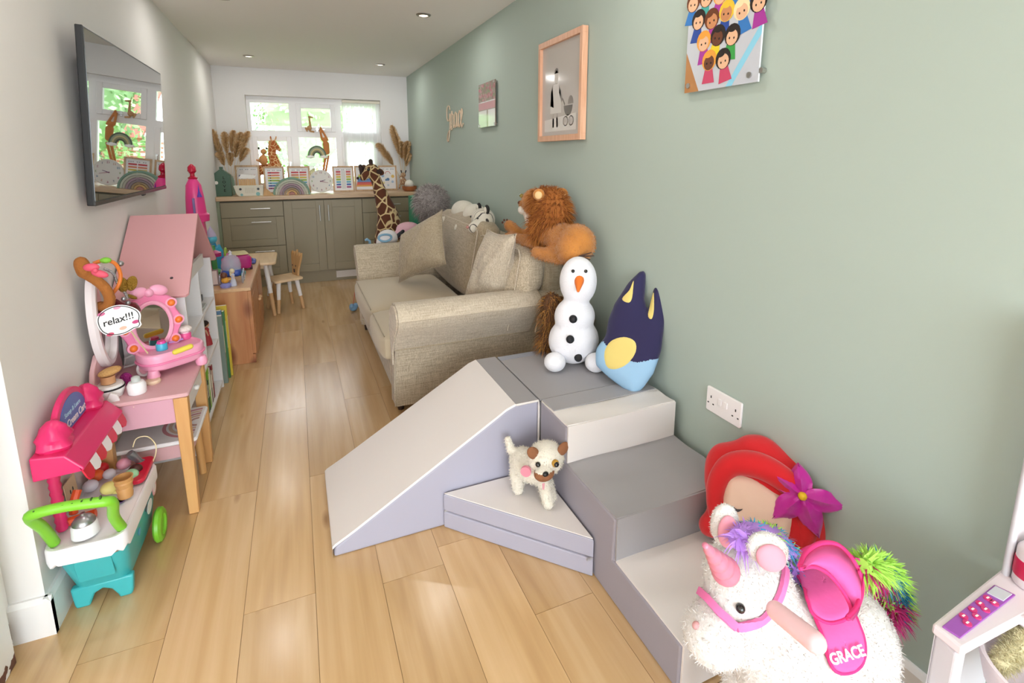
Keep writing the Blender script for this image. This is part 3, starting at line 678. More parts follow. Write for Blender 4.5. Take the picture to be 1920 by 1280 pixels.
def art_weather(M, w, h, p):
    bm = BM(); tube(bm, [M @ Vector((0.028 * math.cos(a), h * .66 + .028 * math.sin(a), .0125)) for a in [PI * k / 12 for k in range(13)]], .0035, 6); wobj('printed_rainbow', bm, ink('d98a86'), p)
    for x, y, r, c in ((-.055, .58, .016, '9db8d6'), (.055, .56, .018, 'e3bf6a'), (0, .44, .017, '5f86b4'), (-.02, .42, .012, '5f86b4'), (.05, .34, .014, 'a9bfd8'), (-.05, .3, .014, 'e7d9a0'), (.0, .2, .012, 'c9d4de')):
        bm = BM(); shade_disc(bm, M @ Vector((x, h * y, .0122)), M.to_3x3() @ Vector((0, 0, 1)), r, .0005, 20); wobj('printed_shape', bm, ink(c), p)
print_frame(443, 489, 352, 'wooden framed print with coloured hearts, leftmost of the prints', art_hearts, y=5.86, h=.285)
print_frame(496, 535, 352, 'wooden framed print of a column of coloured pencils', art_pencils, y=5.70)
print_frame(541, 583, 352, 'wooden framed chart behind the wooden rainbow, left of clock', art_table, y=5.74)
print_frame(625, 665, 352, 'wooden framed print with two columns of colour blocks, right of clock', art_ladder, y=5.74)
print_frame(665, 708, 352, 'wooden framed print of rainbow stripes behind toy giraffe head', art_spectrum, y=5.78, w=.235)
print_frame(711, 745, 352, 'wooden framed print of rainbow, sun and clouds, rightmost of the prints', art_weather, y=5.84)

# ------------------------------------------------------------------ clock
c = at(602, 342, y=5.74); R = 0.118
t = thing('clock', 'round white clock with coloured numerals and pink hands on worktop', 'clock', (c.x, 5.74, WT))
Mk = FR((c.x, 5.72, WT + R + 0.001), (1, 0, 0), (0, 0.08, 1))
bm = BM(); lathe(bm, [(0, 0), (R * .97, 0), (R, .004), (R, .018), (R * .96, .022), (R * .94, .018), (0, .018)], n=48, M=Mk); f = wobj('case', bm, mat('clock_face', 'e3dfd8', .5), t)
cols = ['6b6b86', 'b07c8c', '8aa36a', '6b8fa8', 'c08a6a', 'a86a7a']
for k in range(12):
    a = PI / 2 - 2 * PI * (k + 1) / 12
    text(str(k + 1), 0.026, ink(cols[k % 6]), Mk @ TR((R * .76 * math.cos(a), R * .76 * math.sin(a), .019)), f, 'numeral', .0004, bold=.0006)
for nm, ang, L, w_, c_ in (('hour_hand', 72, .045, .004, '6b3a68'), ('minute_hand', 105, .068, .003, '9a3f62')):
    a = math.radians(90 - ang); bm = BM(); prism(bm, [(-.012, -w_), (L, -w_ * .5), (L, w_ * .5), (-.012, w_)], .0205, .0215, Mk @ TR((0, 0, 0), (0, 0, a))); wobj(nm, bm, ink(c_), t, smooth=False)

# ------------------------------------------------------------------ stacking rainbow
c = at(548, 369, y=5.50)
t = thing('wooden_rainbow', 'pastel wooden stacking rainbow standing on the front of the worktop', 'toy', (c.x, 5.53, WT))
for k, cc in enumerate(['7fa08c', 'c2c6b4', 'b9b4a8', 'a88e9a', '8f7f86', 'a08a6c', 'caa06a', 'b07a72']):
    ro = 0.172 - k * .0205; ri = ro - .018; bm = BM(); n = 32
    pts = [(ro * math.cos(PI * i / n), ro * math.sin(PI * i / n)) for i in range(n + 1)] + ([(ri * math.cos(PI * i / n), ri * math.sin(PI * i / n)) for i in range(n, -1, -1)] if k < 7 else [])
    prism(bm, pts, -.03, .03, FR((c.x, 5.53, WT + .0005), (1, 0, 0), (0, 0, 1))); wobj('arch', bm, mat('pastel_' + cc, cc, .6), t, bev=.0015)

# ------------------------------------------------------------------ green house, vases and pampas grass
c = at(420, 376, y=5.56)
t = thing('house_lantern', 'dark green ceramic house with cut-out letters at left end of worktop', 'ornament', (c.x, 5.58, WT))
gm = mat('green_ceramic', '3f6049', .35)
hw = .078; bm = BM()
prism(bm, [(-hw, 0), (hw, 0), (hw, .20), (0, .262), (-hw, .20)], -.055, .055, FR((c.x, 5.58, WT + .0005), (1, 0, 0), (0, 0, 1))); wobj('house', bm, gm, t, smooth=False, bev=.004)
bm = BM(); cbox(bm, (c.x, 5.58, WT + .268), (.03, .03, .02)); wobj('chimney', bm, gm, t, smooth=False)
dark = mat('dark_cutout', '18251c', .8)
for k, ch in enumerate('LOVE'): text(ch, .036, dark, FR((c.x + .02, 5.5245, WT + .175 - k * .04), (1, 0, 0), (0, 0, 1)), t, 'cut_out_letter', .0006, bold=.001)
bm = BM(); cyl(bm, (c.x - .045, 5.525, WT + .13), (c.x - .045, 5.5235, WT + .13), .016); wobj('round_opening', bm, mat('warm_white', 'efe9df', .6), t)
pamp = [mat('pampas_gold', 'd6ae78', .9), mat('pampas_tan', 'e8cda2', .9), mat('pampas_dark', 'be9260', .9)]
def plume(bm, p0, p1, r, n, rr, bend=(0, 0, 0)):
    p0, p1 = Vector(p0), Vector(p1)
    for i in range(n):
        f = rr.random() ** .9; q = p0.lerp(p1, f) + Vector(bend) * f * f
        d = (p1 - p0).normalized() + Vector(bend) * 2; u, v = frame_of(d); a = rr.uniform(0, 6.28); k = math.sin(PI * (0.12 + .84 * f)) 
        o = (u * math.cos(a) + v * math.sin(a)); dd = (d.normalized() * 1.5 + o).normalized(); L = r * k * rr.uniform(.8, 1.9) + .010; s = dd.orthogonal().normalized() * .0011
        e = q + dd * L + Vector((0, 0, -.25 * L)); g = q + dd * L * .5
        fc = bm.faces.new([bm.verts.new(x) for x in (q - s, q + s, g + s * 1.4, e, g - s * 1.4)]); fc.material_index = rr.choice((0, 0, 1, 2))
def pampas(name, lab, base, tips, group, n=1300):
    rr = random.Random(11); t = thing(name, lab, 'dried grass', base, 0, group); base = Vector(base)
    for (tip, r, L) in tips:
        tip = Vector(tip); d = (tip - base); q = tip - d.normalized() * L
        bm = BM(); tube(bm, [base, base.lerp(q, .5) + Vector((0, 0, .01)), q, tip], [.002, .0018, .0016, .001], 5); s = wobj('stem', bm, pamp[1], t)
        bm = BM(); plume(bm, q, tip, r, n, rr, (d.normalized().x * .25 * L, 0, -.12 * L)); wobj('plume', bm, None, s, mats=pamp, smooth=False, fix=False)
b0 = at(434, 366, y=5.66)
t = thing('vase', 'slim grey green ribbed vase beside green ceramic house', 'vase', (b0.x, 5.70, WT))
bm = BM(); lathe(bm, [(0, .001), (.030, .001), (.034, .02), (.034, .15), (.028, .17), (.030, .185), (.026, .185), (.024, .17), (.024, .05), (0, .05)], n=24); obj('body', bm, mat('grey_green_glaze', '7d9684', .3), t)
yv = 5.70; tips = [(at(*p, y=yv + dy), .046, L) for p, dy, L in (((397, 238), 0, .22), ((406, 262), .06, .2), ((420, 243), -.03, .23), ((436, 240), .05, .24), ((449, 244), 0, .22), ((462, 242), .07, .24), ((459, 275), -.05, .16), ((446, 262), -.06, .18), ((412, 284), -.04, .14), ((431, 285), .02, .14))]
pampas('pampas_grass', 'golden pampas grass spreading from the vase left of window', (b0.x, yv, WT + .06), tips, 'pampas grass')
b1 = at(757, 340, y=5.90)
t = thing('vase', 'slim pale vase in the right corner behind spotted giraffe ornament', 'vase', (b1.x, 5.92, WT))
bm = BM(); lathe(bm, [(0, .001), (.026, .001), (.03, .02), (.03, .11), (.02, .13), (.022, .14), (.018, .14), (.018, .05), (0, .05)], n=24); obj('body', bm, mat('pale_vase', 'd3cbbb', .3), t)
yv = 5.92; tips = [(at(*p, y=yv + dy), .052, L) for p, dy, L in (((736, 230), 0, .3), ((742, 245), -.03, .27), ((711, 266), 0, .2), ((722, 280), -.04, .2), ((768, 262), .0, .2), ((762, 270), -.05, .2), ((772, 285), -.02, .17), ((752, 262), .03, .22))]
tips = [(Vector((min(p.x, 1.215), p.y, p.z)), r, L) for p, r, L in tips]
pampas('pampas_grass', 'golden pampas grass fanning out right of the window', (b1.x, yv, WT + .06), tips, 'pampas grass')

# ------------------------------------------------------------------ camper toy, crate and wedge
c = at(468, 374, y=5.50)
t = thing('toy_camper_van', 'small cream wooden camper toy with two black knobs and open slatted back', 'toy', (c.x, 5.52, WT))
M0 = FR((c.x, 5.55, WT + .001), (1, 0, 0), (0, 0, 1)); cream = mat('cream_painted_wood', 'e8e2d0', .5)
bm = BM(); prism(bm, [(-.125, .095), (-.105, .02), (-.085, 0), (.125, 0), (.13, .10), (-.125, .10)], 0, .08, M0); wobj('front', bm, cream, t, smooth=False, bev=.004)
for x in (-.068, .085):
    bm = BM(); cyl(bm, (c.x + x, 5.47, WT + .068), (c.x + x, 5.462, WT + .068), .011); wobj('knob', bm, black, t)
bm = BM()
for k in range(7): cbox(bm, (c.x - .025 + k * .012, 5.4688, WT + .055), (.003, .002, .05))
wobj('speaker_grille', bm, mat('grille_tan', 'c9bfa8', .6), t, smooth=False)
bm = BM(); shade_disc(bm, (c.x + .08, 5.4695, WT + .02), (0, -1, 0), .018); shade_disc(bm, (c.x - .06, 5.4695, WT + .015), (0, -1, 0), .012); wobj('painted_leaves', bm, mat('teal_paint', '8fc2bf', .6), t)
sl = wood('slat_wood', (196, 150, 96), (216, 176, 122), 'Z', 4)
bm = BM()
for k in range(8): cbox(bm, (c.x - .075 + k * .0185, 5.545, WT + .13), (.016, .012, .06))
box(bm, (c.x - .085, 5.54, WT + .10), (c.x + .065, 5.60, WT + .105)); wobj('slatted_back', bm, sl, t, smooth=False, label='natural wood slats')
bm = BM(); prism(bm, [(-.09, .165), (.05, .165), (.075, .195), (-.06, .205)], 0, .045, FR((c.x, 5.60, WT), (1, 0, 0), (0, 0, 1))); wobj('roof', bm, mat('white_roof', 'f6f4f0', .5), t, smooth=False)
c = at(504, 372, y=5.50)
bm = BM(); prism(bm, [(-.045, 0), (.055, 0), (.03, .02), (-.03, .085)], -.02, .02, FR((c.x, 5.49, WT + .0005), (1, 0, 0), (0, 0, 1))); tag(wobj('wooden_wedge', bm, sl, None, smooth=False, bev=.002), 'small natural wooden wedge between camper and rainbow', 'toy')

# bowl with white ball
c = at(768, 361, y=5.62)
t = thing('wooden_bowl', 'brown wooden bowl at right end of worktop', 'bowl', (c.x, 5.62, WT))
bm = BM(); lathe(bm, [(0, .001), (.055, .001), (.075, .02), (.082, .055), (.077, .055), (.068, .022), (0, .012)], n=32); obj('body', bm, wood('bowl_wood', (150, 88, 50), (178, 110, 66), 'X', 2, .4), t)
bm = BM(); ell(bm, (0, 0, .062), .05, n=24); o = obj('white_ball', bm, mat('matt_white_ball', 'ece6da', .6), None); o.location = (c.x, 5.62, WT + .012); tag(o, 'matt white ball sitting in the brown wooden bowl', 'ball')

# ================================================================== LEFT WALL
# television: tilted a little towards the room
t = thing('television', 'black flat screen television tilted on the left wall', 'television', (XL + 0.02, 2.75, 1.11))
B0, T0 = Vector((-0.655, 2.205, 1.108)), Vector((-0.617, 2.205, 1.712)); up = (T0 - B0).normalized(); Lr = 1.095; Hh = (T0 - B0).length
Mt = FR(B0, (0, 1, 0), up)        # local x along the room, y up, z = x cross y  -> towards the room
zs = 1 if (Mt.to_3x3() @ Vector((0, 0, 1))).x > 0 else -1
bm = BM(); box(bm, (0, 0, -.022 * zs), (Lr, Hh, 0), Mt); wobj('casing', bm, mat('tv_black', '1a1a1c', .35), t, smooth=False, bev=.003)
scr = mat('tv_screen', '0b0b0d', .015, spec=1.0, coat=1.0); b_ = scr.node_tree.nodes['Principled BSDF']; b_.inputs['IOR'].default_value = 2.2; b_.inputs['Coat IOR'].default_value = 1.9; b_.inputs['Coat Roughness'].default_value = .01
bm = BM(); box(bm, (.008, .018, 0.0), (Lr - .008, Hh - .008, .0012 * zs), Mt); wobj('screen', bm, scr, t, smooth=False)
bm = BM(); box(bm, (0.0, 0, 0.0), (Lr, .014, .0022 * zs), Mt); wobj('bottom_trim', bm, mat('tv_trim', '6b6b6e', .25, .8), t, smooth=False)
bm = BM(); box(bm, (.35, .14, -.04 * zs), (.75, .45, -.022 * zs), Mt); box(bm, (.42, .38, -.06 * zs), (.68, .5, -.022 * zs), Mt); wobj('wall_bracket', bm, black, t, smooth=False)
bm = BM(); cyl(bm, Mt @ Vector((Lr * .6, -.004, -.008 * zs)), Mt @ Vector((Lr * .63, -.004, -.008 * zs)), .006); wobj('sensor', bm, black, t)

# ------------------------------------------------------------------ dolls' house bookcase
dh_white = mat('dolls_house_white', 'ece9ea', .5); dh_pink = mat('dolls_house_pink', 'dfa6a8', .55)
HX0, HX1, HY0, HY1 = XL + .018, -0.452, 2.375, 3.105; HM = (HY0 + HY1) / 2; ZE, ZR = .745, 1.005
t = thing('dolls_house', "white dolls' house bookcase with pink gable roof against left wall", "dolls' house", (-.57, HM, 0))
bm = BM(); box(bm, (HX0, HY0, 0), (HX1, HY0 + .015, ZE)); wobj('side_panel', bm, dh_white, t, smooth=False, bev=.001)
bm = BM(); box(bm, (HX0, HY1 - .015, 0), (HX1, HY1, ZE)); wobj('side_panel', bm, dh_white, t, smooth=False, bev=.001)
bm = BM(); prism(bm, [(HY0 + .015, 0.03), (HY1 - .015, .03), (HY1 - .015, ZE), (HM, ZR - .02), (HY0 + .015, ZE)], HX0, HX0 + .006, Matrix(((0, 0, 1, 0), (1, 0, 0, 0), (0, 1, 0, 0), (0, 0, 0, 1)))); wobj('back_panel', bm, mat('house_back', 'dedbdc', .6), t, smooth=False)
for z in (0.03, .275, .515):
    bm = BM(); box(bm, (HX0, HY0 + .015, z), (HX1 - .002, HY1 - .015, z + .014)); wobj('shelf', bm, dh_white, t, smooth=False, bev=.001)
bm = BM(); box(bm, (HX0, HM - .007, .289), (HX1 - .004, HM + .007, .74)); wobj('divider', bm, dh_white, t, smooth=False)
for s, y0 in ((1, HY0), (-1, HY1)):
    th = math.atan2(ZR - ZE, HM - HY0); d = Vector((0, s * math.cos(th), math.sin(th))); n_ = Vector((0, -s * math.sin(th), math.cos(th)))
    a = Vector((0, y0, ZE)) - d * .045; L = (HM - HY0) / math.cos(th) + .045 + .006
    M = Matrix(((1, 0, 0, 0), (0, d.y, n_.y, a.y), (0, d.z, n_.z, a.z), (0, 0, 0, 1)))
    bm = BM(); prism(bm, [(HX0 - .01, 0), (HX1 + .012, 0), (HX1 + .022, .012), (HX1 + .022, L), (HX0 - .01, L)], 0, .013, M); r = wobj('roof_panel', bm, dh_pink, t, smooth=False, bev=.0015)
    if s == 1:
        bm = BM(); shade_disc(bm, M @ Vector((HX1 - .045, .10, .013)), M.to_3x3() @ Vector((0, 0, 1)), .006, .0015); wobj('screw_hole', bm, mat('dark_hole', '4a3a3c', .7), r)
bm = BM(); box(bm, (HX0, HY0 + .1, ZE - .02), (HX1 - .02, HY1 - .1, ZE - .008)); wobj('attic_floor', bm, dh_white, t, smooth=False)
bm = BM(); box(bm, (HX1 - .02, HY0 + .17, ZE - .008), (HX1 - .008, HY1 - .17, ZE + .05)); w_ = wobj('gable_rail', bm, dh_white, t, smooth=False)
bm = BM(); prism(bm, [(HM - .05, ZE + .07), (HM + .05, ZE + .07), (HM + .05, ZE + .13), (HM, ZE + .17), (HM - .05, ZE + .13)], HX0 + .0062, HX0 + .008, Matrix(((0, 0, 1, 0), (1, 0, 0, 0), (0, 1, 0, 0), (0, 0, 0, 1)))); wobj('wall_picture', bm, dh_pink, t, smooth=False)
# things on its shelves
def book(x, y, z, d, th, h, c, label, tilt=0.0, group='books in the dolls house bookcase', name='book'):
    """Spine faces the room (+x); th along the room."""
    o = thing(name, label, 'book', (x, y, z), 0, group); M = TR((0, 0, 0), (tilt, 0, 0))
    bm = BM(); box(bm, (-d, 0, 0), (0, th, h), M); cov = obj('cover', bm, mat('book_' + c, c, .45), o, smooth=False, bev=.001)
    bm = BM(); box(bm, (-d + .002, .0015, h - .002), (-.003, th - .0015, h + .0006), M); obj('pages', bm, mat('book_pages', 'efe8da', .8), o, smooth=False)
    bm = BM(); box(bm, (0, th * .25, h * .45), (.0006, th * .75, h * .85), M); obj('spine_title', bm, mat('book_title', 'f0ead8', .5), cov, smooth=False); return o
y = HY0 + .03; rb = random.Random(21); y = HY0 + .12
names = {'3a7a3e': 'dark green', '86b83c': 'lime green', 'e9e6de': 'white', '5b4a3a': 'brown', '8e2b3a': 'dark red', '2c2c34': 'black', 'd9d4c8': 'cream', '4b6f9a': 'blue'}
row = ['e9e6de', '4b6f9a', 'd9d4c8', '86b83c', '5b4a3a', 'e9e6de', '8e2b3a', '3a7a3e', '2c2c34', '86b83c', 'e9e6de', '5b4a3a', 'd9d4c8', '8e2b3a']
for k, c in enumerate(row):
    th = .012 + .014 * rb.random(); h = .15 + .07 * rb.random()
    if k == 9: h, th = .205, .022
    lb = ['white book at near end of bottom shelf row in dolls house', 'blue book second in the bottom shelf row of dolls house', 'cream book standing beside the blue one on bottom shelf', 'thin lime book between cream and brown ones on bottom shelf', 'brown book in front of the white one mid bottom shelf', 'white book before the dark red one on bottom shelf', 'dark red book before the dark green one on bottom shelf', 'dark green book in the middle of the bottom shelf row', 'black book leaning before the tall lime green one', 'tall lime green book on bottom shelf of dolls house', 'white book just beyond the tall lime green one', 'brown spined book leaning near far end of bottom shelf', 'cream book before the last dark red one on bottom shelf', 'dark red book at far end of the bottom shelf row'][k]
    book(HX1 - .012, y, .045, .15, th, h, c, lb, tilt=-.03 if k > 7 else 0); y += th + .009
bm = BM(); pad(bm, (-.05, -.04, 0), (.05, .04, .035), .008, div=4); o = obj('game_box', bm, mat('charcoal_box', '26262b', .4), None); o.location = (HX1 - .09, HM + .25, .53); tag(o, 'small black box on the top shelf of the dolls house', 'box')
bm = BM(); slab(bm, .15, .11, .012, .006); o = obj('toy_laptop', bm, mat('silver_grey', 'a6a8a4', .35, .5), None); o.location = (HX1 - .085, HM + .12, .53); tag(o, 'slim silver toy laptop lying on the top shelf of the dolls house', 'toy')
# little dolls on the middle shelf
def peg_doll(x, y, z, h, dress, hair, label, skin='d9a988', cat='doll', group=None):
    o = thing('toy_doll', label, cat, (x, y, z), 0, group); bm = BM(); lathe(bm, [(0, 0), (h * .17, .001), (h * .15, h * .2), (h * .08, h * .5), (h * .1, h * .62), (h * .04, h * .7), (0, h * .71)], n=16); obj('dress', bm, mat('doll_dress_' + dress, dress, .6), o)
    bm = BM(); ell(bm, (0, 0, h * .81), h * .12, n=14); obj('head', bm, mat('doll_skin_' + skin, skin, .5), o)
    bm = BM(); ell(bm, (-h * .02, 0, h * .84), (h * .135, h * .14, h * .13), n=14); ell(bm, (-h * .09, 0, h * .7), (h * .06, h * .1, h * .16), n=12); obj('hair', bm, mat('doll_hair_' + hair, hair, .7), o)
    for s in (-1, 1):
        bm = BM(); cap(bm, (0, s * h * .09, h * .6), (h * .07, s * h * .16, h * .42), h * .03, h * .022, 8); obj('arm', bm, MATS['doll_skin_' + skin], o)
    return o
peg_doll(HX1 - .04, HM + .26, .289, .14, 'b0343c', '2f1d18', 'small doll in a red dress standing on middle shelf of dolls house')
peg_doll(HX1 - .05, HM + .18, .289, .11, 'd8c39a', '5a3420', 'small doll in a cream dress behind the red dressed doll')
bm = BM(); pad(bm, (-.04, -.03, 0), (.04, .03, .05), .006, div=3); o = obj('toy_sofa', bm, mat('toy_brown', '8a5640', .6), None); o.location = (HX1 - .07, HM + .10, .289); tag(o, 'little brown toy armchair on middle shelf of dolls house', 'toy')

# books and boards standing on the floor between dolls' house and pine cabinet
for k, (yy, th, h, d, c, lab) in enumerate(((3.120, .012, .43, .20, 'ece8ea', 'white board leaning at the end of dolls house, nearest of the floor boards'), (3.140, .030, .40, .235, '7f8f86', 'grey green picture book standing on floor beside pine cabinet'), (3.178, .026, .42, .23, '5c7fa0', 'blue picture book in the stack on floor beside pine cabinet'), (3.212, .028, .405, .24, '46804f', 'green picture book in the stack on floor beside pine cabinet'), (3.248, .018, .43, .25, 'd9bd3c', 'yellow edged picture book on floor, nearest the pine cabinet'))):
    book(XL + .02 + d + .01, yy, 0, d, th, h, c, lab, group='tall books on the floor by the pine cabinet')

# ------------------------------------------------------------------ pine cabinet
pine = wood('knotty_pine', (190, 122, 76), (216, 160, 110), 'Z', .9, .4, knots=.30, kcol=(120, 58, 34))
pine_top = wood('knotty_pine_top', (214, 166, 120), (232, 196, 152), 'Y', .9, .3, knots=.1, kcol=(140, 78, 48))
PX0, PX1, PY0, PY1, PZ = XL + .018, -.30, 3.41, 4.33, .487
t = thing('pine_cabinet', 'knotty pine cabinet along left wall crowded with toys', 'cabinet', ((PX0 + PX1) / 2, (PY0 + PY1) / 2, 0))
bm = BM(); box(bm, (PX0, PY0, 0), (PX1 - .02, PY0 + .022, PZ - .02)); wobj('side_panel', bm, pine, t, smooth=False, bev=.0015)
bm = BM(); box(bm, (PX0, PY1 - .022, 0), (PX1 - .02, PY1, PZ - .02)); wobj('side_panel', bm, pine, t, smooth=False, bev=.0015)
bm = BM(); box(bm, (PX0, PY0 - .003, PZ - .02), (PX1, PY1 + .003, PZ)); wobj('top', bm, pine_top, t, smooth=False, bev=.002)
bm = BM(); box(bm, (PX0, PY0 + .022, .03), (PX0 + .006, PY1 - .022, PZ - .02)); box(bm, (PX0, PY0 + .022, .03), (PX1 - .03, PY1 - .022, .045)); wobj('carcass', bm, pine, t, smooth=False)
for a, b in ((PY0 + .001, (PY0 + PY1) / 2 - .002), ((PY0 + PY1) / 2 + .002, PY1 - .001)):
    bm = BM(); box(bm, (PX1 - .02, a, .06), (PX1, b, PZ - .022)); box(bm, (PX1 - .001, a + .05, .11), (PX1 + .002, b - .05, PZ - .07)); d = wobj('door', bm, pine, t, smooth=False, bev=.002)
    bm = BM(); ell(bm, (PX1 + .012, b - .03 if a < 3.6 else a + .03, .3), .012, n=12); wobj('knob', bm, pine_top, d)
bm = BM(); box(bm, (PX1 - .02, PY0 + .0, 0), (PX1 - .006, PY1, .055)); wobj('skirting', bm, pine, t, smooth=False)

# toys on the pine cabinet
def mt(c, r=.35, **k): return mat('toy_' + c, c, r, **k)
def base(px, py, z): return at(px, py, z=z)
# toy princess carriage, blue with clear dome
p = base(438, 533, PZ)
t = thing('toy_carriage', 'blue toy carriage with clear domed top on near end of pine cabinet', 'toy', (p.x - .01, p.y + .06, PZ)); clear = mat('clear_plastic', 'dfe6f2', .08, alpha=.35, spec=.8)
bm = BM(); pad(bm, (-.055, -.06, .045), (.055, .06, .09), .03, div=6); obj('body', bm, mt('2b4fa8'), t)
bm = BM(); lathe(bm, [(.055, .088), (.058, .115), (.05, .15), (.03, .175), (.0, .182)], n=24); obj('dome', bm, clear, t)
bm = BM(); lathe(bm, [(.012, .18), (.008, .19), (.012, .196), (.004, .206), (0, .21)], n=12); obj('finial', bm, mt('d9d7e0', .3), t)
for sx in (-1, 1):
    for sy in (-1, 1):
        bm = BM(); rr_ = .036 if sy > 0 else .03
        tube(bm, [(sx * .062, sy * .045, .0 + rr_ + .004 + 0 * a) if False else (sx * .062, sy * .045 + rr_ * math.cos(a), rr_ + .004 + rr_ * math.sin(a)) for a in [2 * PI * k / 18 for k in range(18)]], .004, 6, closed=True); w_ = obj('wheel', bm, mt('c4c8d8', .3, metal=.6), t)
        bm = BM()
        for k in range(3):
            a = PI * k / 3; cyl(bm, (sx * .062, sy * .045 - rr_ * math.cos(a), rr_ + .004 - rr_ * math.sin(a)), (sx * .062, sy * .045 + rr_ * math.cos(a), rr_ + .004 + rr_ * math.sin(a)), .002, n=6)
        obj('spokes', bm, MATS['toy_c4c8d8'], w_)
peg_doll(p.x + .005, p.y - .045, PZ, .115, 'cfd3e6', 'e9dcb6', 'pale doll in a silvery dress standing in front of the carriage', skin='e3c4b0')
# pile at left: blue castle towers
p = base(414, 515, PZ)
t = thing('toy_ice_castle', 'translucent blue toy castle with pointed panels behind the carriage', 'toy', (p.x - .05, p.y + .12, PZ))
for k, (x, y_, w, h, c) in enumerate(((-.06, -.02, .05, .17, '2f86b8'), (-.02, .0, .045, .22, '2f78b0'), (.03, .02, .06, .19, '48b3dc'), (0, .06, .05, .20, '3aa0cc'))):
    bm = BM(); prism(bm, [(-w / 2, 0), (w / 2, 0), (w / 2, h * .75), (w * .2, h), (-w / 2, h * .8)], -.012, .012, TR((x, y_, 0), (PI / 2, 0, .3 * k))); obj('panel', bm, mt(c, .2, alpha=.92), t, smooth=False, bev=.003)
p = base(405, 548, PZ)
t = thing('toy_duck', 'small yellow and lilac toy figure at front corner of pine cabinet', 'toy', (-.44, PY0 + .06, PZ))
bm = BM(); lathe(bm, [(0, 0), (.028, 0), (.032, .015), (.022, .028), (0, .03)], n=18); obj('base', bm, mt('8c8fd0'), t)
bm = BM(); ell(bm, (0, 0, .045), (.022, .02, .02), n=14); obj('body', bm, mt('e2a33a'), t)
bm = BM(); ell(bm, (-.005, 0, .075), .02, n=14); h_ = obj('head', bm, mt('6b4030'), t); bm = BM(); cap(bm, (.012, 0, .048), (.032, 0, .05), .007, .004); obj('beak', bm, mt('e8c25a'), t)
# tall ornament: unicorn carousel / mermaid tower
p = base(425, 500, PZ)
t = thing('toy_fairy_tower', 'tall toy tower with turquoise dome, green stem and pink balcony', 'toy', (-.55, 3.90, PZ))
bm = BM(); lathe(bm, [(0, 0), (.05, 0), (.05, .02), (.02, .04), (.016, .2), (0, .2)], n=18); obj('stem', bm, mt('5aa860'), t)
bm = BM(); lathe(bm, [(.012, .12), (.05, .125), (.05, .15), (.03, .16), (.012, .17)], n=18); obj('balcony', bm, mt('b52a6e'), t)
bm = BM(); ell(bm, (0, 0, .245), .035, n=18); obj('dome', bm, mt('58bcd4'), t)
bm = BM(); lathe(bm, [(.034, .262), (.026, .285), (.0, .335)], n=18); obj('roof', bm, mt('b7aec8', .3), t)
# magenta van
t = thing('toy_bus', 'magenta and red toy bus with cream roof on pine cabinet', 'toy', (-.405, 4.02, PZ), .25)
bm = BM(); pad(bm, (-.06, -.09, .012), (.06, .09, .11), .02, div=6); obj('body', bm, mt('b9277c'), t)
bm = BM(); box(bm, (.052, -.07, .03), (.0635, .075, .095)); obj('side', bm, mt('d0304e'), t, bev=.004, label='red side panel')
for k in range(3):
    bm = BM(); cbox(bm, (.0645, -.045 + k * .045, .075), (.002, .03, .028)); obj('window', bm, mt('33222e'), t, bev=.002)
bm = BM(); pad(bm, (-.05, -.07, .11), (.05, .075, .122), .005, div=4); obj('roof', bm, mt('d9cc96'), t)
for sx in (-1, 1):
    for sy in (-1, 1): bm = BM(); cyl(bm, (sx * .05, sy * .055, .016), (sx * .066, sy * .055, .016), .016, n=16); obj('wheel', bm, mt('4a2038'), t)
t = thing('toy_handbag', 'pink toy handbag with lime handle behind magenta bus', 'toy', (-.50, 4.12, PZ))
bm = BM(); pad(bm, (-.05, -.05, 0), (.05, .05, .10), .03, div=6); obj('body', bm, mt('d668a8'), t)
bm = BM(); tube(bm, [(.0, .045 * math.cos(a), .09 + .05 * math.sin(a)) for a in [PI * k / 12 for k in range(13)]], .007, 8); obj('handle', bm, mt('a9c84e'), t)
t = thing('toy_pony', 'magenta toy pony beside turquoise domed tower', 'toy', (-.47, 3.80, PZ))
bm = BM(); ell(bm, (0, 0, .065), (.028, .042, .028)); cap(bm, (0, -.03, .075), (.0, -.05, .115), .016, .013); ell(bm, (.0, -.062, .122), (.016, .024, .016))
for sx in (-1, 1):
    for sy in (-1, 1): cap(bm, (sx * .015, sy * .026, .05), (sx * .017, sy * .03, .008), .011, .009, 8)
blob('body', bm, mt('b83a8c'), t, vox=.004, world=False)
bm = BM(); cap(bm, (0, -.03, .13), (0, .0, .09), .012, .009); cap(bm, (0, .045, .08), (0, .065, .03), .011, .007); obj('mane', bm, mt('6a56b0'), t)
bm = BM(); pad(bm, (-.03, -.025, 0), (.03, .025, .03), .01, div=4); o = obj('toy_box', bm, mt('2f9fa6'), None); o.location = (-.385, 3.80, PZ); tag(o, 'small teal toy box in front of the magenta bus', 'toy')
bm = BM(); pad(bm, (-.03, -.04, 0), (.03, .04, .035), .014, div=4); ell(bm, (0, -.03, .035), .016, n=12); o = obj('toy_car', bm, mt('5d6cb6'), None); o.location = (-.345, 4.20, PZ); tag(o, 'little periwinkle toy car at far end of pine cabinet', 'toy')
t = thing('photo_card', 'small framed photo card leaning behind yellow toy figure', 'picture frame', (-.52, 3.53, PZ))
M0 = FR((-.60, 3.52, PZ + .001), (1, .15, 0), (0, .25, 1)); bm = BM(); box(bm, (0, 0, 0), (.12, .10, .004), M0); f = wobj('frame', bm, mt('6a4038'), t, smooth=False); bm = BM(); box(bm, (.008, .008, .004), (.112, .092, .0045), M0); wobj('picture', bm, mt('c9b0a8'), f, smooth=False)
# clown / cow doll on top of tower
peg_doll(-.60, 3.78, PZ, .27, '3e78b4', '1d1d22', 'tall doll in a blue dress behind the roof of the dolls house', skin='ead9cf')

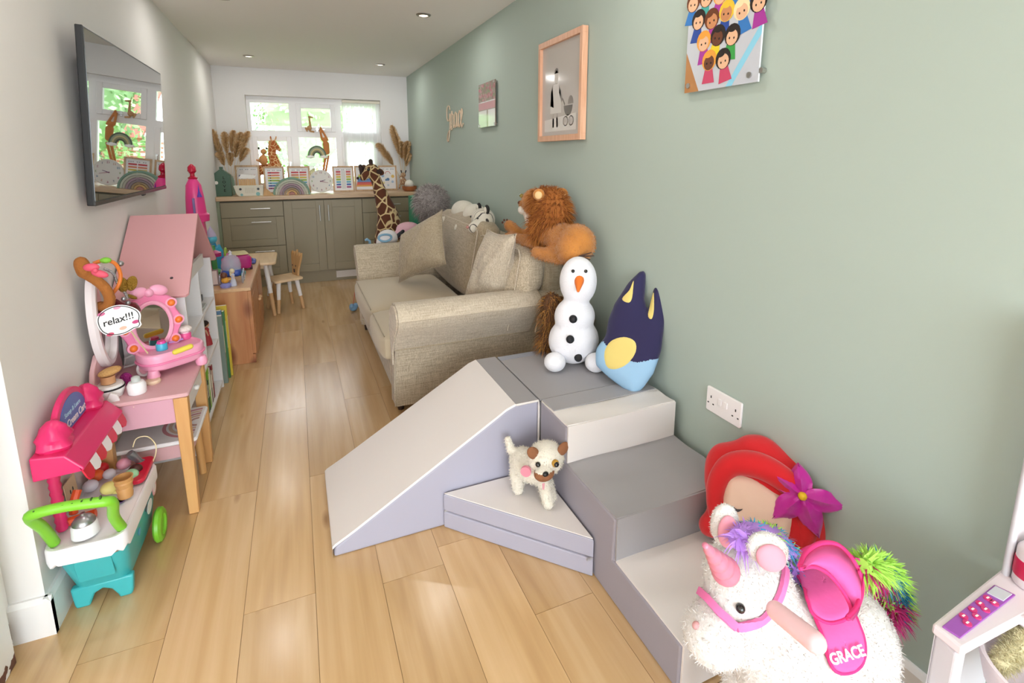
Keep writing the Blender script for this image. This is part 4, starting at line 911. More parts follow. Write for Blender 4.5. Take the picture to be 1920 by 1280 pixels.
# pink castle tower
t = thing('toy_castle_tower', 'tall pink toy castle tower with red finial behind dolls house roof', 'toy', (-.575, 3.62, PZ)); pk = mt('e8418c'); rd = mt('b81238', .25)
bm = BM(); prism(bm, [(-.08, -.06), (.08, -.06), (.08, .06), (-.08, .06)], 0, .02); 
lathe(bm, [(.075, .02), (.062, .1), (.055, .35), (.05, .43)], n=4, M=TR(rot=(0, 0, PI / 4))); obj('tower_base', bm, pk, t, smooth=False, bev=.002)
bm = BM(); lathe(bm, [(.066, .40), (.070, .44), (.056, .45), (.050, .55), (.042, .62), (.022, .66), (0, .66)], n=18); obj('turret', bm, pk, t)
bm = BM(); cbox(bm, (.0, -.055, .50), (.012, .02, .09)); obj('balcony', bm, mt('7f6fa8'), t, bev=.002, label='lilac balcony')
bm = BM(); lathe(bm, [(.012, .64), (.028, .665), (.014, .675), (.012, .69), (.024, .705), (.022, .73), (.008, .745), (.0, .75)], n=10); obj('finial', bm, rd, t)
bm = BM(); lathe(bm, [(.016, .55), (.005, .585), (0, .63)], n=10, M=TR((.03, -.035, 0))); obj('side_spire', bm, mt('5a3aa8'), t)

# ------------------------------------------------------------------ child's table and chair
pale = wood('pale_beech', (222, 190, 148), (236, 208, 170), 'Y', 1, .45); legw = wood('leg_wood', (196, 152, 104), (214, 172, 122), 'Z', 1, .5)
wl = mat('leg_white', 'efeae6', .45)
t = thing("play_table", "child's pale wood table with white dipped legs beyond pine cabinet", 'table', (-.42, 4.62, 0))
bm = BM(); slab(bm, .46, .50, .02, .04, TR((0, 0, .43))); obj('tabletop', bm, pale, t)
def dipped(t, x, y, z, fx, fy, r=.018):
    a = Vector((x, y, z)); b = Vector((fx, fy, .001)); m_ = a.lerp(b, .56)
    bm = BM(); cyl(bm, b, m_, r * .8, r * .95); l = obj('leg', bm, legw, t); bm = BM(); cyl(bm, m_, a, r * .952, r * 1.1); obj('painted_upper', bm, wl, l, label='white painted upper half')
for sx in (-1, 1):
    for sy in (-1, 1): dipped(t, sx * .15, sy * .17, .43, sx * .19 - .0, sy * .215)
bm = BM(); cbox(bm, (0, 0, .41), (.33, .37, .035)); obj('apron', bm, pale, t, smooth=False)
t = thing("play_chair", "child's small wooden chair with crown shaped back and white dipped legs", 'chair', (-.15, 4.60, 0), .42)
bm = BM(); slab(bm, .24, .24, .02, .02, TR((-.0, 0, .255))); obj('seat', bm, pale, t)
for sx in (-1, 1):
    for sy in (-1, 1): dipped(t, sx * .075, sy * .08, .255, sx * .105, sy * .11, .016)
bm = BM(); crown = [(-.055, 0), (.055, 0), (.055, .03), (.085, .13)]
for k in range(5):
    a = -.085 + .17 * (4 - k) / 4; crown += [(a + .008, .185 - (.0 if k % 2 else .0)), (a - .010, .205 + (.02 if k == 2 else 0)), (a - .022, .17)]
crown = crown[:-1] + [(-.09, .15), (-.055, .05)]
prism(bm, crown, -.008, .008, FR((.105, 0, .275), (0, 1, 0), (.12, 0, 1))); b_o = obj('backrest', bm, wood('crown_back', (196, 148, 92), (212, 168, 114), 'Z', 1, .4), t, smooth=False, bev=.003)
for y_ in (-.03, .03):
    bm = BM(); shade_disc(bm, (.098, y_, .36), (-1, 0, 0), .007, .002); obj('eye_hole', bm, mat('dark_hole', '4a3a3c', .7), b_o)
bm = BM(); prism(bm, [(-.012, 0), (.012, 0), (.012, .03), (-.012, .03)], 0, .002, FR((.094, 0, .30), (0, 1, 0), (0, 0, 1))); obj('peg_slot', bm, mat('dark_hole', '4a3a3c', .7), b_o, smooth=False)

# ------------------------------------------------------------------ vanity table, stool
vp = mat('vanity_pink', 'dcaeb2', .5); vw = wood('vanity_leg_wood', (206, 152, 92), (222, 172, 112), 'Z', 1, .45); VZ = .468
VX0, VX1, VY0, VY1 = XL + .018, -.395, 1.955, 2.335
t = thing('dressing_table', "child's pink dressing table with wooden legs against left wall", 'table', ((VX0 + VX1) / 2, (VY0 + VY1) / 2, 0))
bm = BM(); slab(bm, VX1 - VX0, VY1 - VY0, .014, .012, TR(((VX0 + VX1) / 2, (VY0 + VY1) / 2, VZ - .014))); wobj('tabletop', bm, vp, t)
dot_m = mat('vanity_pink_dots', 'dba6b8', .5); nt = dot_m.node_tree; b_ = nt.nodes['Principled BSDF']; tc = nt.nodes.new('ShaderNodeTexCoord'); v = nt.nodes.new('ShaderNodeTexVoronoi'); v.inputs['Scale'].default_value = 32; v.inputs['Randomness'].default_value = .45
nt.links.new(tc.outputs['Object'], v.inputs['Vector']); lt = nt.nodes.new('ShaderNodeMath'); lt.operation = 'LESS_THAN'; lt.inputs[1].default_value = .13; nt.links.new(v.outputs['Distance'], lt.inputs[0]); mx = nt.nodes.new('ShaderNodeMixRGB'); mx.inputs[1].default_value = srgb('d9a6b6'); mx.inputs[2].default_value = srgb('efd9c2'); nt.links.new(lt.outputs[0], mx.inputs[0]); nt.links.new(mx.outputs[0], b_.inputs['Base Color'])
bm = BM(); box(bm, (VX0 + .01, VY0 + .02, VZ - .11), (VX1 - .03, VY0 + .032, VZ - .014)); wobj('side_panel', bm, dot_m, t, smooth=False, label='pink panel with tiny gold dots')
bm = BM(); box(bm, (VX0 + .01, VY1 - .032, VZ - .11), (VX1 - .03, VY1 - .02, VZ - .014)); wobj('side_panel', bm, dot_m, t, smooth=False)
bm = BM(); box(bm, (VX1 - .032, VY0 + .034, VZ - .105), (VX1 - .018, VY1 - .034, VZ - .017)); d = wobj('drawer', bm, dh_white, t, smooth=False, bev=.002, label='white drawer front')
bm = BM(); ell(bm, (VX1 - .010, (VY0 + VY1) / 2, VZ - .06), .010, n=12); wobj('knob', bm, white_plastic, d)
for x in (VX0 + .03, VX1 - .028):
    for y_ in (VY0 + .022, VY1 - .022):
        bm = BM(); ring_loft(bm, [[Vector((x + dx, y_ + dy, z)) for dx, dy in ((-w, -.017), (w, -.017), (w, .017), (-w, .017))] for z, w in ((.001, .016), (VZ - .016, .022))]); wobj('leg', bm, vw, t, smooth=False, bev=.003)
bm = BM(); pts = [(1.99 - 0, VZ), (2.30, VZ), (2.30, VZ + .03), (2.27, VZ + .10), (2.22, VZ + .14), (2.07, VZ + .14), (2.02, VZ + .10), (1.99, VZ + .03)]
prism(bm, pts, VX0, VX0 + .014, Matrix(((0, 0, 1, 0), (1, 0, 0, 0), (0, 1, 0, 0), (0, 0, 0, 1)))); wobj('mirror_stand', bm, vp, t, bev=.003)
# oval mirror
mc = Vector((-.668, 2.13, VZ + .262)); bm = BM(); rings = []
def oval(bm, c, a, b, th, n=40, x0=0., w=.028):
    out = [Vector((0, a * math.cos(2 * PI * k / n), b * math.sin(2 * PI * k / n))) for k in range(n)]
    prof = []
    for k in range(n + 1):
        o = out[k % n]; i_ = o * (1 - w / a) if False else Vector((0, o.y * (1 - w / a), o.z * (1 - w / b)))
        prof.append([c + o + Vector((0, 0, 0)), c + o + Vector((th * .7, 0, 0)), c + o.lerp(i_, .3) + Vector((th, 0, 0)), c + o.lerp(i_, .8) + Vector((th, 0, 0)), c + i_ + Vector((th * .4, 0, 0)), c + i_])
    ring_loft(bm, prof, cap=False); bmesh.ops.remove_doubles(bm, verts=bm.verts, dist=1e-6)
oval(bm, mc, .105, .185, .026); mf = wobj('mirror_frame', bm, mat('mirror_frame_white', 'efe6e8', .3), t)
bm = BM(); cyl(bm, mc + Vector((.004, 0, 0)), mc + Vector((.008, 0, 0)), .1, n=40); bmesh.ops.scale(bm, vec=(1, .82, 1.62), verts=bm.verts, space=Matrix.Translation(-mc)); wobj('mirror', bm, mat('mirror_glass', 'd9d6d4', .02, 1.0), t)
# stool tucked below
t = thing('stool', "white topped child's stool with painted pink rainbow under dressing table", 'stool', (-.525, 2.13, 0))
SZ = .275; bm = BM(); slab(bm, .26, .27, .015, .015, TR((0, 0, SZ - .015))); obj('seat', bm, dh_white, t)
for k, (r, c) in enumerate(((.115, 'c98a92'), (.095, 'd9bca6'), (.075, 'c08a8e'), (.055, 'd8b8a4'), (.035, 'b9938c'))):
    bm = BM(); n = 28; ri = r - .012; P = [(.115 - r * math.sin(PI * i / n), r * math.cos(PI * i / n)) for i in range(n + 1)] + [(.115 - ri * math.sin(PI * i / n), ri * math.cos(PI * i / n)) for i in range(n, -1, -1)]
    prism(bm, P, SZ + .0, SZ + .0006); obj('painted_arch', bm, mat('paint_' + c, c, .6), t, smooth=False)
bm = BM(); cbox(bm, (0, 0, SZ - .045), (.21, .22, .06)); obj('apron', bm, vp, t, smooth=False)
for x in (-.085, .085):
    for y_ in (-.09, .09): bm = BM(); cyl(bm, (x * 1.1, y_ * 1.1, .001), (x, y_, SZ - .016), .013, .017, n=12); obj('leg', bm, vw, t)

# ================================================================== SOFA
linen = weave('oatmeal_linen', 'a08f76', 'dccdb4', 480)
linen_dk = weave('oatmeal_linen_cushion', '958469', 'bfae94', 480)
linen_lt = weave('pale_linen_cushion', 'b09f87', 'dccfba', 480)
seat_fab = mat('sofa_seat_fabric', 'c4b498', .7, bump=.08, bscale=400, sheen=.3)
t = thing('sofa', 'oatmeal linen two seat sofa standing against green wall', 'sofa', (.80, 3.05, 0))
SX0, SX1 = .385, 1.235; YN, YF = 2.39, 3.83
bm = BM(); pad(bm, (SX0 + .012, YN + .03, .055), (SX1 - .01, YF - .03, .265), .02, div=6); wobj('base', bm, linen, t)
def arm_prof(s, y0):
    # outward flare: (y offset outward is negative for the near arm)
    P = [(0, .045), (-.012, .15), (-.04, .28), (-.085, .39), (-.15, .48), (-.215, .535), (-.232, .565), (-.215, .595), (-.17, .612), (-.11, .602), (-.055, .56), (-.01, .50), (.03, .42), (.06, .30), (.075, .20), (.08, .045)]
    return [(y0 + s * a, z) for a, z in P]
def arm(s, y0, name='arm'):
    P = arm_prof(s, y0); bm = BM()
    rings = []
    for x, k in ((SX0, .0), (SX0 - .012, .02), (SX0 - .012, .02), ):
        pass
    cy_ = sum(p[0] for p in P) / len(P); cz = .33
    def sc(f): return [(cy_ + (a - cy_) * f, cz + (z - cz) * f) for a, z in P]
    for x, f in ((SX0 - .004, .955), (SX0, .985), (SX0 + .012, 1), (.6, 1.0), (.9, 1.0), (SX1 - .01, 1), (SX1, .985)):
        rings.append([Vector((x, a, max(z, .045))) for a, z in sc(f)])
    ring_loft(bm, rings); a_ = wobj(name, bm, linen, t, ang=60)
    bm = BM(); tube(bm, [Vector((SX0 - .002, a, max(z, .045))) for a, z in sc(.985)][0:], .0035, 6); wobj('piping', bm, linen_lt, a_)
    return a_, P
an, Pn = arm(1, YN); af, Pf = arm(-1, YF)
# loose arm cap with pointed front flap
bm = BM(); th = .007; cy_ = YN - .06; Po = [p for p in Pn if p[1] > .37][0:]
Po = Po[:-1]
inn = [(a, z) for a, z in Po]; 
def off(P, d):
    out = []
    for i, p in enumerate(P):
        q0, q1 = P[max(i - 1, 0)], P[min(i + 1, len(P) - 1)]; tx, tz = q1[0] - q0[0], q1[1] - q0[1]; L = math.hypot(tx, tz); out.append((p[0] - tz / L * d, p[1] + tx / L * d) if True else p)
    return out
o1 = off(inn, .004); o2 = off(inn, .016)
if min(p[0] for p in o2) > min(p[0] for p in inn): o1 = off(inn, -.004); o2 = off(inn, -.012)
rings = []
for x in (SX0 - .012, .55, .75, .95, 1.075): rings.append([Vector((x, a, z)) for a, z in o2] + [Vector((x, a, z)) for a, z in reversed(o1)])
ring_loft(bm, rings)
cap_o = wobj('arm_cap', bm, linen_lt, t, ang=50, label='loose paler linen arm cap')
bm = BM(); tube(bm, [Vector((SX0 - .012, o2[0][0] - .001, o2[0][1])), Vector((.7, o2[0][0] - .001, o2[0][1])), Vector((1.075, o2[0][0] - .001, o2[0][1]))], .003, 6); tube(bm, [Vector((1.075, a, z)) for a, z in o2], .003, 6); wobj('hem', bm, linen_dk, cap_o)
bm = BM(); fl = [(YN - .085, .375), (YN - .16, .47), (YN - .222, .53), (YN - .238, .565), (YN - .217, .60), (YN - .17, .618), (YN - .10, .605), (YN - .045, .56), (YN - .02, .48), (YN - .05, .36), (YN - .075, .30)]
prism(bm, fl, SX0 - .020, SX0 - .012, Matrix(((0, 0, 1, 0), (1, 0, 0, 0), (0, 1, 0, 0), (0, 0, 0, 1)))); wobj('arm_cap_flap', bm, linen_lt, cap_o, smooth=False, bev=.002)
# back frame
bm = BM(); pad(bm, (1.10, YN + .01, .10), (1.245, YF - .01, .56), .03, div=8); pad(bm, (1.10, YN - .17, .54), (1.245, YF + .17, .80), .05, div=8, puff=.01); wobj('back_frame', bm, linen_dk, t)
SEAM = 2.93
bm = BM(); pad(bm, (.345, YN + .05, .262), (.93, SEAM - .003, .40), .035, div=10, puff=.022); wobj('seat_cushion', bm, seat_fab, t)
bm = BM(); pad(bm, (.345, SEAM + .003, .262), (.93, YF - .075, .40), .035, div=10, puff=.022); wobj('seat_cushion', bm, seat_fab, t)
for a, b in ((YN + .05, SEAM - .003), (SEAM + .003, YF - .075)):
    bm = BM(); r = .03
    loop = [(.352, a + .01), (.352, b - .01), (.92, b - .01), (.92, a + .01)]
    for z in (.392,): tube(bm, [Vector((x, y, z)) for x, y in ((.356, a + .03), (.356, b - .03))], .0035, 6)
    wobj('piping', bm, linen_dk, t)
for y0, y1, n_ in ((YN - .17, 2.85, 0), (2.86, YF - .02, 1)):
    M = TR((1.045, (y0 + y1) / 2, .60 if n_ == 0 else .63), (0, .18, 0)); bm = BM(); w = (y1 - y0) / 2
    pad(bm, (-.08, -w, -.235), (.08, w, .215 if n_ == 0 else .25), .055, div=10, puff=.028, M=M)
    if n_ == 0:
        for v in bm.verts:
            k = max(0, min(1, (.62 - v.co.z) / .10)); v.co.y = v.co.y * (1 - k) + max(v.co.y, 2.39) * k
    c_ = wobj('back_cushion', bm, linen if n_ == 0 else linen_dk, t)
    bm = BM()
    for sx in (-.08, .08):
        tube(bm, [M @ Vector(p) for p in ((sx, -w + .025, -.2), (sx, -w + .025, .18), (sx, -w + .05, .21), (sx, w - .05, .21), (sx, w - .02, .2))], .004, 6)
    wobj('piping', bm, linen_lt, c_)
for x in (.42, 1.17):
    for y in (YN + .06, YF - .06): bm = BM(); cyl(bm, (x, y, .001), (x, y, .06), .016, .022, 12); wobj('foot', bm, mat('dark_wood_foot', '3b2a20', .5), t)
def qpillow(name, label, A, B, C_, D, th, m, wr=.008, seed=1):
    """Throw pillow spanned by four corner points in the room."""
    A, B, C_, D = map(Vector, (A, B, C_, D)); bm = BM(); pillow(bm, 2, 2, 2, n=18, pinch=.09, seed=seed)
    nrm = (C_ - A).cross(D - B).normalized(); rr = random.Random(seed); ph = [rr.uniform(0, 6) for _ in range(4)]
    for v in bm.verts:
        u, w, h = v.co.x, v.co.y, v.co.z; a, b = (u + 1) / 2, (w + 1) / 2
        p = A * (1 - a) * (1 - b) + B * a * (1 - b) + C_ * a * b + D * (1 - a) * b
        v.co = p + nrm * (h * th / 2 + wr * (1 - u * u) * (1 - w * w) * (math.sin(5 * u + ph[0]) * math.sin(4 * w + ph[1]) + .5 * math.sin(9 * u - 6 * w + ph[2])))
    o = wobj(name, bm, m, None, ang=180); bm = BM()
    e = []
    for P, Q in ((A, B), (B, C_), (C_, D), (D, A)):
        for k in range(10):
            f = k / 10; cc = (A + B + C_ + D) / 4; q = P.lerp(Q, f); e.append(q + (cc - q) * .09 * (1 - (2 * f - 1) ** 2))
    tube(bm, e, .0035, 6, closed=True); wobj('piping', bm, m, o); return tag(o, label, 'cushion')
qpillow('throw_pillow', 'darker linen throw pillow leaning in the far corner of the sofa', at(748, 530, y=3.40), at(836, 495, y=3.02), at(829, 393, y=3.30), at(752, 440, y=3.55), .15, linen_dk, seed=2)
qpillow('throw_pillow', 'paler linen throw pillow slumped at the near end of sofa', at(868, 572, y=2.60), at(942, 574, y=2.38), at(968, 438, x=.945), at(914, 430, x=.93), .13, linen_lt, wr=.014, seed=5)

# ================================================================== SOFT PLAY BLOCKS
vin_w = mat('ivory_vinyl', 'e6dfdb', .5, bump=.03, bscale=30); vin_g = mat('grey_vinyl', 'a3a0a2', .5, bump=.03, bscale=30); vin_s = mat('lavender_grey_vinyl', 'a9a7b6', .55, bump=.02, bscale=20)
BX0, BX1, BY0, BY1 = .768, 1.222, 1.545, 1.985; H = .40
XZ = lambda y0: Matrix(((1, 0, 0, 0), (0, 0, 1, 0), (0, 1, 0, 0), (0, 0, 0, 1)))
YZ = Matrix(((0, 0, 1, 0), (1, 0, 0, 0), (0, 1, 0, 0), (0, 0, 0, 1)))
t = thing('foam_ramp', 'ivory topped grey foam play ramp sloping down from the corner block', 'play block', (.4, 1.76, 0))
prof = [(.03, 0), (BX0 - .004, 0), (BX0 - .004, H), (.672, H), (.64, H - .012), (.035, .035)]
bm = BM(); prism(bm, prof, BY0, BY1, XZ(0)); wobj('body', bm, vin_s, t, smooth=False, bev=.008)
def strip(bm, x0, z0, x1, z1, y0, y1, th=.004):
    d = Vector((x1 - x0, 0, z1 - z0)).normalized(); n_ = Vector((-d.z, 0, d.x)); n_ = n_ if n_.z > 0 else -n_
    ring_loft(bm, [[Vector((x, y0, z)) + n_ * -.002, Vector((x, y1, z)) + n_ * -.002, Vector((x, y1 - .003, z)) + n_ * th, Vector((x, y0 + .003, z)) + n_ * th] for x, z in ((x0, z0), (x1, z1))])
bm = BM(); P = [(.027, .006), (.028, .034), (.036, .042)] + [(x, .035 + (x - .035) * .5835 + .003) for x in (.10, .2, .3, .4, .5, .6)] + [(.636, .3895), (.672, .4025)]
ring_loft(bm, [[Vector((x, BY0 - .003, z - .002)), Vector((x, BY1 + .003, z - .002)), Vector((x, BY1 - .001, z + .004)), Vector((x, BY0 + .001, z + .004))] for x, z in P]); wobj('slope_cover', bm, vin_w, t, ang=30, label='ivory sloping top')
bm = BM(); box(bm, (.674, BY0 - .002, H - .001), (BX0 - .003, BY1 + .002, H + .005)); wobj('top_flap', bm, vin_g, t, smooth=False, bev=.002, label='grey hook and loop flap')
bm = BM(); tube(bm, [Vector((.672, BY0 - .002, H + .003)), Vector((BX0 - .006, BY0 - .003, H + .003)), Vector((BX0 - .005, BY0 - .004, H - .02)), Vector((BX0 - .005, BY0 - .004, .02))], .004, 6); wobj('edge_piping', bm, vin_w, t)
bm = BM()
for x, y, r in ((.60, 1.70, .006), (.615, 1.76, .004)): shade_disc(bm, (x, y, .36 + (x - .60) * .56 + .0035), (-.5, 0, .87), r, .0012, 10)
wobj('pink_mark', bm, mat('pink_mark', 'c98f9a', .7), t)
t = thing('foam_corner_block', 'grey foam corner block topped by two soft toys', 'play block', (.99, 1.765, 0))
bm = BM(); pad(bm, (BX0, BY0, 0), (BX1, BY1, H - .002), .012, div=8); wobj('body', bm, vin_g, t)
bm = BM()
box(bm, (BX0 + .004, BY1 - .045, H - .003), (BX1 - .004, BY1 - .003, H + .003)); wobj('top_border', bm, mat('blue_grey_vinyl', '9a9da8', .5), t, smooth=False, bev=.002)
bm = BM(); box(bm, (BX0 + .003, BY0 + .002, H - .003), (BX1 - .004, BY1 - .047, H + .003)); wobj('top_panel', bm, vin_g, t, smooth=False, bev=.002)
# steps
t = thing('foam_steps', 'grey and ivory three step foam stairs beside green wall', 'play block', (.99, 1.15, 0))
Y3, Y2, Y1_, Y0_ = BY0 - .006, 1.345, 1.055, .775; h3, h2, h1 = .40, .267, .133
SP = [(Y0_, 0), (Y3, 0), (Y3, h3), (Y2, h3), (Y2 + .004, h2), (Y1_, h2), (Y1_ + .004, h1), (Y0_, h1)]
bm = BM(); prism(bm, SP, BX0, BX1, YZ); wobj('body', bm, mat('mauve_grey_vinyl', '9c97a0', .5), t, smooth=False, bev=.007)
def cover(a, b, m, nm, lab=None, lift=.004):
    bm = BM(); (y0, z0), (y1, z1) = a, b; N = 14; rr = random.Random(int(y0 * 1000)); d = Vector((0, y1 - y0, z1 - z0)); n_ = Vector((0, -(z1 - z0), (y1 - y0))).normalized(); n_ = n_ if n_.z + -n_.y * .5 > 0 else -n_
    g = [[Vector((BX0 + .004 + (BX1 - BX0 - .008) * i / N, y0, z0)) + d * (j / 8) + n_ * (lift + (.0022 * math.sin(i * .5 + j * 1.3 + y0 * 20) if nm == 'tread' else .0008)) for j in range(9)] for i in range(N + 1)]
    V = [[bm.verts.new(p) for p in r] for r in g]; U = [[bm.verts.new(p - n_ * .006) for p in r] for r in g]
    for i in range(N):
        for j in range(8): bm.faces.new((V[i][j], V[i + 1][j], V[i + 1][j + 1], V[i][j + 1])); bm.faces.new((U[i][j], U[i][j + 1], U[i + 1][j + 1], U[i + 1][j]))
    for i in range(N):
        for j, in ((0,), (8,)): bm.faces.new((V[i][j], V[i + 1][j], U[i + 1][j], U[i][j]))
    for j in range(8):
        for i in (0, N): bm.faces.new((V[i][j], V[i][j + 1], U[i][j + 1], U[i][j]))
    return wobj(nm, bm, m, t, ang=50, label=lab)
cover((Y2 - .001, h3), (Y3 - .001, h3), vin_w, 'tread', 'ivory top tread'); cover((Y2 - .002, h2 + .003), (Y2 - .002, h3 + .003), vin_w, 'riser', 'ivory riser')
cover((Y1_ - .001, h2), (Y2 - .006, h2), vin_g, 'tread', 'grey middle tread'); cover((Y1_ - .002, h1 + .003), (Y1_ - .002, h2 + .003), vin_g, 'riser', 'grey riser')
cover((Y0_ - .001, h1), (Y1_ - .006, h1), vin_w, 'tread', 'ivory bottom tread'); cover((Y0_ - .002, .004), (Y0_ - .002, h1 + .003), vin_w, 'riser', 'ivory bottom riser')
bm = BM(); box(bm, (BX0 + .006, Y2 + .10, h3 + .0045), (BX1 - .01, Y3 - .002, h3 + .0085)); wobj('top_flap', bm, vin_g, t, smooth=False, bev=.002, label='grey flap')
# folding triangle mat: two layers hinged together
t = thing('triangle_mat', 'folded grey triangular foam mat with ivory top on the floor', 'play block', (.64, 1.40, 0))
TA, TB, TC = Vector((.395, BY0 - .008, 0)), Vector((BX0 - .006, BY0 - .008, 0)), Vector((BX0 - .006, 1.148, 0))
def tri(z0, z1, m, nm, ins=0.0, lab=None, bev=.005):
    c = (TA + TB + TC) / 3; bm = BM(); q = [p + (c - p) * ins for p in (TC, TB, TA)]; prism(bm, [(p.x, p.y) for p in q], z0, z1); return wobj(nm, bm, m, t, smooth=False, bev=bev, label=lab)
tri(.001, .064, vin_s, 'layer'); tri(.067, .131, vin_s, 'layer'); tri(.1315, .1345, vin_w, 'top_cover', .015, 'ivory top', .001)
bm = BM(); cbox(bm, TA + Vector((.012, -.004, .067)), (.02, .006, .006)); cbox(bm, TC + Vector((-.012, .004, .067)), (.02, .006, .006)); wobj('hinge_tape', bm, vin_g, t, smooth=False)
# socket
t = thing('wall_socket', 'white double switched wall socket low on green wall', 'socket', (XR - .004, 1.147, .43))
Ms = FR((XR - .0005, 1.147, .473), (0, -1, 0), (0, 0, 1))
def SB(nm, m, w, h, d, cx=0, cy=0, z0=0, par=None, r=.006, **k):
    bm = BM(); prism(bm, rrect(w, h, r, 4, cx, cy), z0, z0 + d, Ms); return wobj(nm, bm, m, par or t, smooth=False, **k)
ws = mat('socket_white', 'f4f0ef', .3)
fz = 1 if (Ms.to_3x3() @ Vector((0, 0, 1))).x < 0 else -1
pl = SB('plate', ws, .146, .086, .009 * fz, bev=.0025)
for cx, sx in ((-.040, 1), (.040, -1)):
    SB('switch', ws, .014, .022, .004 * fz, cx + sx * .028, .008, .009 * fz, r=.002, bev=.001)
    for dx, dy, w, h in ((0, .010, .0045, .009), (-.011, -.013, .0065, .0045), (.011, -.013, .0065, .0045)): SB('pin_hole', mat('pin_hole', '3a3636', .8), w, h, .0006 * fz, cx - sx * .012 + dx, dy, .009 * fz, pl, r=.0015)

# ================================================================== SOFT TOYS
def eye(parent, c, n, r=.006, white=False, iris=None):
    c, n = Vector(c), Vector(n).normalized(); bm = BM()
    if white: ell(bm, c, r * 1.5, n=12); wobj('eye_white', bm, mat('eye_white', 'f4f2ee', .3), parent); bm = BM(); c = c + n * r * .9
    if iris: ell(bm, c, r * 1.35, n=12); wobj('iris', bm, mat('iris_' + iris, iris, .2), parent); bm = BM(); c = c + n * r * .7
    ell(bm, c, r, n=12); wobj('eye', bm, mat('glossy_black_eye', '0c0a0a', .08, coat=.6), parent)
# ---- lion on the sofa back
lf = mat('lion_fur', 'c48038', .9, sheen=.3, bump=.5, bscale=120, var=.1, vscale=14); mane = [mat('mane_rust', 'a8642a', .9), mat('mane_gold', 'c68038', .9), mat('mane_dark', '8a4c20', .9)]
LX = 1.13; t = thing('lion_plush', 'large tan plush lion with long mane lying along the sofa back', 'soft toy', (LX, 2.15, .80))
bm = BM()
ell(bm, (LX, 1.92, .905), (.078, .095, .085)); cap(bm, (LX, 1.97, .905), (LX, 2.22, .915), .07, .075); ell(bm, (LX - .04, 1.91, .875), (.06, .085, .065)); cap(bm, (LX - .06, 1.96, .835), (LX - .10, 2.12, .835), .034, .03)
cap(bm, (LX, 2.18, .93), (LX - .02, 2.24, 1.04), .07, .065)
ell(bm, (LX - .03, 2.30, 1.055), (.062, .078, .066)); cap(bm, (LX - .035, 2.36, 1.045), (LX - .04, 2.405, 1.03), .036, .028)
cap(bm, (LX - .05, 2.22, .865), (LX - .07, 2.48, .850), .036, .028); ell(bm, (LX - .075, 2.51, .85), (.032, .042, .026))
cap(bm, (LX + .03, 2.27, .865), (LX + .01, 2.50, .86), .034, .03); cap(bm, (LX - .02, 2.52, .865), (LX - .04, 2.60, .90), .032, .032)
def lp(c, n): return 0
body = blob('body', bm, lf, t, vox=.010, smooth=6); fur(body, 'body_fur', lf, 9000, .012, .0022, droop=.3, jit=.4)
bm = BM(); ell(bm, (LX - .045, 2.39, 1.008), (.032, .035, .026)); cap(bm, (LX - .035, 2.355, .995), (LX - .035, 2.335, .955), .03, .024); wobj('chin', bm, mat('lion_white', 'ece4d8', .9, bump=.4, bscale=100), t, label='white chin fur')
bm = BM(); ell(bm, (LX - .048, 2.43, 1.042), (.016, .008, .011)); wobj('nose', bm, mat('nose_brown', '5a3020', .4), t)
for s in (-1, 1): eye(t, (LX - .035 + s * .042, 2.35, 1.085), (s * .5, .8, .3), .008, iris='8a7a3a')
for s in (-1, 1):
    bm = BM(); ell(bm, (LX - .02 + s * .062, 2.14, 1.105), (.028, .014, .028), (0, 0, -.5)); e_ = wobj('ear', bm, lf, t); bm = BM(); ell(bm, (LX - .028 + s * .062, 2.128, 1.103), (.018, .008, .019), (0, 0, -.5)); wobj('ear_lining', bm, mat('ear_cream', 'e6c08a', .9), e_)
for dx, dy, dz, r in ((0, 0, 0, .013), (.02, -.003, .012, .007), (-.02, 0, .012, .007), (.008, 0, .024, .007), (-.01, 0, .024, .007)):
    bm = BM(); ell(bm, (LX + dx - .055, 2.625 + dy - .01, .905 + dz), (r * .8, r * .6, r), n=10); wobj('paw_pad', bm, mat('pad_brown', '5a2e20', .6), t)
bm = BM(); rr = random.Random(8); P = []
bmh = BM(); ell(bmh, (LX - .005, 2.15, 1.01), (.080, .095, .125), n=20); ell(bmh, (LX - .02, 2.22, 1.07), (.072, .055, .065), n=16); ell(bmh, (LX - .03, 2.20, .95), (.075, .06, .09), n=16)
m_o = wobj('mane', bmh, mane[0], t)
fur(m_o, 'mane_hair', None, 9000, .040, .003, droop=.6, jit=.3, keep=lambda q, n: not (n.y > .35 and q.z > .05), mats=mane, pick=None)
me = m_o.children[0].data; rr = random.Random(2)
for i, p in enumerate(me.polygons): p.material_index = (i // 3 * 7919) % 3
# ---- sleeping white tiger
stripe = mat('tiger_cream', 'ded6c6', .9, sheen=.3); nt = stripe.node_tree; b_ = nt.nodes['Principled BSDF']; tc = nt.nodes.new('ShaderNodeTexCoord'); w = nt.nodes.new('ShaderNodeTexWave'); w.bands_direction = 'Y'; w.inputs['Scale'].default_value = 11; w.inputs['Distortion'].default_value = 7; w.inputs['Detail'].default_value = 1.5
nt.links.new(tc.outputs['Object'], w.inputs['Vector']); r = nt.nodes.new('ShaderNodeValToRGB'); r.color_ramp.elements[0].position = .03; r.color_ramp.elements[0].color = srgb('3a3634'); r.color_ramp.elements[1].position = .09; r.color_ramp.elements[1].color = srgb('ddd5c4')
nt.links.new(w.outputs['Fac'], r.inputs[0]); nt.links.new(r.outputs[0], b_.inputs['Base Color'])
tcream = mat('tiger_plain', 'dfd8c8', .9, sheen=.3, bump=.4, bscale=120, var=.06, vscale=12)
t = thing('tiger_plush', 'white plush tiger with black stripes lying on top of sofa back', 'soft toy', (1.10, 3.3, .80))
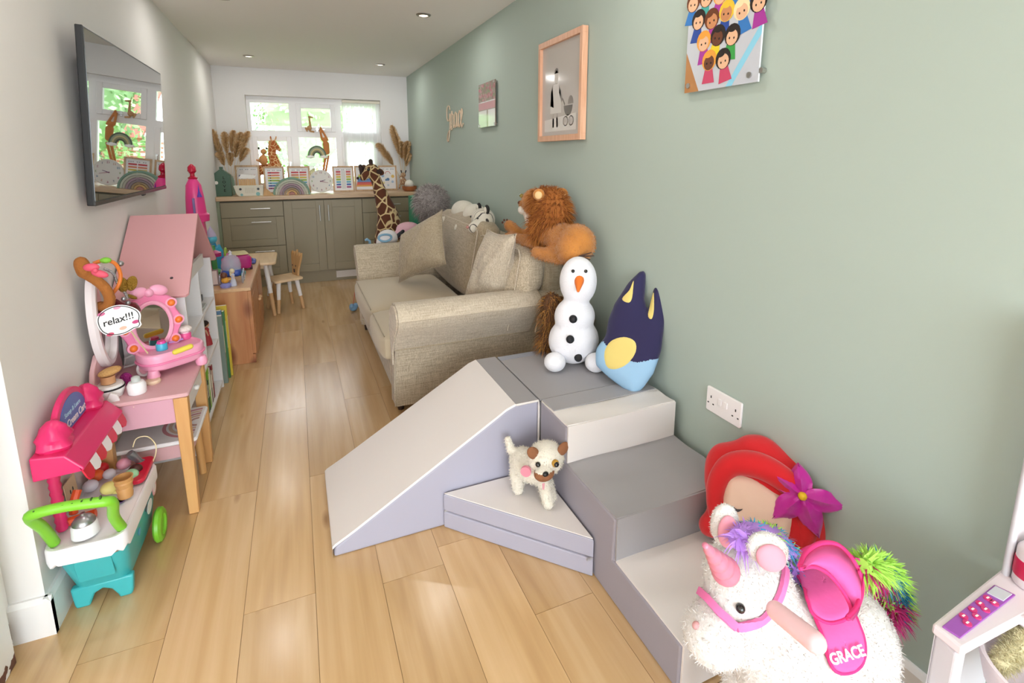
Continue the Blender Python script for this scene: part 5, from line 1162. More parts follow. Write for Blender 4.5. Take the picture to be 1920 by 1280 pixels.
bm = BM(); ell(bm, (1.11, 3.50, .885), (.085, .16, .085)); ell(bm, (1.11, 3.25, .885), (.08, .13, .08)); cap(bm, (1.06, 3.36, .84), (1.0, 3.28, .80), .035, .032); cap(bm, (1.05, 3.58, .84), (.99, 3.64, .81), .034, .03); cap(bm, (1.13, 3.66, .87), (1.10, 3.85, .83), .02, .016)
blob('body', bm, tcream, t, vox=.010, smooth=5)
bm = BM(); ell(bm, (1.085, 3.02, .885), (.078, .088, .075)); cap(bm, (1.03, 2.97, .865), (.99, 2.95, .845), .038, .032)
blob('head', bm, stripe, t, vox=.009, smooth=4, label=None) if False else None
o = blob('head', bm, stripe, t, vox=.009, smooth=4)
for y, z in ((2.96, .955), (3.11, .955)):
    bm = BM(); ell(bm, (1.09, y, z), (.014, .03, .03)); e_ = wobj('ear', bm, mat('tiger_black', '22201f', .9), t); bm = BM(); ell(bm, (1.078, y, z - .003), (.008, .02, .021)); wobj('ear_lining', bm, tcream, e_)
eye(t, (1.012, 3.045, .905), (-1, 0, .3), .007); eye(t, (1.022, 2.945, .905), (-1, -.2, .3), .007)
bm = BM(); ell(bm, (.957, 2.948, .853), (.010, .014, .010)); wobj('nose', bm, mat('nose_pink', 'b88078', .5), t)
bm = BM(); pad(bm, (-.045, -.05, 0), (.045, .05, .02), .006, div=3); o = obj('cloth_tag', bm, mat('butter_yellow', 'ead67a', .8), None); o.location = (1.12, 3.80, .80); tag(o, 'small yellow felt toy tucked behind the white tiger', 'toy')
bm = BM()
for k in range(6): a = k * PI / 3; cap(bm, (0, 0, .018), (.035 * math.cos(a), .035 * math.sin(a), .03 + .01 * math.sin(k)), .012, .006, 8)
o2 = obj('petals', bm, mat('felt_yellow', 'e8cf3a', .8), o)

# ---- tall giraffe behind the sofa
GY = 4.62; gpat = patches('giraffe_coat', '5c3018', 'd9c08e', 13, .045, zs=.85)
def G(px, py, y=GY): return at(px, py, y=y)
g0 = G(730, 440); t = thing('giraffe_plush', 'tall standing plush giraffe with brown patches beyond the sofa', 'soft toy', (g0.x, GY, 0))
bm = BM(); p1, p2, p3, p4, p5 = G(732, 445), G(728, 405), G(718, 375), G(708, 345), G(699, 322)
cap(bm, p1 + Vector((0, .02, -.08)), p1, .155, .14); cap(bm, p1, p2, .14, .095); cap(bm, p2, p3, .10, .07); cap(bm, p3, p4, .068, .05); cap(bm, p4, p5, .05, .042)
cap(bm, p1 + Vector((.05, .05, -.1)), p1 + Vector((.12, .18, -.12)), .13, .12)
for dx, dy in ((-.07, -.03), (.07, -.03), (.04, .22), (.17, .2)): cap(bm, p1 + Vector((dx, dy, -.15)), Vector((p1.x + dx, GY + dy, .05)), .055, .045)
h0, h1 = G(699, 318), G(676, 333); ell(bm, h0 + Vector((-.01, 0, .0)), (.062, .055, .055)); cap(bm, h0 + Vector((-.03, -.01, -.005)), h1 + Vector((.02, -.03, .0)), .045, .032)
blob('body', bm, gpat, t, vox=.012, smooth=5)
gd = mat('giraffe_dark', '33201a', .8)
for px, py in ((695, 302), (676, 312)):
    q = G(px, py); bm = BM(); cap(bm, G(px + 2, py + 14), q, .014, .018); wobj('horn', bm, gd, t)
for px, py, s in ((711, 322, 1), (684, 316, -1)):
    q = G(px, py, GY - .03 if s > 0 else GY + .03); bm = BM(); ell(bm, q, (.045, .014, .03), (0, .4, 0)); e_ = wobj('ear', bm, gpat, t); bm = BM(); ell(bm, q + Vector((0, -.012, 0)), (.028, .008, .02), (0, .4, 0)); wobj('ear_lining', bm, gd, e_)
eye(t, G(691, 318, GY - .058), (-.3, -1, 0), .014)
bm = BM(); ell(bm, G(671, 334, GY - .05), (.012, .010, .012)); wobj('nostril', bm, gd, t)

# ---- things beyond the sofa's far arm
bm = BM(); pad(bm, (1.03, 4.85, 0), (1.23, 5.1, .90), .012, div=6); tag(wobj('storage_box', bm, mat('jade_green', '2f9d78', .4), None), 'tall jade green toy box in the corner behind grey shaggy toy', 'box')
t = thing('shaggy_plush', 'round shaggy grey plush head showing above the sofa back', 'soft toy', (1.09, 4.30, 0)); gf = [mat('grey_fur_a', 'a59c98', .95), mat('grey_fur_b', 'c9c0bb', .95), mat('grey_fur_c', '857b78', .95)]
bm = BM(); ell(bm, (1.05, 4.22, .90), (.135, .13, .14)); cap(bm, (1.07, 4.24, .75), (1.07, 4.24, .12), .09, .10); o = blob('body', bm, gf[0], t, vox=.015, smooth=4)
f_ = fur(o, 'shaggy_fur', None, 9000, .06, .005, droop=.4, jit=.6, mats=gf, keep=lambda q, n: q.z > .6)
for i, p in enumerate(f_.data.polygons): p.material_index = (i // 3 * 31) % 3
bk = mat('white_basket_fabric', 'ded8d4', .9)
t = thing('toy_basket', 'white fabric basket of soft toys hidden behind the sofa arm', 'basket', (.72, 4.23, 0)); bm = BM(); lathe(bm, [(0, 0), (.12, 0), (.135, .53), (.125, .53), (.115, .02), (0, .02)], n=28); obj('body', bm, bk, t)
t = thing('plush_dog', 'white plush with blue goggles behind the far sofa arm', 'soft toy', (.70, 4.20, .52)); q = at(728, 447, y=4.12)
bm = BM(); ell(bm, q + Vector((0, .03, .0)), (.085, .07, .07)); ell(bm, q + Vector((-.05, -.0, -.03)), (.05, .05, .045)); blob('body', bm, mat('white_plush', 'ece8e8', .9, bump=.4, bscale=120), t, vox=.01)
bm = BM(); g = at(722, 446, y=4.04); tube(bm, [g + Vector((.05 * math.cos(a) * (1 + .12 * math.sin(a)), .0, .028 * math.sin(a))) for a in [2 * PI * k / 20 for k in range(20)]], .009, 8, closed=True); wobj('goggles', bm, mat('goggle_blue', '7fa9c4', .4), t)
t = thing('pink_plush', 'pale pink plush heaped beside the goggled white plush', 'soft toy', (.86, 4.24, .52)); q = at(765, 428, y=4.22)
bm = BM(); ell(bm, q, (.10, .08, .055)); ell(bm, q + Vector((-.06, -.02, -.035)), (.06, .05, .04)); blob('body', bm, mat('pink_plush_fur', 'e6b8c4', .9, bump=.5, bscale=100), t, vox=.01)
bm = BM(); q2 = at(751, 436, y=4.14); cap(bm, q2 + Vector((-.05, 0, -.045)), q2 + Vector((.02, 0, .01)), .018, .014); tag(wobj('black_strap', bm, mat('strap_black', '20202a', .6), None), 'black padded strap draped between the two plush toys', 'strap')
bm = BM(); q = at(692, 455, y=4.14); tube(bm, [q + Vector((-.025 + .03 * math.cos(a), 0, .0 + .03 * math.sin(a))) for a in [PI * k / 10 - .4 for k in range(12)]] + [q + Vector((.0, 0, -.08))] if False else [q + Vector((-.03, 0, .02)), q + Vector((-.015, 0, .03)), q + Vector((.004, 0, .015)), q + Vector((.008, 0, -.04)), q + Vector((.01, .01, -.58))], .011, 8); tag(wobj('toy_cane', bm, mat('cane_blue', '86aecb', .4), None), 'pale blue hooked toy stick rising behind sofa arm', 'toy')
t = thing('pull_toy', 'small blue wheeled toy on red string beside sofa on the floor', 'toy', (.375, 4.28, 0))
bm = BM(); ell(bm, (0, 0, .035), (.035, .03, .032)); ell(bm, (-.015, -.02, .055), .02); ell(bm, (.02, .0, .05), .022); blob('body', bm, mat('toy_sky_blue', '7fa8c9', .6), t, vox=.005, world=False)
bm = BM(); tube(bm, [(.0, 0, .06), (.01, .005, .11), (.02, .02, .16)], .003, 6); obj('string', bm, mat('string_red', 'c05a4a', .8), t)

# ---- snowman soft toy (plain snowman) on the corner block
wf = mat('snow_plush', 'f0eff4', .95, sheen=.3, bump=.3, bscale=200)
S0 = at(1078, 668, y=1.78); t = thing('snowman_plush', 'white plush snowman with orange nose sitting on grey foam block', 'soft toy', (S0.x, 1.80, .403))
SXc = 1.055; SYc = 1.80; bm = BM()
ell(bm, (SXc, SYc, .505), (.112, .10, .102)); ell(bm, (SXc + .002, SYc, .61), (.09, .08, .085)); ell(bm, (SXc + .012, SYc - .005, .765), (.080, .078, .106))
dr = Vector((-.42, -.9, 0)).normalized(); sd = Vector((.9, -.42, 0))
blob('body', bm, wf, t, vox=.009, smooth=5)
for s in (-1, 1):
    q = Vector((SXc, SYc, .443)) + dr * .095 + sd * s * .085; bm = BM(); ell(bm, q, (.045, .045, .040)); wobj('foot', bm, wf, t)
def onf(px, py, y): return at(px, py, y=y)
for k, (z, d, o_) in enumerate(((.625, .083, -.012), (.545, .103, -.024), (.462, .093, .012))):
    q = Vector((SXc, SYc, z)) + dr * d + sd * o_; bm = BM(); ell(bm, q, (.017, .017, .017), n=14); wobj('button', bm, mat('coal_black', '15151a', .7), t)
q = Vector((SXc + .012, SYc, .785)) + dr * .068; bm = BM(); cap(bm, q, q + dr * .055 + Vector((-.01, 0, -.03)), .022, .006); wobj('nose', bm, mat('carrot_orange', 'ee7a28', .7), t, label='orange carrot nose')
for s in (-1, 1): eye(t, Vector((SXc + .012, SYc, .822)) + dr * .068 + sd * s * .026, dr, .0075)
bm = BM(); tube(bm, [Vector((SXc + .012, SYc, .735 + .012 * (abs(k) / 4) ** 2)) + dr * (.073 - .0018 * k * k * .8) + sd * k * .009 for k in range(-4, 5)], .0022, 6); wobj('stitched_smile', bm, mat('stitch_grey', '50505a', .8), t)
bm = BM()
for a, L in ((.3, .05), (0, .06), (-.35, .045)): cap(bm, (SXc + .03, SYc + .02, .865), (SXc + .03 + L * math.cos(a) * .9, SYc + .01 - L * .3, .868 + L * math.sin(a)), .004, .002, 6)
wobj('twigs', bm, mat('twig_brown', '4a342c', .8), t, label='brown twigs')
# brown fluffy toy behind it
t = thing('brown_plush', 'brown long haired plush mostly hidden behind white snowman', 'soft toy', (1.10, 1.90, .403)); bf = [mat('brown_fur_a', '8a5a30', .95), mat('brown_fur_b', 'b5803c', .95), mat('brown_fur_c', '5a3c24', .95)]
bm = BM(); ell(bm, (1.12, 1.95, .54), (.10, .04, .125)); ell(bm, (1.02, 1.94, .60), (.05, .035, .085)); ell(bm, (1.0, 1.94, .47), (.04, .04, .06)); o = blob('body', bm, bf[2], t, vox=.01)
f_ = fur(o, 'long_fur', None, 3500, .045, .003, droop=.9, jit=.4, mats=bf)
for i, p in enumerate(f_.data.polygons): p.material_index = (i // 3 * 31) % 3

# ---- outline plushes
def inside(P, x, y):
    c = False
    for i in range(len(P)):
        (x1, y1), (x2, y2) = P[i], P[i - 1]
        if (y1 > y) != (y2 > y) and x < (x2 - x1) * (y - y1) / (y2 - y1) + x1: c = not c
    return c
def edge_d(P, x, y):
    m = 1e9
    for i in range(len(P)):
        (x1, y1), (x2, y2) = P[i - 1], P[i]; dx, dy = x2 - x1, y2 - y1; L = dx * dx + dy * dy or 1e-9; s = max(0, min(1, ((x - x1) * dx + (y - y1) * dy) / L)); m = min(m, math.hypot(x - x1 - s * dx, y - y1 - s * dy))
    return m
def plush_bm(P, th, M, step=.011, rmin=.008):
    bm = BM(); xs = [p[0] for p in P]; ys = [p[1] for p in P]; x = min(xs)
    D = th / 2
    while x <= max(xs):
        y = min(ys)
        while y <= max(ys):
            if inside(P, x, y):
                d = edge_d(P, x, y); r = min(d, step * 2.2); q = min(d / (D * 1.6), 1); hz = max(D * math.sqrt(1 - (1 - q) ** 2), rmin * .6)
                if r > .003:
                    MM = M @ TR((x, y, 0), (0, 0, 0), (r, r, hz)); bmesh.ops.create_icosphere(bm, subdivisions=1, radius=1.0, matrix=MM)
            y += step
        x += step
    return bm
def smooth_poly(P, n=4):
    out = []; m = len(P)
    for i in range(m):
        p0, p1, p2, p3 = P[i - 1], P[i], P[(i + 1) % m], P[(i + 2) % m]
        for k in range(n):
            s = k / n; out.append(tuple(.5 * ((2 * p1[j]) + (-p0[j] + p2[j]) * s + (2 * p0[j] - 5 * p1[j] + 4 * p2[j] - p3[j]) * s * s + (-p0[j] + 3 * p1[j] - 3 * p2[j] + p3[j]) * s ** 3) for j in (0, 1)))
    return out
# two-eared cushion: frame spanned by bottom and up directions, leaning on the wall
def pixpoly(pts, M):
    """Outline points given as pixels, carried onto the cushion's own plane."""
    Mi = M.inverted(); o = M.translation; n_ = M.to_3x3() @ Vector((0, 0, 1)); out = []
    for px, py in pts:
        d = at(px, py, y=1.0) - Vector((0, 0, CH)); s = (o - Vector((0, 0, CH))).dot(n_) / d.dot(n_); q = Mi @ (Vector((0, 0, CH)) + d * s); out.append((q.x, q.y))
    return out
o0 = Vector((1.085, 1.545, .415)); Md = FR(o0, (.52, -.72, 0), (.28, .18, .85))
ears = [(1205, 503), (1212, 512), (1209, 560), (1214, 582), (1226, 540), (1240, 516), (1246, 540), (1248, 600), (1240, 660), (1226, 700), (1206, 728), (1190, 741), (1170, 730), (1140, 707), (1117, 685), (1117, 655), (1135, 630), (1140, 600), (1152, 570), (1178, 530)]
P = pixpoly(ears, Md)
navy, lblue, crm = mat('navy_plush', '241f4a', .85, sheen=.2), mat('light_blue_plush', '9cc3e2', .85), mat('cream_yellow_plush', 'e6cf7a', .85)
t = thing('ear_cushion', 'navy and pale blue cushion with two pointed ears leaning on wall', 'cushion', o0)
Q = pixpoly([(1110, 645), (1135, 640), (1160, 672), (1200, 680), (1235, 672), (1225, 745), (1110, 745)], Md)
Mdi = Md.inverted()
def pk(c, n):
    q = Mdi @ (c + o0)
    return 1 if inside(Q, q.x, q.y) and (q.z > -.002 or True) else 0
b_ = plush_bm(P, .085, Md); fzd = 1 if (Md.to_3x3() @ Vector((0, 0, 1))).y < 0 else -1
o = blob('cushion_body', b_, None, t, vox=.005, smooth=12, mats=[navy, lblue], paint=pk)
def patch(poly_px, m, nm, z, par, lab=None):
    pp = smooth_poly(pixpoly(poly_px, Md)); bm = BM(); prism(bm, pp, z * fzd, (z + .003) * fzd, Md); return wobj(nm, bm, m, par, smooth=False, label=lab)
def onpatch(poly_px, m, nm, lift=.003):
    """A sewn-on patch that follows the cushion's surface."""
    from mathutils.bvhtree import BVHTree
    bvh = BVHTree.FromPolygons([o.matrix_world @ v.co if False else Vector(v.co) + o0 for v in o.data.vertices], [list(p.vertices) for p in o.data.polygons])
    pp = smooth_poly(pixpoly(poly_px, Md)); cx = sum(p[0] for p in pp) / len(pp); cy = sum(p[1] for p in pp) / len(pp); n_ = (Md.to_3x3() @ Vector((0, 0, 1))) * fzd
    bm = BM(); R = []; K = 8
    for k in range(K + 1):
        f = max(k / K, .0005); ring = []
        for x, y in pp:
            q = Md @ Vector((cx + (x - cx) * f, cy + (y - cy) * f, 0)); h = bvh.ray_cast(q + n_ * .2, -n_); hq = h[0] if h[0] else q
            ring.append(hq + n_ * (lift if k < K else -.001))
        R.append(ring)
    ring_loft(bm, R, cap=False); return wobj(nm, bm, m, o, ang=180)
onpatch([(1138, 660), (1150, 640), (1175, 632), (1196, 640), (1198, 660), (1183, 682), (1160, 693), (1142, 688)], crm, 'cream_patch')
onpatch([(1185, 545), (1192, 527), (1190, 560), (1183, 570), (1170, 562)], crm, 'ear_patch'); onpatch([(1218, 590), (1227, 547), (1230, 580), (1226, 600)], crm, 'ear_patch')
bm = BM(); M2 = FR(at(1207, 722, y=1.50), (.5, -.7, -.5), (.3, .2, .8)); prism(bm, [(-.01, -.012), (.028, -.012), (.028, .014), (-.01, .014)], 0, .001, M2); wobj('care_label', bm, mat('label_white', 'efeeec', .7), t, smooth=False)

# ---- pug-like dog on the triangle mat
df = mat('dog_cream_fur', 'e6dfd0', .95, sheen=.3, bump=.5, bscale=110, var=.05, vscale=20); db = mat('dog_brown', '8e5c3c', .9, bump=.3, bscale=120)
t = thing('dog_plush', 'small cream plush dog with brown ears standing on triangle mat', 'soft toy', (.715, 1.43, .1345)); zb = .1345
bm = BM()
ell(bm, (.700, 1.475, zb + .092), (.045, .060, .046)); ell(bm, (.715, 1.435, zb + .098), (.046, .05, .046))
ell(bm, (.742, 1.412, zb + .138), (.058, .050, .050)); ell(bm, (.714, 1.366, zb + .121), (.033, .024, .023))
for x, y, tx, ty in ((.735, 1.415, .728, 1.365), (.748, 1.43, .752, 1.392), (.672, 1.475, .672, 1.462), (.70, 1.505, .705, 1.50)): cap(bm, (x, y, zb + .07), (tx, ty, zb + .018), .022, .0175)
cap(bm, (.672, 1.515, zb + .12), (.662, 1.52, zb + .158), .014, .011)
def pd(c, n):
    q = c + Vector((.715, 1.43, .1345)); return 1 if (q - Vector((.710, 1.352, zb + .115))).length < .037 and q.z < zb + .131 else 0
o = blob('body', bm, None, t, vox=.005, smooth=5, mats=[df, db], paint=pd)
f_ = fur(o, 'short_fur', df, 5000, .009, .002, droop=.1, jit=.7, keep=lambda q, n: pd(q, n) == 0)
for s, x, y in ((-1, .694, 1.400), (1, .786, 1.385)):
    bm = BM(); ell(bm, (x, y, zb + .172), (.017, .010, .024), (0, s * .7, 0)); wobj('ear', bm, db, t, label='brown floppy ear')
eye(t, (.699, 1.377, zb + .147), (-.5, -1, .1), .008); eye(t, (.748, 1.361, zb + .148), (0, -1, .1), .0085, iris='b88a30')
bm = BM(); ell(bm, (.709, 1.347, zb + .132), (.0095, .007, .0075)); wobj('nose', bm, black, t)
bm = BM(); prism(bm, [(-.004, 0), (.004, 0), (.003, -.02), (-.003, -.02)], 0, .0015, FR((.700, 1.343, zb + .108), (1, 0, 0), (0, 0, 1))); wobj('tongue', bm, mat('tongue_pink', 'd99aa4', .6), t)
bm = BM(); q = Vector((.674, 1.405, zb + .118)); cyl(bm, q, q + Vector((-.006, -.008, 0)), .016, n=18); e_ = wobj('collar_tag', bm, mat('tag_pink', 'e08a9c', .5), t)

for _o in [t]: _o.location = Vector((.715 - .036, 1.43 - .035, .1345)); _o.scale = (1.1, 1.1, 1.1)
# ---- red haired doll cushion with magenta flower
o0 = Vector((1.12, .90, .139)); Mh = FR(o0, (.62, -.78, 0), (.30, .28, .90)); redf = mat('red_felt', 'd3121b', .85, sheen=.25, bump=.1, bscale=60); skin = mat('cream_skin_felt', 'ecc9b4', .85)
t = thing('doll_cushion', 'large red haired doll head cushion with magenta flower on steps', 'cushion', o0)
hairp = [(1308, 975), (1325, 950), (1320, 900), (1322, 860), (1340, 832), (1375, 825), (1400, 813), (1440, 818), (1480, 850), (1510, 865), (1545, 905), (1560, 950), (1555, 1010), (1530, 1045), (1495, 1050), (1440, 1040), (1390, 1020), (1345, 1010), (1318, 1002)]
Ph = smooth_poly(pixpoly(hairp, Mh), 3); o = blob('hair', plush_bm(Ph, .16, Mh, step=.010), redf, t, vox=.006, smooth=16)
Md_save, Md = Md, Mh; fz_save, fzd = fzd, (1 if (Mh.to_3x3() @ Vector((0, 0, 1))).y < 0 else -1)
face = onpatch([(1362, 895), (1372, 884), (1410, 890), (1450, 915), (1480, 935), (1482, 975), (1470, 1010), (1430, 1015), (1385, 995), (1360, 960)], skin, 'face', .012)
onpatch([(1374, 938), (1384, 945), (1396, 944), (1385, 950)], mat('plain_eye', '3b2b30', .5), 'stitched_eye', .016)
onpatch([(1432, 966), (1444, 972), (1458, 970), (1446, 978)], mat('plain_eye', '3b2b30', .5), 'stitched_eye', .016)
# rolled fringe and side locks
def hp(px, py, l): 
    q = pixpoly([(px, py)], Mh)[0]; return Mh @ Vector((q[0], q[1], l * fzd))
def smooth_open(P, n=6):
    out = []
    for i in range(len(P) - 1):
        p0, p1, p2, p3 = P[max(i - 1, 0)], P[i], P[i + 1], P[min(i + 2, len(P) - 1)]
        for k in range(n):
            s = k / n; out.append(tuple(.5 * ((2 * p1[j]) + (-p0[j] + p2[j]) * s + (2 * p0[j] - 5 * p1[j] + 4 * p2[j] - p3[j]) * s * s + (-p0[j] + 3 * p1[j] - 3 * p2[j] + p3[j]) * s ** 3) for j in range(len(p1))))
    return out + [P[-1]]
HR = smooth_open([tuple(hp(a, b, c)) + (r_,) for a, b, c, r_ in ((1345, 985, .02, .012), (1342, 940, .045, .022), (1350, 895, .065, .028), (1375, 866, .075, .032), (1420, 866, .08, .036), (1465, 890, .075, .034), (1498, 925, .065, .032), (1510, 975, .05, .030), (1500, 1030, .03, .02))], 6)
bm = BM(); tube(bm, [p[:3] for p in HR], [p[3] for p in HR], 16); wobj('hair_roll', bm, redf, t, ang=180)
fm = mat('magenta_satin', 'c4209a', .28, sheen=.2, bump=.06, bscale=40); F0 = hp(1500, 918, .105); nF = (Mh.to_3x3() @ Vector((0, 0, 1))) * fzd
def petal(tip, w):
    d = tip - F0; L = d.length; d /= L; s = d.cross(nF).normalized(); bm = BM(); R = []
    for k in range(9):
        f = k / 8; ww = w * math.sin(PI * min(f * .95 + .07, 1)) ** .8 * (1 - .25 * f); row = []
        for j in range(7):
            u = j / 6 * 2 - 1; row.append(F0 + d * L * f + s * ww * u + nF * (.016 * math.sin(PI * f) * (1 - 1.3 * abs(u)) + .006 * math.sin(u * 6 + f * 5) - .018 * f * f + .004 * math.cos(3 * u)))
        R.append(row + [p - nF * .003 for p in reversed(row)])
    ring_loft(bm, R); return wobj('petal', bm, fm, flo, ang=70)
bm = BM(); ell(bm, F0 + nF * .01, (.011, .011, .011)); flo = wobj('flower', bm, mat('flower_yellow', 'e8b818', .5), t, label='magenta satin flower with yellow centre')
for px, py, l, w in ((1424, 860, .09, .030), (1494, 862, .09, .032), (1585, 942, .10, .032), (1532, 998, .09, .034), (1446, 962, .10, .034)): petal(hp(px, py, l), w)
Md, fzd = Md_save, fz_save

# ---- unicorn ride-on toy
uf = mat('unicorn_white_fur', 'dad5d1', .95, sheen=.3, bump=.35, bscale=90, var=.03, vscale=10); pinkf = mat('saddle_pink', 'ec5fa6', .8, bump=.08, bscale=60); hot = mat('strap_pink', 'f07ab4', .7); rim = mat('saddle_trim', 'e8327e', .75)
UO = Vector((.84, .53, 0)); t = thing('unicorn_plush', 'large white plush unicorn with pink saddle standing by the wall', 'soft toy', UO)
bm = BM()
cap(bm, (.79, .53, .365), (.89, .52, .375), .112, .112); cap(bm, (.80, .54, .35), (.765, .57, .43), .088, .072); cap(bm, (.765, .57, .43), (.735, .58, .50), .072, .070)
ell(bm, (.715, .58, .515), (.076, .068, .068)); cap(bm, (.705, .575, .49), (.655, .565, .455), .058, .050); ell(bm, (.632, .560, .445), (.058, .055, .052)); cap(bm, (.66, .545, .425), (.69, .56, .42), .035, .035)
for x, y in ((.755, .46), (.775, .59), (.93, .44), (.95, .57)): cap(bm, (x, y, .29), (x, y, .05), .056, .045)
body = blob('body', bm, uf, t, vox=.009, smooth=5)
fur(body, 'white_fur', uf, 20000, .009, .0017, droop=.1, jit=.7)
# unicorn: horn, ears, mane, bridle, saddle, handle, tail
HC = Vector((.715, .58, .515))
def U(px, py, y): return at(px, py, y=y)
b0, b1 = U(1362, 1072, .535), U(1322, 1022, .50)
bm = BM(); n = 40; d = b1 - b0; uu, vv = frame_of(d); rings = []
for k in range(n + 1):
    f = k / n; r = .021 * (1 - f * .78) * (1 + .16 * math.sin(f * 2 * PI * 5)); rings.append([b0 + d * f + (uu * math.cos(a) + vv * math.sin(a)) * r for a in [2 * PI * j / 16 for j in range(16)]])
ring_loft(bm, rings); wobj('horn', bm, mat('horn_pink', 'd97f98', .35, coat=.3), t, ang=180)
earin = mat('ear_pink', 'e89cae', .85, sheen=.2)
for (bx, by, tx, ty, y, w) in ((1358, 1018, 1360, 948, .60, .026), (1428, 1056, 1450, 1004, .52, .038)):
    e0, e1 = U(bx, by, y), U(tx, ty, y); bm = BM(); uu = (e1 - e0).normalized(); fw = Vector((-.45, -.89, 0)); sd_ = uu.cross(fw).normalized()
    M = Matrix((sd_, fw, uu)).transposed().to_4x4(); M.translation = (e0 + e1) / 2
    ell(bm, (0, 0, 0), (w, .016, (e1 - e0).length * .56), M=M); e_ = blob('ear', bm, uf, t, vox=.005, smooth=2); fur(e_, 'ear_fur', uf, 900, .006, .0014, jit=.5)
    bm = BM(); ell(bm, (0, .016, -.002), (w * .68, .010, (e1 - e0).length * .42), M=M); wobj('ear_lining', bm, earin, e_, label='pink ear lining')
from mathutils.bvhtree import BVHTree
_B = BVHTree.FromPolygons([Vector(v.co) + UO for v in body.data.vertices], [list(p.vertices) for p in body.data.polygons])
def hit(px, py):
    h_ = _B.ray_cast(Vector((0, 0, CH)), (at(px, py, y=1.0) - Vector((0, 0, CH))).normalized()); return h_[0], h_[1]
_c, _n = hit(1388, 1138); eye(t, _c + _n * .003, _n, .0082)
_c, _n = hit(1305, 1172); bm = BM(); ell(bm, _c, (.007, .006, .007)); wobj('nostril', bm, mat('nostril_pink', 'c99494', .7), t)
rain = [mat('fur_lilac', 'b98ae0', .9), mat('fur_turquoise', '3aa0cc', .9), mat('fur_lime', 'a8dc5a', .9), mat('fur_magenta', 'c4307c', .9), mat('fur_teal', '1f6f96', .9)]
def tuft(pts, cols, n, L, w, par, name, droop=.5, r=.02):
    bm = BM(); rr = random.Random(len(pts) * 7 + n)
    for _ in range(n):
        f = rr.random() * (len(pts) - 1.001); i = int(f); p = Vector(pts[i]).lerp(Vector(pts[i + 1]), f - i); v = Vector((rr.gauss(0, 1), rr.gauss(0, 1), rr.gauss(0, 1) + .5)).normalized()
        m0 = len(bm.faces); spikes(bm, [(p + v * r * .7, v)], L, w, droop, .25, rr=rr); ci = cols[min(int(f / (len(pts) - 1) * len(cols) + rr.uniform(-.25, .25)), len(cols) - 1) if f > .1 else 0]
        bm.faces.ensure_lookup_table()
        for q in list(bm.faces)[m0:] if False else bm.faces[m0:]: q.material_index = ci
    return wobj(name, bm, None, par, mats=rain, ang=180, fix=False)
bm = BM(); MP = [U(1385, 1012, .55), U(1405, 1000, .57), U(1450, 1005, .60), U(1480, 1040, .60), U(1492, 1080, .57), U(1495, 1120, .55)]
tube(bm, MP, [.018, .02, .02, .02, .018, .015], 10); mo = wobj('mane', bm, rain[0], t)
tuft(MP, [0, 0, 1, 2, 1, 1, 2, 0, 1, 2], 1500, .030, .0045, mo, 'mane_hair', r=.016)
TP = [U(1615, 1060, .47), U(1650, 1065, .49), U(1668, 1090, .49), U(1672, 1125, .48), U(1668, 1150, .47)]
bm = BM(); tube(bm, TP, [.012, .024, .028, .024, .012], 10); to = wobj('tail', bm, rain[2], t)
def tail_fur():
    bm = BM(); rr = random.Random(4); o_, m_, e_ = TP[0], TP[2], TP[4]
    for _ in range(2600):
        f = rr.random() * 3.999; i = int(f); p = TP[i].lerp(TP[i + 1], f - i); v = Vector((rr.gauss(.35, 1), rr.gauss(0, 1), rr.gauss(0, 1))).normalized(); m0 = len(bm.faces)
        spikes(bm, [(p + v * .018, v)], .030, .005, .3, .2, rr=rr); bm.faces.ensure_lookup_table()
        k = v.x + rr.uniform(-.15, .15) + (.25 if f > 3 else 0); ci = 3 if f > 3.3 or (k < -.55 and f < 2) else 2 if (k > .2 or k < -.75 or f < .8) else (4 if k > -.35 else 3)
        for q in bm.faces[m0:]: q.material_index = ci
    return wobj('tail_hair', bm, None, to, mats=rain, ang=180, fix=False)
tail_fur()
def ribbon_on(par, pts_px, w, m, nm, y0=.3, th=.003, lift=.006):
    """A fabric strap laid over the body along a line seen in the photo."""
    from mathutils.bvhtree import BVHTree
    B = BVHTree.FromPolygons([Vector(v.co) + UO for v in body.data.vertices], [list(p.vertices) for p in body.data.polygons]); C0 = Vector((0, 0, CH)); P = []; N = []
    for px, py in pts_px:
        d = (at(px, py, y=1.0) - C0).normalized(); h = B.ray_cast(C0, d)
        if h[0]: P.append(h[0]); N.append(h[1])
    bm = BM(); R = []
    for i, p in enumerate(P):
        tg = (P[min(i + 1, len(P) - 1)] - P[max(i - 1, 0)]).normalized(); s = tg.cross(N[i]).normalized() * w / 2; n_ = N[i]
        R.append([p - s + n_ * (lift - .004), p + s + n_ * (lift - .004), p + s + n_ * (lift + th), p - s + n_ * (lift + th)])
    ring_loft(bm, R); return wobj(nm, bm, m, par, ang=50)
def dense(pts, k=5): return smooth_open(pts, k)
def smooth_open(P, n=6):
    out = []
    for i in range(len(P) - 1):
        p0, p1, p2, p3 = P[max(i - 1, 0)], P[i], P[i + 1], P[min(i + 2, len(P) - 1)]
        for k in range(n):
            s = k / n; out.append(tuple(.5 * ((2 * p1[j]) + (-p0[j] + p2[j]) * s + (2 * p0[j] - 5 * p1[j] + 4 * p2[j] - p3[j]) * s * s + (-p0[j] + 3 * p1[j] - 3 * p2[j] + p3[j]) * s ** 3) for j in range(len(p1))))
    return out + [P[-1]]
ribbon_on(t, smooth_open([(1302, 1096), (1325, 1120), (1350, 1150), (1378, 1176)]), .013, hot, 'bridle')
ribbon_on(t, smooth_open([(1378, 1176), (1400, 1170), (1430, 1155), (1455, 1120), (1466, 1085), (1468, 1065)]), .013, hot, 'bridle')
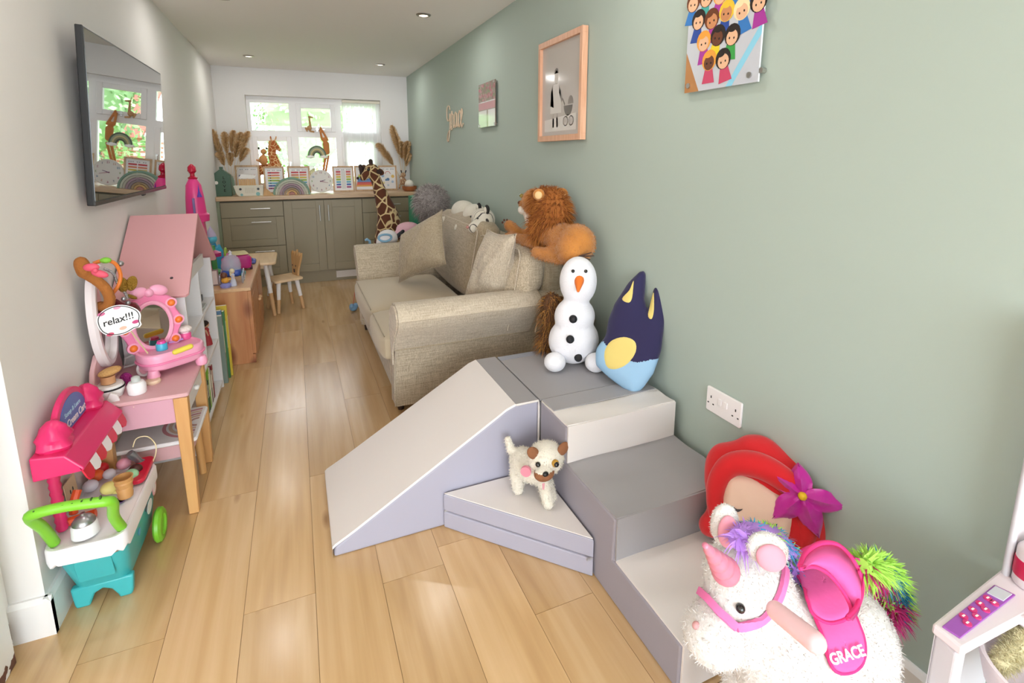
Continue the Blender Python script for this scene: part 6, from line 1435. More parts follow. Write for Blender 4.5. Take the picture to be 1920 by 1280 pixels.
bm = BM(); h0, h1 = U(1455, 1145, .44), U(1528, 1203, .375); cap(bm, h0, h1, .0135, .0145); wobj('handle', bm, mat('handle_pale_pink', 'ecc4c8', .4), t, label='pale pink handle')
# saddle: a shaped cloth laid over the back, with flap and upright cantle
def drape(poly_px, m, nm, par, lift, th=.006):
    from mathutils.bvhtree import BVHTree
    B = BVHTree.FromPolygons([Vector(v.co) + UO for v in body.data.vertices], [list(p.vertices) for p in body.data.polygons]); C0 = Vector((0, 0, CH))
    pp = smooth_poly(poly_px, 5); cx = sum(p[0] for p in pp) / len(pp); cy = sum(p[1] for p in pp) / len(pp); bm = BM(); R = []; K = 10
    last = None
    for k in range(K + 1):
        f = max(k / K, .0005); ring = []
        for x, y in pp:
            d = (at(cx + (x - cx) * f, cy + (y - cy) * f, y=1.0) - C0).normalized(); h = B.ray_cast(C0, d)
            if h[0]: q, nn = h[0], h[1]
            else:
                h = B.find_nearest(C0 + d * last); q = C0 + d * (h[0] - C0).dot(d); nn = -d
            last = (q - C0).length; ring.append(q + nn * (lift + (th if k < K else th * .2)))
        R.append(ring)
    ring_loft(bm, R, cap=False); o_ = wobj(nm, bm, m, par, ang=180); s_ = o_.modifiers.new('solid', 'SOLIDIFY'); s_.thickness = .004; s_.offset = -1
    bm = BM(); tube(bm, R[-1], .003, 6, closed=True); wobj('trim', bm, rim, o_, ang=180); return o_
sad = drape([(1500, 1035), (1540, 1022), (1575, 1050), (1600, 1100), (1600, 1140), (1580, 1165), (1545, 1172), (1515, 1150), (1500, 1110), (1495, 1070)], pinkf, 'saddle', t, .010)
flp = drape([(1528, 1150), (1590, 1148), (1608, 1175), (1617, 1210), (1612, 1240), (1590, 1258), (1562, 1256), (1548, 1230), (1538, 1190)], pinkf, 'saddle_flap', t, .005)
# cantle: an upright padded crescent behind the seat
C1, C2, C3 = U(1505, 1052, .47), U(1562, 1020, .50), U(1612, 1095, .44)
bm = BM(); CR = smooth_open([(1500, 1062, .47), (1512, 1035, .49), (1540, 1018, .50), (1572, 1022, .50), (1600, 1052, .475), (1616, 1095, .455), (1608, 1135, .43), (1590, 1158, .42)], 5)
inn_ = smooth_open([(1500, 1066, .46), (1525, 1062, .465), (1548, 1072, .46), (1565, 1088, .455), (1580, 1108, .45), (1592, 1130, .44), (1596, 1145, .43), (1589, 1160, .42)], 5)
R = []
for a, b in zip(CR, inn_):
    p, q = U(a[0], a[1], a[2]), U(b[0], b[1], b[2]); nn = Vector((-.3, -.8, .5)).normalized(); m_ = (p + q) / 2
    R.append([p, m_ + nn * .012, q, m_ - nn * .006])
ring_loft(bm, R); cn = wobj('cantle', bm, pinkf, sad, ang=180)
bm = BM(); tube(bm, [r_[0] for r_ in R], .0042, 8); wobj('trim', bm, rim, cn, ang=180); bm = BM(); tube(bm, [r_[2] for r_ in R], .003, 8); wobj('trim', bm, rim, cn, ang=180)
# embroidered name on the flap
fc = U(1585, 1228, .385); Cd = (Vector((0, 0, CH)) - fc).normalized(); xd = (U(1603, 1222, .385) - U(1567, 1233, .385)).normalized()
from mathutils.bvhtree import BVHTree
Bf = BVHTree.FromPolygons([Vector(v.co) + wmat(flp).translation for v in flp.data.vertices], [list(p.vertices) for p in flp.data.polygons])
h = Bf.ray_cast(Vector((0, 0, CH)), -Cd); fc = h[0] if h[0] else fc; nf = h[1] if h[0] and h[1].dot(Cd) > 0 else (-h[1] if h[0] else Cd)
hl = [Bf.ray_cast(Vector((0, 0, CH)), (at(x, y, y=1.0) - Vector((0, 0, CH))).normalized())[0] for x, y in ((1567, 1233), (1603, 1222))]
if all(hl): xd = (hl[1] - hl[0]).normalized()
text('GRACE', .0215, mat('embroidery_white', 'fbeef4', .7), FR(fc + nf * .005, xd, nf.cross(xd)), flp, 'embroidery', .0005, bold=.0006)

# ================================================================== WALL PICTURES
WM = lambda y, z, x=XR - .001: FR((x, y, z), (0, -1, 0), (0, 0, 1))   # local x runs right along the wall, z into the room
def flat(bm, P, h, M, mi): 
    f0 = len(bm.faces); prism(bm, P, h, h + .0003, M); bm.faces.ensure_lookup_table()
    for q in bm.faces[f0:]: q.material_index = mi
def disc2(cx, cy, rx, ry=None, n=16, a0=0, a1=2 * PI): ry = ry or rx; return [(cx + rx * math.cos(a0 + (a1 - a0) * k / n), cy + ry * math.sin(a0 + (a1 - a0) * k / n)) for k in range(n if a1 - a0 > 6.2 else n + 1)]
# framed photograph
f0_, f1_ = at(1010, 84, x=1.218), at(1093, 46, x=1.218); z0_ = at(1010, 266, x=1.218).z; ya, yb = f0_.y, f1_.y; w, h = ya - yb, f0_.z - z0_
t = thing('picture_frame', 'pale wood frame holding faded photograph of child with pram', 'picture frame', (XR - .02, (ya + yb) / 2, z0_)); M = WM((ya + yb) / 2, z0_)
pinkwood = wood('rose_wood_frame', (214, 160, 126), (230, 182, 150), 'Z', 3, .4); b_w = .028
for (x0, x1, y0, y1) in ((-w / 2, w / 2, 0, b_w), (-w / 2, w / 2, h - b_w, h), (-w / 2, -w / 2 + b_w * .8, b_w, h - b_w), (w / 2 - b_w * .8, w / 2, b_w, h - b_w)):
    bm = BM(); box(bm, (x0, y0, .004), (x1, y1, .034), M); wobj('frame_rail', bm, pinkwood, t, smooth=False, bev=.001)
gp = [mat('photo_grey_a', 'c3bcb6', .12, coat=.6), mat('photo_grey_b', '8f8782', .3), mat('photo_grey_c', 'd8d2cd', .3), mat('photo_grey_d', '6f6864', .3), mat('photo_grey_e', 'a89f98', .3)]
bm = BM(); flat(bm, [(-w / 2 + .02, b_w), (w / 2 - .02, b_w), (w / 2 - .02, h - b_w), (-w / 2 + .02, h - b_w)], .018, M, 0)
S = h / .51
for P_, mi in (([(-.22, .03), (.20, .03), (.20, .11), (-.22, .09)], 2), (disc2(-.06, .30, .026, .032), 2), (disc2(-.06, .318, .029, .026, 12, 0, PI), 3), ([(-.13, .23), (-.10, .265), (-.03, .265), (0, .22), (.01, .12), (-.14, .12)], 2), ([(-.13, .235), (-.11, .26), (-.09, .15), (-.14, .16)], 1), ([(-.02, .255), (0, .235), (.03, .18), (.015, .17), (-.02, .22)], 1),
    ([(-.105, .12), (-.085, .12), (-.085, .05), (-.105, .05)], 4), ([(-.055, .12), (-.035, .12), (-.03, .05), (-.05, .05)], 4), (disc2(.10, .15, .055, .05, 14, PI, 2 * PI), 3), (disc2(.13, .155, .035, .04, 12, 0, PI), 1), ([(.03, .19), (.06, .16), (.055, .15), (.025, .185)], 3)):
    flat(bm, [(x * S * .8, y * S + .02) for x, y in P_], .0185, M, mi)
for cx in (.07, .14):
    for r1, r2 in ((.024, .020),): 
        pp = disc2(cx * S * .8, (.075) * S + .02, r1, n=18); flat(bm, pp, .0185, M, 3); flat(bm, disc2(cx * S * .8, .075 * S + .02, r2, n=18), .0189, M, 0)
p_ = wobj('photograph', bm, None, t, smooth=False, mats=gp)
# acrylic print of rag dolls
f0_, f1_ = at(1284, 175, x=1.236), at(1421, 156, x=1.236); zb_ = f0_.z; ya, yb = f0_.y, f1_.y; w, h = ya - yb, .43
t = thing('acrylic_print', 'clear edged print of a crowd of colourful rag dolls high on green wall', 'wall print', (XR - .01, (ya + yb) / 2, zb_)); M = WM((ya + yb) / 2, zb_)
bm = BM(); box(bm, (-w / 2, 0, .010), (w / 2, h, .016), M); wobj('panel', bm, mat('acrylic_white', 'dfe3e4', .1, coat=.8), t, smooth=False)
cols = ['d8d6d4', 'b5804e', 'c21f2a', 'e8c23a', '2b2320', '6a3a22', 'e8a040', 'f0e0b0', 'e6b894', 'c98a5e', '6b3f2a', '3a7ac0', '3fa04a', 'e8d030', 'a83a9a', '8fd0e8', 'c4c8d0', '2a4a9a', '4aa8a0', 'c84a6a', '1a1414']
ms = [mat('print_' + c, c, .25) for c in cols]
bm = BM(); rr = random.Random(12); flat(bm, [(-w / 2, 0), (w / 2, 0), (w / 2, h), (-w / 2, h)], .0162, M, 16); flat(bm, [(-w / 2, 0), (-w * .28, 0), (-w / 2, h * .3)], .0166, M, 1); flat(bm, [(w * .10, 0), (w / 2, h * .38), (w / 2, h * .30), (w * .18, 0)], .0166, M, 15)
z_ = .0168; hairs = [2, 3, 4, 5, 6, 7]; skins = [8, 8, 8, 9, 10]; dr_ = [11, 12, 13, 14, 15, 17, 18, 19]
rows = 6; cells = []
for r_ in range(rows):
    nx = 5
    for c_ in range(nx):
        cx = -w * .44 + w * .88 * (c_ + (.5 if r_ % 2 else 0)) / (nx - .5); cy = h * (.95 - r_ * .150) + rr.uniform(-.006, .006); cells.append((cx, cy))
for cx, cy in cells:
    if cy < h * .36 and (cx > w * (.02 + cy / h * .9) or cx < -w * .32): continue
    if cy < h * .2 and cx < -w * .2: continue
    s = .029; mi_h, mi_s, mi_d = rr.choice(hairs), rr.choice(skins), rr.choice(dr_); L = rr.uniform(-.25, .25)
    dx = lambda x, y: (cx + x * math.cos(L) - y * math.sin(L), cy + x * math.sin(L) + y * math.cos(L))
    flat(bm, [dx(x, y) for x, y in ((-s * .5, -s * .6), (s * .5, -s * .6), (s * .9, -s * 2.3), (-s * .9, -s * 2.3))], z_, M, mi_d)
    flat(bm, [dx(x, y) for x, y in disc2(0, s * .12, s * 1.05, s * 1.1)], z_ + .0004, M, mi_h); 
    flat(bm, [dx(x, y) for x, y in disc2(0, -s * .15, s * .75, s * .78)], z_ + .0008, M, mi_s); flat(bm, [dx(x, y) for x, y in disc2(-s * .2, s * .62, s * .5, s * .25)], z_ + .0009, M, mi_h)
    for ex in (-.3, .3): flat(bm, [dx(x, y) for x, y in disc2(ex * s, -s * .2, s * .09, s * .12, 8)], z_ + .0012, M, 20)
    z_ += .0004 * 0 + .00002
wobj('printed_picture', bm, None, t, smooth=False, mats=ms)
for x, y in ((-w / 2 + .018, .022), (w / 2 - .03, .022), (-w / 2 + .018, h - .02), (w / 2 - .02, h - .02)):
    bm = BM(); cyl(bm, M @ Vector((x, y, 0)), M @ Vector((x, y, .021)), .0085, n=20); wobj('standoff', bm, chrome, t, label='steel standoff bolt')
bm = BM(); cyl(bm, M @ Vector((w / 2 + .006, .03, 0)), M @ Vector((w / 2 + .006, .03, .016)), .008, n=16); wobj('standoff', bm, chrome, t)
# small glossy print
f0_, f1_ = at(897, 160, x=1.232), at(928, 154, x=1.232); zb_ = at(897, 240, x=1.232).z; zt_ = f0_.z; ya, yb = f0_.y, f1_.y; w, h = ya - yb, zt_ - zb_
t = thing('acrylic_print', 'small glossy print of pink blossom over white door on steel bolts', 'wall print', (XR - .01, (ya + yb) / 2, zb_)); M = WM((ya + yb) / 2, zb_)
bm = BM(); box(bm, (-w / 2, 0, .012), (w / 2, h, .018), M); wobj('panel', bm, mat('print_edge', '7c6a60', .2), t, smooth=False)
ms = [mat('pr_' + c, c, .12, coat=.8) for c in ('9a8a7c', 'b8606e', '7a8a5e', 'c98f92', 'e8e6e4', '8c6f64', 'cfc8c6')]
bm = BM(); flat(bm, [(-w / 2, 0), (w / 2, 0), (w / 2, h), (-w / 2, h)], .0182, M, 0)
for _ in range(220):
    x, y = rr.uniform(-w / 2 + .01, w / 2 - .01), rr.uniform(h * .60, h - .008); flat(bm, disc2(x, y, .009, n=8), .0186 + rr.random() * .0008, M, rr.choice((1, 2, 3, 0, 5)))
flat(bm, [(-w / 2, h * .56), (w / 2, h * .56), (w / 2, h * .585), (-w / 2, h * .585)], .0186, M, 4)
flat(bm, [(-w / 2, h * .40), (w / 2, h * .40), (w / 2, h * .56), (-w / 2, h * .56)], .0186, M, 3); flat(bm, [(-w / 2, 0), (0, 0), (0, h * .34), (-w / 2, h * .34)], .0188, M, 6); flat(bm, [(-w / 2, h * .28), (0, h * .28), (0, h * .38), (-w / 2, h * .38)], .019, M, 4); flat(bm, [(.03, .0), (w / 2, 0), (w / 2, h * .38), (.03, h * .38)], .0188, M, 4)
wobj('printed_picture', bm, None, t, smooth=False, mats=ms)
for x, y in ((-w / 2 + .015, .012), (w / 2 - .015, .012), (-w / 2 + .015, h - .012), (w / 2 - .015, h - .012)):
    bm = BM(); cyl(bm, M @ Vector((x, y, 0)), M @ Vector((x, y, .024)), .009, n=16); wobj('standoff', bm, chrome, t)
# wooden script name
g0, g1 = at(836, 200, x=1.24), at(868, 262, x=1.24); W_ = g0.y - g1.y; Hs = (g0.z - g1.z)
wt = mat('ply_sign', 'ead0b4', .5); M = WM((g0.y + g1.y) / 2, (g0.z + g1.z) / 2)
strokes = [[(.42, .78), (.34, .95), (.18, .97), (.06, .80), (.04, .55), (.10, .35), (.24, .30), (.36, .42), (.40, .60), (.41, .40), (.38, .05), (.30, -.35), (.18, -.62), (.06, -.62), (.04, -.45), (.16, -.25), (.34, -.12), (.5, -.02), (.58, .10)],
    [(.54, .06), (.58, .38), (.64, .47), (.68, .38), (.78, .36), (.77, .14), (.83, .04), (.94, .12)], [(1.16, .36), (1.04, .42), (.94, .30), (.94, .12), (1.02, .04), (1.14, .16), (1.18, .38), (1.18, .10), (1.26, .05), (1.34, .16)],
    [(1.56, .36), (1.46, .43), (1.36, .30), (1.36, .12), (1.44, .03), (1.56, .12)], [(1.56, .14), (1.68, .24), (1.76, .38), (1.70, .46), (1.62, .34), (1.62, .12), (1.70, .02), (1.84, .10)], [(.46, -.02), (.56, -.14), (.62, -.04), (.54, .06), (.46, -.02)]]
bm = BM(); xs_ = W_ / 1.85; ys_ = Hs / 1.62
for st in strokes:
    P = smooth_open([((x - .92) * xs_, ((y if st is strokes[0] or st is strokes[5] else (y * 1.75 - .12)) - .17) * ys_) for x, y in st], 5)
    tube(bm, [M @ Vector((x, y, .0065)) for x, y in P], .0052, 8)
bmesh.ops.scale(bm, vec=(1, 1, 1), verts=bm.verts)
tag(wobj('name_sign', bm, wt, None, ang=60), 'pale plywood script sign reading Grace on the green wall', 'sign')

# ================================================================== ICE CREAM CART
hp_, rdp, tealp, grn, trayw = mat('cart_pink', 'e2306e', .3), mat('cart_red', 'd6203f', .3), mat('cart_teal', '3fb0b4', .35), mat('cart_green', '7fc832', .35), mat('cart_white', 'f0edf0', .3)
t = thing('ice_cream_cart', 'toy ice cream cart in teal, white and pink with green handle', 'toy', (-.60, 1.76, 0)); cart = t
bm = BM()
ring_loft(bm, [[Vector((cx_ + x, cy_ + y, z)) for x, y in rrect(w_, d_, .03, 5)] for z, w_, d_, cx_, cy_ in ((.052, .125, .27, -.597, 1.775), (.058, .132, .28, -.597, 1.775), (.13, .150, .32, -.597, 1.77), (.205, .166, .365, -.597, 1.765))]); wobj('body', bm, tealp, t)
bm = BM(); prism(bm, [(-.664, 0.0), (-.632, 0.0), (-.628, .012), (-.618, .035), (-.597, .045), (-.578, .035), (-.565, .012), (-.562, 0.0), (-.532, 0.0), (-.528, .012), (-.523, .065), (-.672, .065), (-.668, .012)][::-1], -1.655, -1.632, Matrix(((1, 0, 0, 0), (0, 0, -1, 0), (0, 1, 0, 0), (0, 0, 0, 1)))); wobj('front_foot', bm, tealp, t, bev=.005)
bm = BM(); prism(bm, rrect(.085, .075, .006, 4, 0, 0), 0, .004, FR((-.597, 1.606, .135), (1, 0, 0), (0, -.22, 1))); wobj('front_panel', bm, tealp, t, bev=.0015)
# tray with wavy lip
bm = BM(); rings = []; base_ = rrect(.186, .385, .035, 8)
def wav(i, n): return .006 * math.sin(i / n * 2 * PI * 9)
nB = len(base_)
for off_, z, wv in ((-.006, .196, 1), (0, .20, 1), (0, .238, .2), (-.004, .245, 0), (-.012, .245, 0), (-.018, .238, 0)):
    rings.append([Vector((-.598 + x * (1 + off_ * 8), 1.752 + y * (1 + off_ * 4), z + wav(i, nB) * wv)) for i, (x, y) in enumerate(base_)])
ring_loft(bm, rings); tr_ = wobj('tray', bm, trayw, t)
for y in (1.86,):
    for x in (-.505, -.682):
        bm = BM(); s_ = 1 if x > -.6 else -1
        lathe(bm, [(0, 0), (.030, 0), (.034, .006), (.047, .006), (.055, .0), (.056, -.010), (.05, -.016), (0, -.016)], n=32, M=TR((x + .008 * s_, y, .0565), (0, s_ * PI / 2, 0))); wobj('wheel', bm, grn, t)
# handle
A_, B_ = Vector((-.672, 1.60, .246)), Vector((-.522, 1.60, .246)); A2, B2 = Vector((-.674, 1.505, .395)), Vector((-.506, 1.505, .385))
bm = BM(); rr_ = .0135
tube(bm, smooth_open([tuple(A_), (A_.x, 1.56, .32), (A2.x, 1.515, .385), (A2.x + .02, 1.50, .402), (-.60, 1.50, .404), (B2.x - .02, 1.50, .396), (B2.x, 1.515, .378), (B_.x, 1.56, .31), tuple(B_)], 6), rr_, 10)
hd = wobj('handle', bm, grn, t); bm = BM()
for k in range(8): cbox(bm, (-.655 + .019 * k, 1.4965, .411), (.0035, .010, .006))
wobj('grip_slots', bm, mat('slot_dark_green', '2e5a14', .6), hd, smooth=False)
# bell
bm = BM(); q = Vector((-.607, 1.612, .245)); lathe(bm, [(.032, 0), (.030, .03), (.026, .035), (0, .035)], c=q, n=24); pd_ = wobj('bell_stand', bm, trayw, t); bm = BM(); lathe(bm, [(.027, .035), (.027, .040), (.020, .050), (.010, .056), (.006, .058), (.006, .064), (0, .066)], c=q, n=24); wobj('bell', bm, mat('bell_silver', 'a8a8ac', .3, .9), pd_)
# posts, roof and sign
for y in (1.655, 1.93):
    bm = BM(); lathe(bm, [(.012 + (.003 if k % 2 else 0), .245 + k * .0105) for k in range(20)], c=(-.672, y, 0), n=16); wobj('post', bm, hp_, t)
bm = BM(); RY0, RY1 = 1.60, 1.945
ring_loft(bm, [[Vector((x, y, z)) for x, z in ((-.694, .432), (-.586, .438), (-.582, .446), (-.62, .492), (-.694, .50))] for y in (RY0, RY1)]); rf_ = wobj('roof', bm, hp_, t, smooth=False, bev=.004)
nt_ = 7
for k in range(nt_):
    ya, yb = RY0 + (RY1 - RY0) * k / nt_, RY0 + (RY1 - RY0) * (k + 1) / nt_ ; bm = BM(); wd = yb - ya; P = [(0, .010), (0, -.024), (wd * .12, -.036), (wd * .5, -.042), (wd * .88, -.036), (wd, -.024), (wd, .010)]
    prism(bm, P, 0, .004, FR((-.590, ya, .44), (0, 1, 0), (-.35, 0, 1))); wobj('awning_scallop', bm, trayw if k % 2 == 1 else rdp, rf_, smooth=False, bev=.001)
sc_ = Vector((-.660, 1.775, .495)); bm = BM(); prism(bm, [(x * 1.0, y) for x, y in disc2(0, 0, .125, .115, 26, 0, PI)], -.008, .008, FR(sc_, (0, 1, 0), (0, 0, 1))); sg = wobj('sign', bm, hp_, t, bev=.004)
bm = BM(); prism(bm, disc2(0, .008, .100, .090, 26, 0, PI), .008, .0095, FR(sc_, (0, 1, 0), (0, 0, 1))); pn = wobj('sign_panel', bm, mat('sign_blue', '3f6fb8', .35), sg, smooth=False)
text('Ice Cream Cart', .030, trayw, FR(sc_ + Vector((.0102, .0, .026)), (0, 1, 0), (0, 0, 1)), sg, 'sign_lettering', .0004, bold=.0006, space=.92); text('Scoop & Learn', .019, mat('sign_pale', 'a9d4ea', .4), FR(sc_ + Vector((.0102, 0, .056)), (0, 1, 0), (0, 0, 1)), sg, 'sign_lettering', .0004, bold=.0004)
for y in (1.655, 1.90):
    bm = BM(); lathe(bm, [(.0, .49), (.034, .492), (.042, .505), (.036, .518), (.038, .53), (.028, .545), (.026, .556), (.012, .572), (0, .576)], c=(-.655, y, 0), n=24)
    for v in bm.verts:
        a = math.atan2(v.co.y - y, v.co.x + .655); f = 1 + .13 * math.sin(a * 4 + v.co.z * 70); v.co.x = -.655 + (v.co.x + .655) * f; v.co.y = y + (v.co.y - y) * f
    wobj('swirl', bm, hp_, t)
# food and stickers
def ball(nm, lab, px, py, r, c, z=.262, sq=.85):
    q = at(px, py, z=z); q.x = max(q.x, XL + .02 + r); bm = BM(); ell(bm, q, (r, r, r * sq), n=20); o_ = wobj(nm, bm, mat('food_' + c, c, .35), None); return tag(o_, lab, 'toy food')
ball('toy_scoop', 'red toy ice cream ball at the far end of cart by post', 189, 878, .021, 'd0202c'); ball('toy_scoop', 'orange toy ice cream ball beside the red one', 173, 893, .021, 'e8642a'); ball('toy_scoop', 'white toy ice cream ball below the orange ball', 163, 912, .021, 'd8d2de')
ball('toy_scoop', 'pink toy ice cream scoop among the cart toppings', 232, 869, .021, 'f0a8bc'); ball('toy_scoop', 'brown toy chocolate scoop at end of the tray', 254, 880, .020, '4a201c'); ball('toy_scoop', 'mint green toy scoop behind the wafer cone', 246, 890, .021, 'a4dcae'); ball('toy_scoop', 'pale lilac toy scoop in the middle of the tray', 205, 888, .018, 'dcd4dc')
q = at(207, 925, z=.247); bm = BM(); ell(bm, q + Vector((0, 0, .02)), (.024, .024, .018)); cap(bm, q + Vector((.0, 0, .008)), q + Vector((.05, -.03, .012)), .009, .006); tag(wobj('toy_scooper', bm, mat('food_yellow', 'efe58c', .4), None), 'pale yellow toy scooper lying beside the wafer cone', 'toy food')
q = at(236, 930, z=.247); bm = BM(); lathe(bm, [(0, 0), (.019, 0), (.021, .012), (.019, .016), (.022, .03), (.020, .034), (.024, .05), (.022, .054), (.026, .066), (.023, .066), (.018, .01), (0, .006)], c=q, n=28); tag(wobj('toy_wafer_cone', bm, mat('wafer_tan', 'd09a5e', .45), None), 'tan ribbed toy wafer cup standing on the cart tray', 'toy food')
bm = BM(); q = at(266, 868, z=.25); lathe(bm, [(.015, 0), (.010, .01), (.010, .028), (.014, .045), (.012, .06), (0, .064)], n=16, M=TR(q, (.25, -.45, 0))); sp = tag(wobj('toy_serving_scoop', bm, mat('toy_gunmetal', '85878c', .3, .6), None), 'silver grey toy serving scoop at far corner of cart', 'toy food')
bm = BM(); p0 = at(249, 838, z=.31); pts = smooth_open([tuple(p0), tuple(at(256, 822, z=.33)), tuple(at(276, 818, z=.33)), tuple(at(291, 832, z=.31)), tuple(at(292, 850, z=.28)), tuple(at(286, 866, z=.25))], 6); tube(bm, pts, .0018, 6); wobj('cord', bm, mat('cord_cream', 'efe0b4', .5), sp)
bm = BM(); q = at(262, 885, z=.246); prism(bm, rrect(.05, .15, .02, 5), 0, .014, TR((q.x + .004, q.y + .0, .2455))); wobj('tray_recess', bm, rdp, t, bev=.003, label='red topping tray')
q = at(143, 932, z=.25); bm = BM(); tube(bm, [Vector((-.66, 1.70, .26)), Vector((-.655, 1.705, .30)), Vector((-.65, 1.72, .32))], .011, 8); tube(bm, [Vector((-.665, 1.67, .255)), Vector((-.60, 1.675, .262))], .012, 8); wobj('syrup_pump', bm, mat('cart_orange', 'e0562a', .35), t, label='orange pump')
def sticker(y, z, r, c, nm='sticker', x=-.5155, sy=1.0):
    bm = BM(); prism(bm, disc2(0, 0, r * sy, r, 20), 0, .001, FR((x, y, z), (0, 1, 0), (.05, 0, 1))); return wobj(nm, bm, mat('stk_' + c, c, .35), cart, smooth=False)
sticker(1.90, .17, .024, 'e6b8c0'); sticker(1.90, .17, .013, 'f2ecec', x=-.5143); sticker(1.83, .15, .022, 'e4eef0', sy=1.3); sticker(1.72, .14, .012, '58a8d8', x=-.519); sticker(1.80, .165, .012, '2a4a5a', x=-.5165)
for px, py, r, c in ((224, 938, .016, '7a58a8'), (226, 939, .009, 'c8b8e0'), (212, 950, .010, '6cc0c0'), (172, 952, .018, 'e8d8c8')):
    q = at(px, py, z=.2456); bm = BM(); cyl(bm, (q.x, q.y, .2456), (q.x, q.y, .2462), r, n=20); wobj('tray_sticker', bm, mat('stk_' + c, c, .35), t)
t = thing('price_card', 'small patterned card with a face leaning on wall behind cart post', 'card', (-.685, 1.76, .25)); bm = BM(); prism(bm, rrect(.075, .07, .006, 4), 0, .002, FR((-.683, 1.765, .30), (0, 1, 0), (-.05, 0, 1))); wobj('card', bm, mat('card_peach', 'e6cba8', .6), t, smooth=False)
for y in (-.008, .010): bm = BM(); prism(bm, disc2(y, -.003, .003, .007, 12), .0022, .0028, FR((-.683, 1.765, .30), (0, 1, 0), (-.05, 0, 1))); wobj('printed_eye', bm, black, t, smooth=False)

# ================================================================== ON THE DRESSING TABLE
pkp, pkl = mat('beauty_pink', 'ee86b0', .35), mat('beauty_pale_pink', 'f3a8c4', .35); VT = VZ + .0005
t = thing('toy_vanity_mirror', 'pink toy vanity with oval mirror and orange bulbs on table', 'toy', (-.50, 2.22, VT)); Mv = FR((-.543, 2.235, VT - .024), (.86, .50, 0), (0, 0, 1)); vn = -1 if (Mv.to_3x3() @ Vector((0, 0, 1))).y > 0 else 1
mc_ = (0, .205)
bm = BM(); ell(bm, (0, 0, 0), 1.0) ; bm.free()
bm = BM(); n = 56; outr = []
for k in range(n):
    a = 2 * PI * k / n; b = 1 + .055 * math.cos(8 * a + PI / 8 * 0); outr.append((.098 * b * math.cos(a), .205 + .128 * b * math.sin(a)))
prism(bm, outr, -.012, .012, Mv); bmesh.ops.remove_doubles(bm, verts=bm.verts, dist=1e-6); fr_ = wobj('mirror_frame', bm, pkp, t, bev=.006)
bm = BM(); tube(bm, [Mv @ Vector((.062 * math.cos(a), .205 + .088 * math.sin(a), .014 * vn)) for a in [2 * PI * k / 36 for k in range(36)]], .008, 8, closed=True); wobj('inner_rim', bm, pkl, fr_)
bm = BM(); prism(bm, disc2(0, .205, .058, .084, 36), .0125 * vn, .0145 * vn, Mv); wobj('mirror', bm, mat('mirror_warm', 'b8ac98', .03, 1.0), fr_, smooth=False)
for k, a in enumerate([math.radians(v) for v in (38, 0, -38, 142, 180, 218)]):
    bm = BM(); ell(bm, Mv @ Vector((.088 * math.cos(a), .205 + .118 * math.sin(a), .012 * vn)), .0135, n=16); wobj('bulb', bm, mat('bulb_orange', 'ef7a2a', .3), fr_, label='orange bulb')
    bm = BM(); cyl(bm, Mv @ Vector((.088 * math.cos(a), .205 + .118 * math.sin(a), 0)), Mv @ Vector((.088 * math.cos(a), .205 + .118 * math.sin(a), .013 * vn)), .020, n=18); wobj('bulb_holder', bm, pkl, fr_)
for s in (-1, 1): bm = BM(); ell(bm, Mv @ Vector((s * .034, .335, .008 * vn)), (.032, .014, .021), (0, s * .35, .5)); wobj('bow_loop', bm, pkl, fr_)
bm = BM(); ell(bm, Mv @ Vector((0, .332, .014 * vn)), .016, n=16); wobj('bow_knot', bm, pkl, fr_)
bm = BM(); ell(bm, Mv @ Vector((0, .06, 0)), (.05, .03, .05)); wobj('neck', bm, pkp, t)
# base: a curved tray
Mb = TR((-.488, 2.215, VT), (0, 0, .62)); bm = BM(); pr_ = rrect(.21, .135, .055, 8)
ring_loft(bm, [[Mb @ Vector((x * f, y * f, z)) for x, y in pr_] for z, f in ((.028, .86), (.036, .98), (.078, 1.05), (.090, 1.02), (.094, .96), (.088, .90))]); wobj('base_tray', bm, pkl, t)
for x, y in ((-.085, -.045), (.085, -.045), (.07, .04), (-.07, .04)): bm = BM(); lathe(bm, [(0, 0), (.018, 0), (.022, .014), (.016, .036), (0, .04)], c=Mb @ Vector((x, y, 0)), n=16); wobj('foot', bm, pkl, t)
bm = BM(); tube(bm, [Mb @ Vector((x * 1.045, y * 1.045, .058)) for x, y in pr_], .0045, 8, closed=True); wobj('rim_band', bm, pkp, t)
def pot(nm, lab, px, py, z, r, h, c, lid):
    q = at(px, py, z=z); t_ = thing(nm, lab, 'toy cosmetics', q); bm = BM(); lathe(bm, [(0, 0), (r, 0), (r, h * .85), (r * .9, h), (0, h)], n=22); obj('jar', bm, mat('pot_' + c, c, .35), t_); bm = BM(); lathe(bm, [(0, h), (r * .8, h), (r * .7, h * 1.35), (0, h * 1.4)], n=22); obj('lid', bm, mat('pot_' + lid, lid, .35), t_); return t_
pot('toy_pot', 'small turquoise toy pot with pink lid on vanity tray', 304, 655, VT + .089, .019, .026, '4ab4d4', 'e0489c')
t_ = pot('toy_powder_puff', 'pink toy pot with white fluffy puff at right of vanity', 348, 634, VT + .089, .021, .024, 'ee5a9c', 'f2c4d4'); bm = BM(); q = t_.location; ell(bm, (0, 0, .04), (.026, .026, .014)); obj('puff', bm, mat('puff_white', 'efe2dc', .95, bump=.5, bscale=150), t_)
bm = BM(); q = at(343, 656, z=VT + .103); cap(bm, q + Vector((-.022, -.012, 0)), q + Vector((.022, .014, .006)), .010, .010); tag(wobj('toy_lipstick', bm, mat('lip_yellow', 'e6d24e', .35), None), 'yellow toy tube lying on front of the pink vanity tray', 'toy cosmetics')
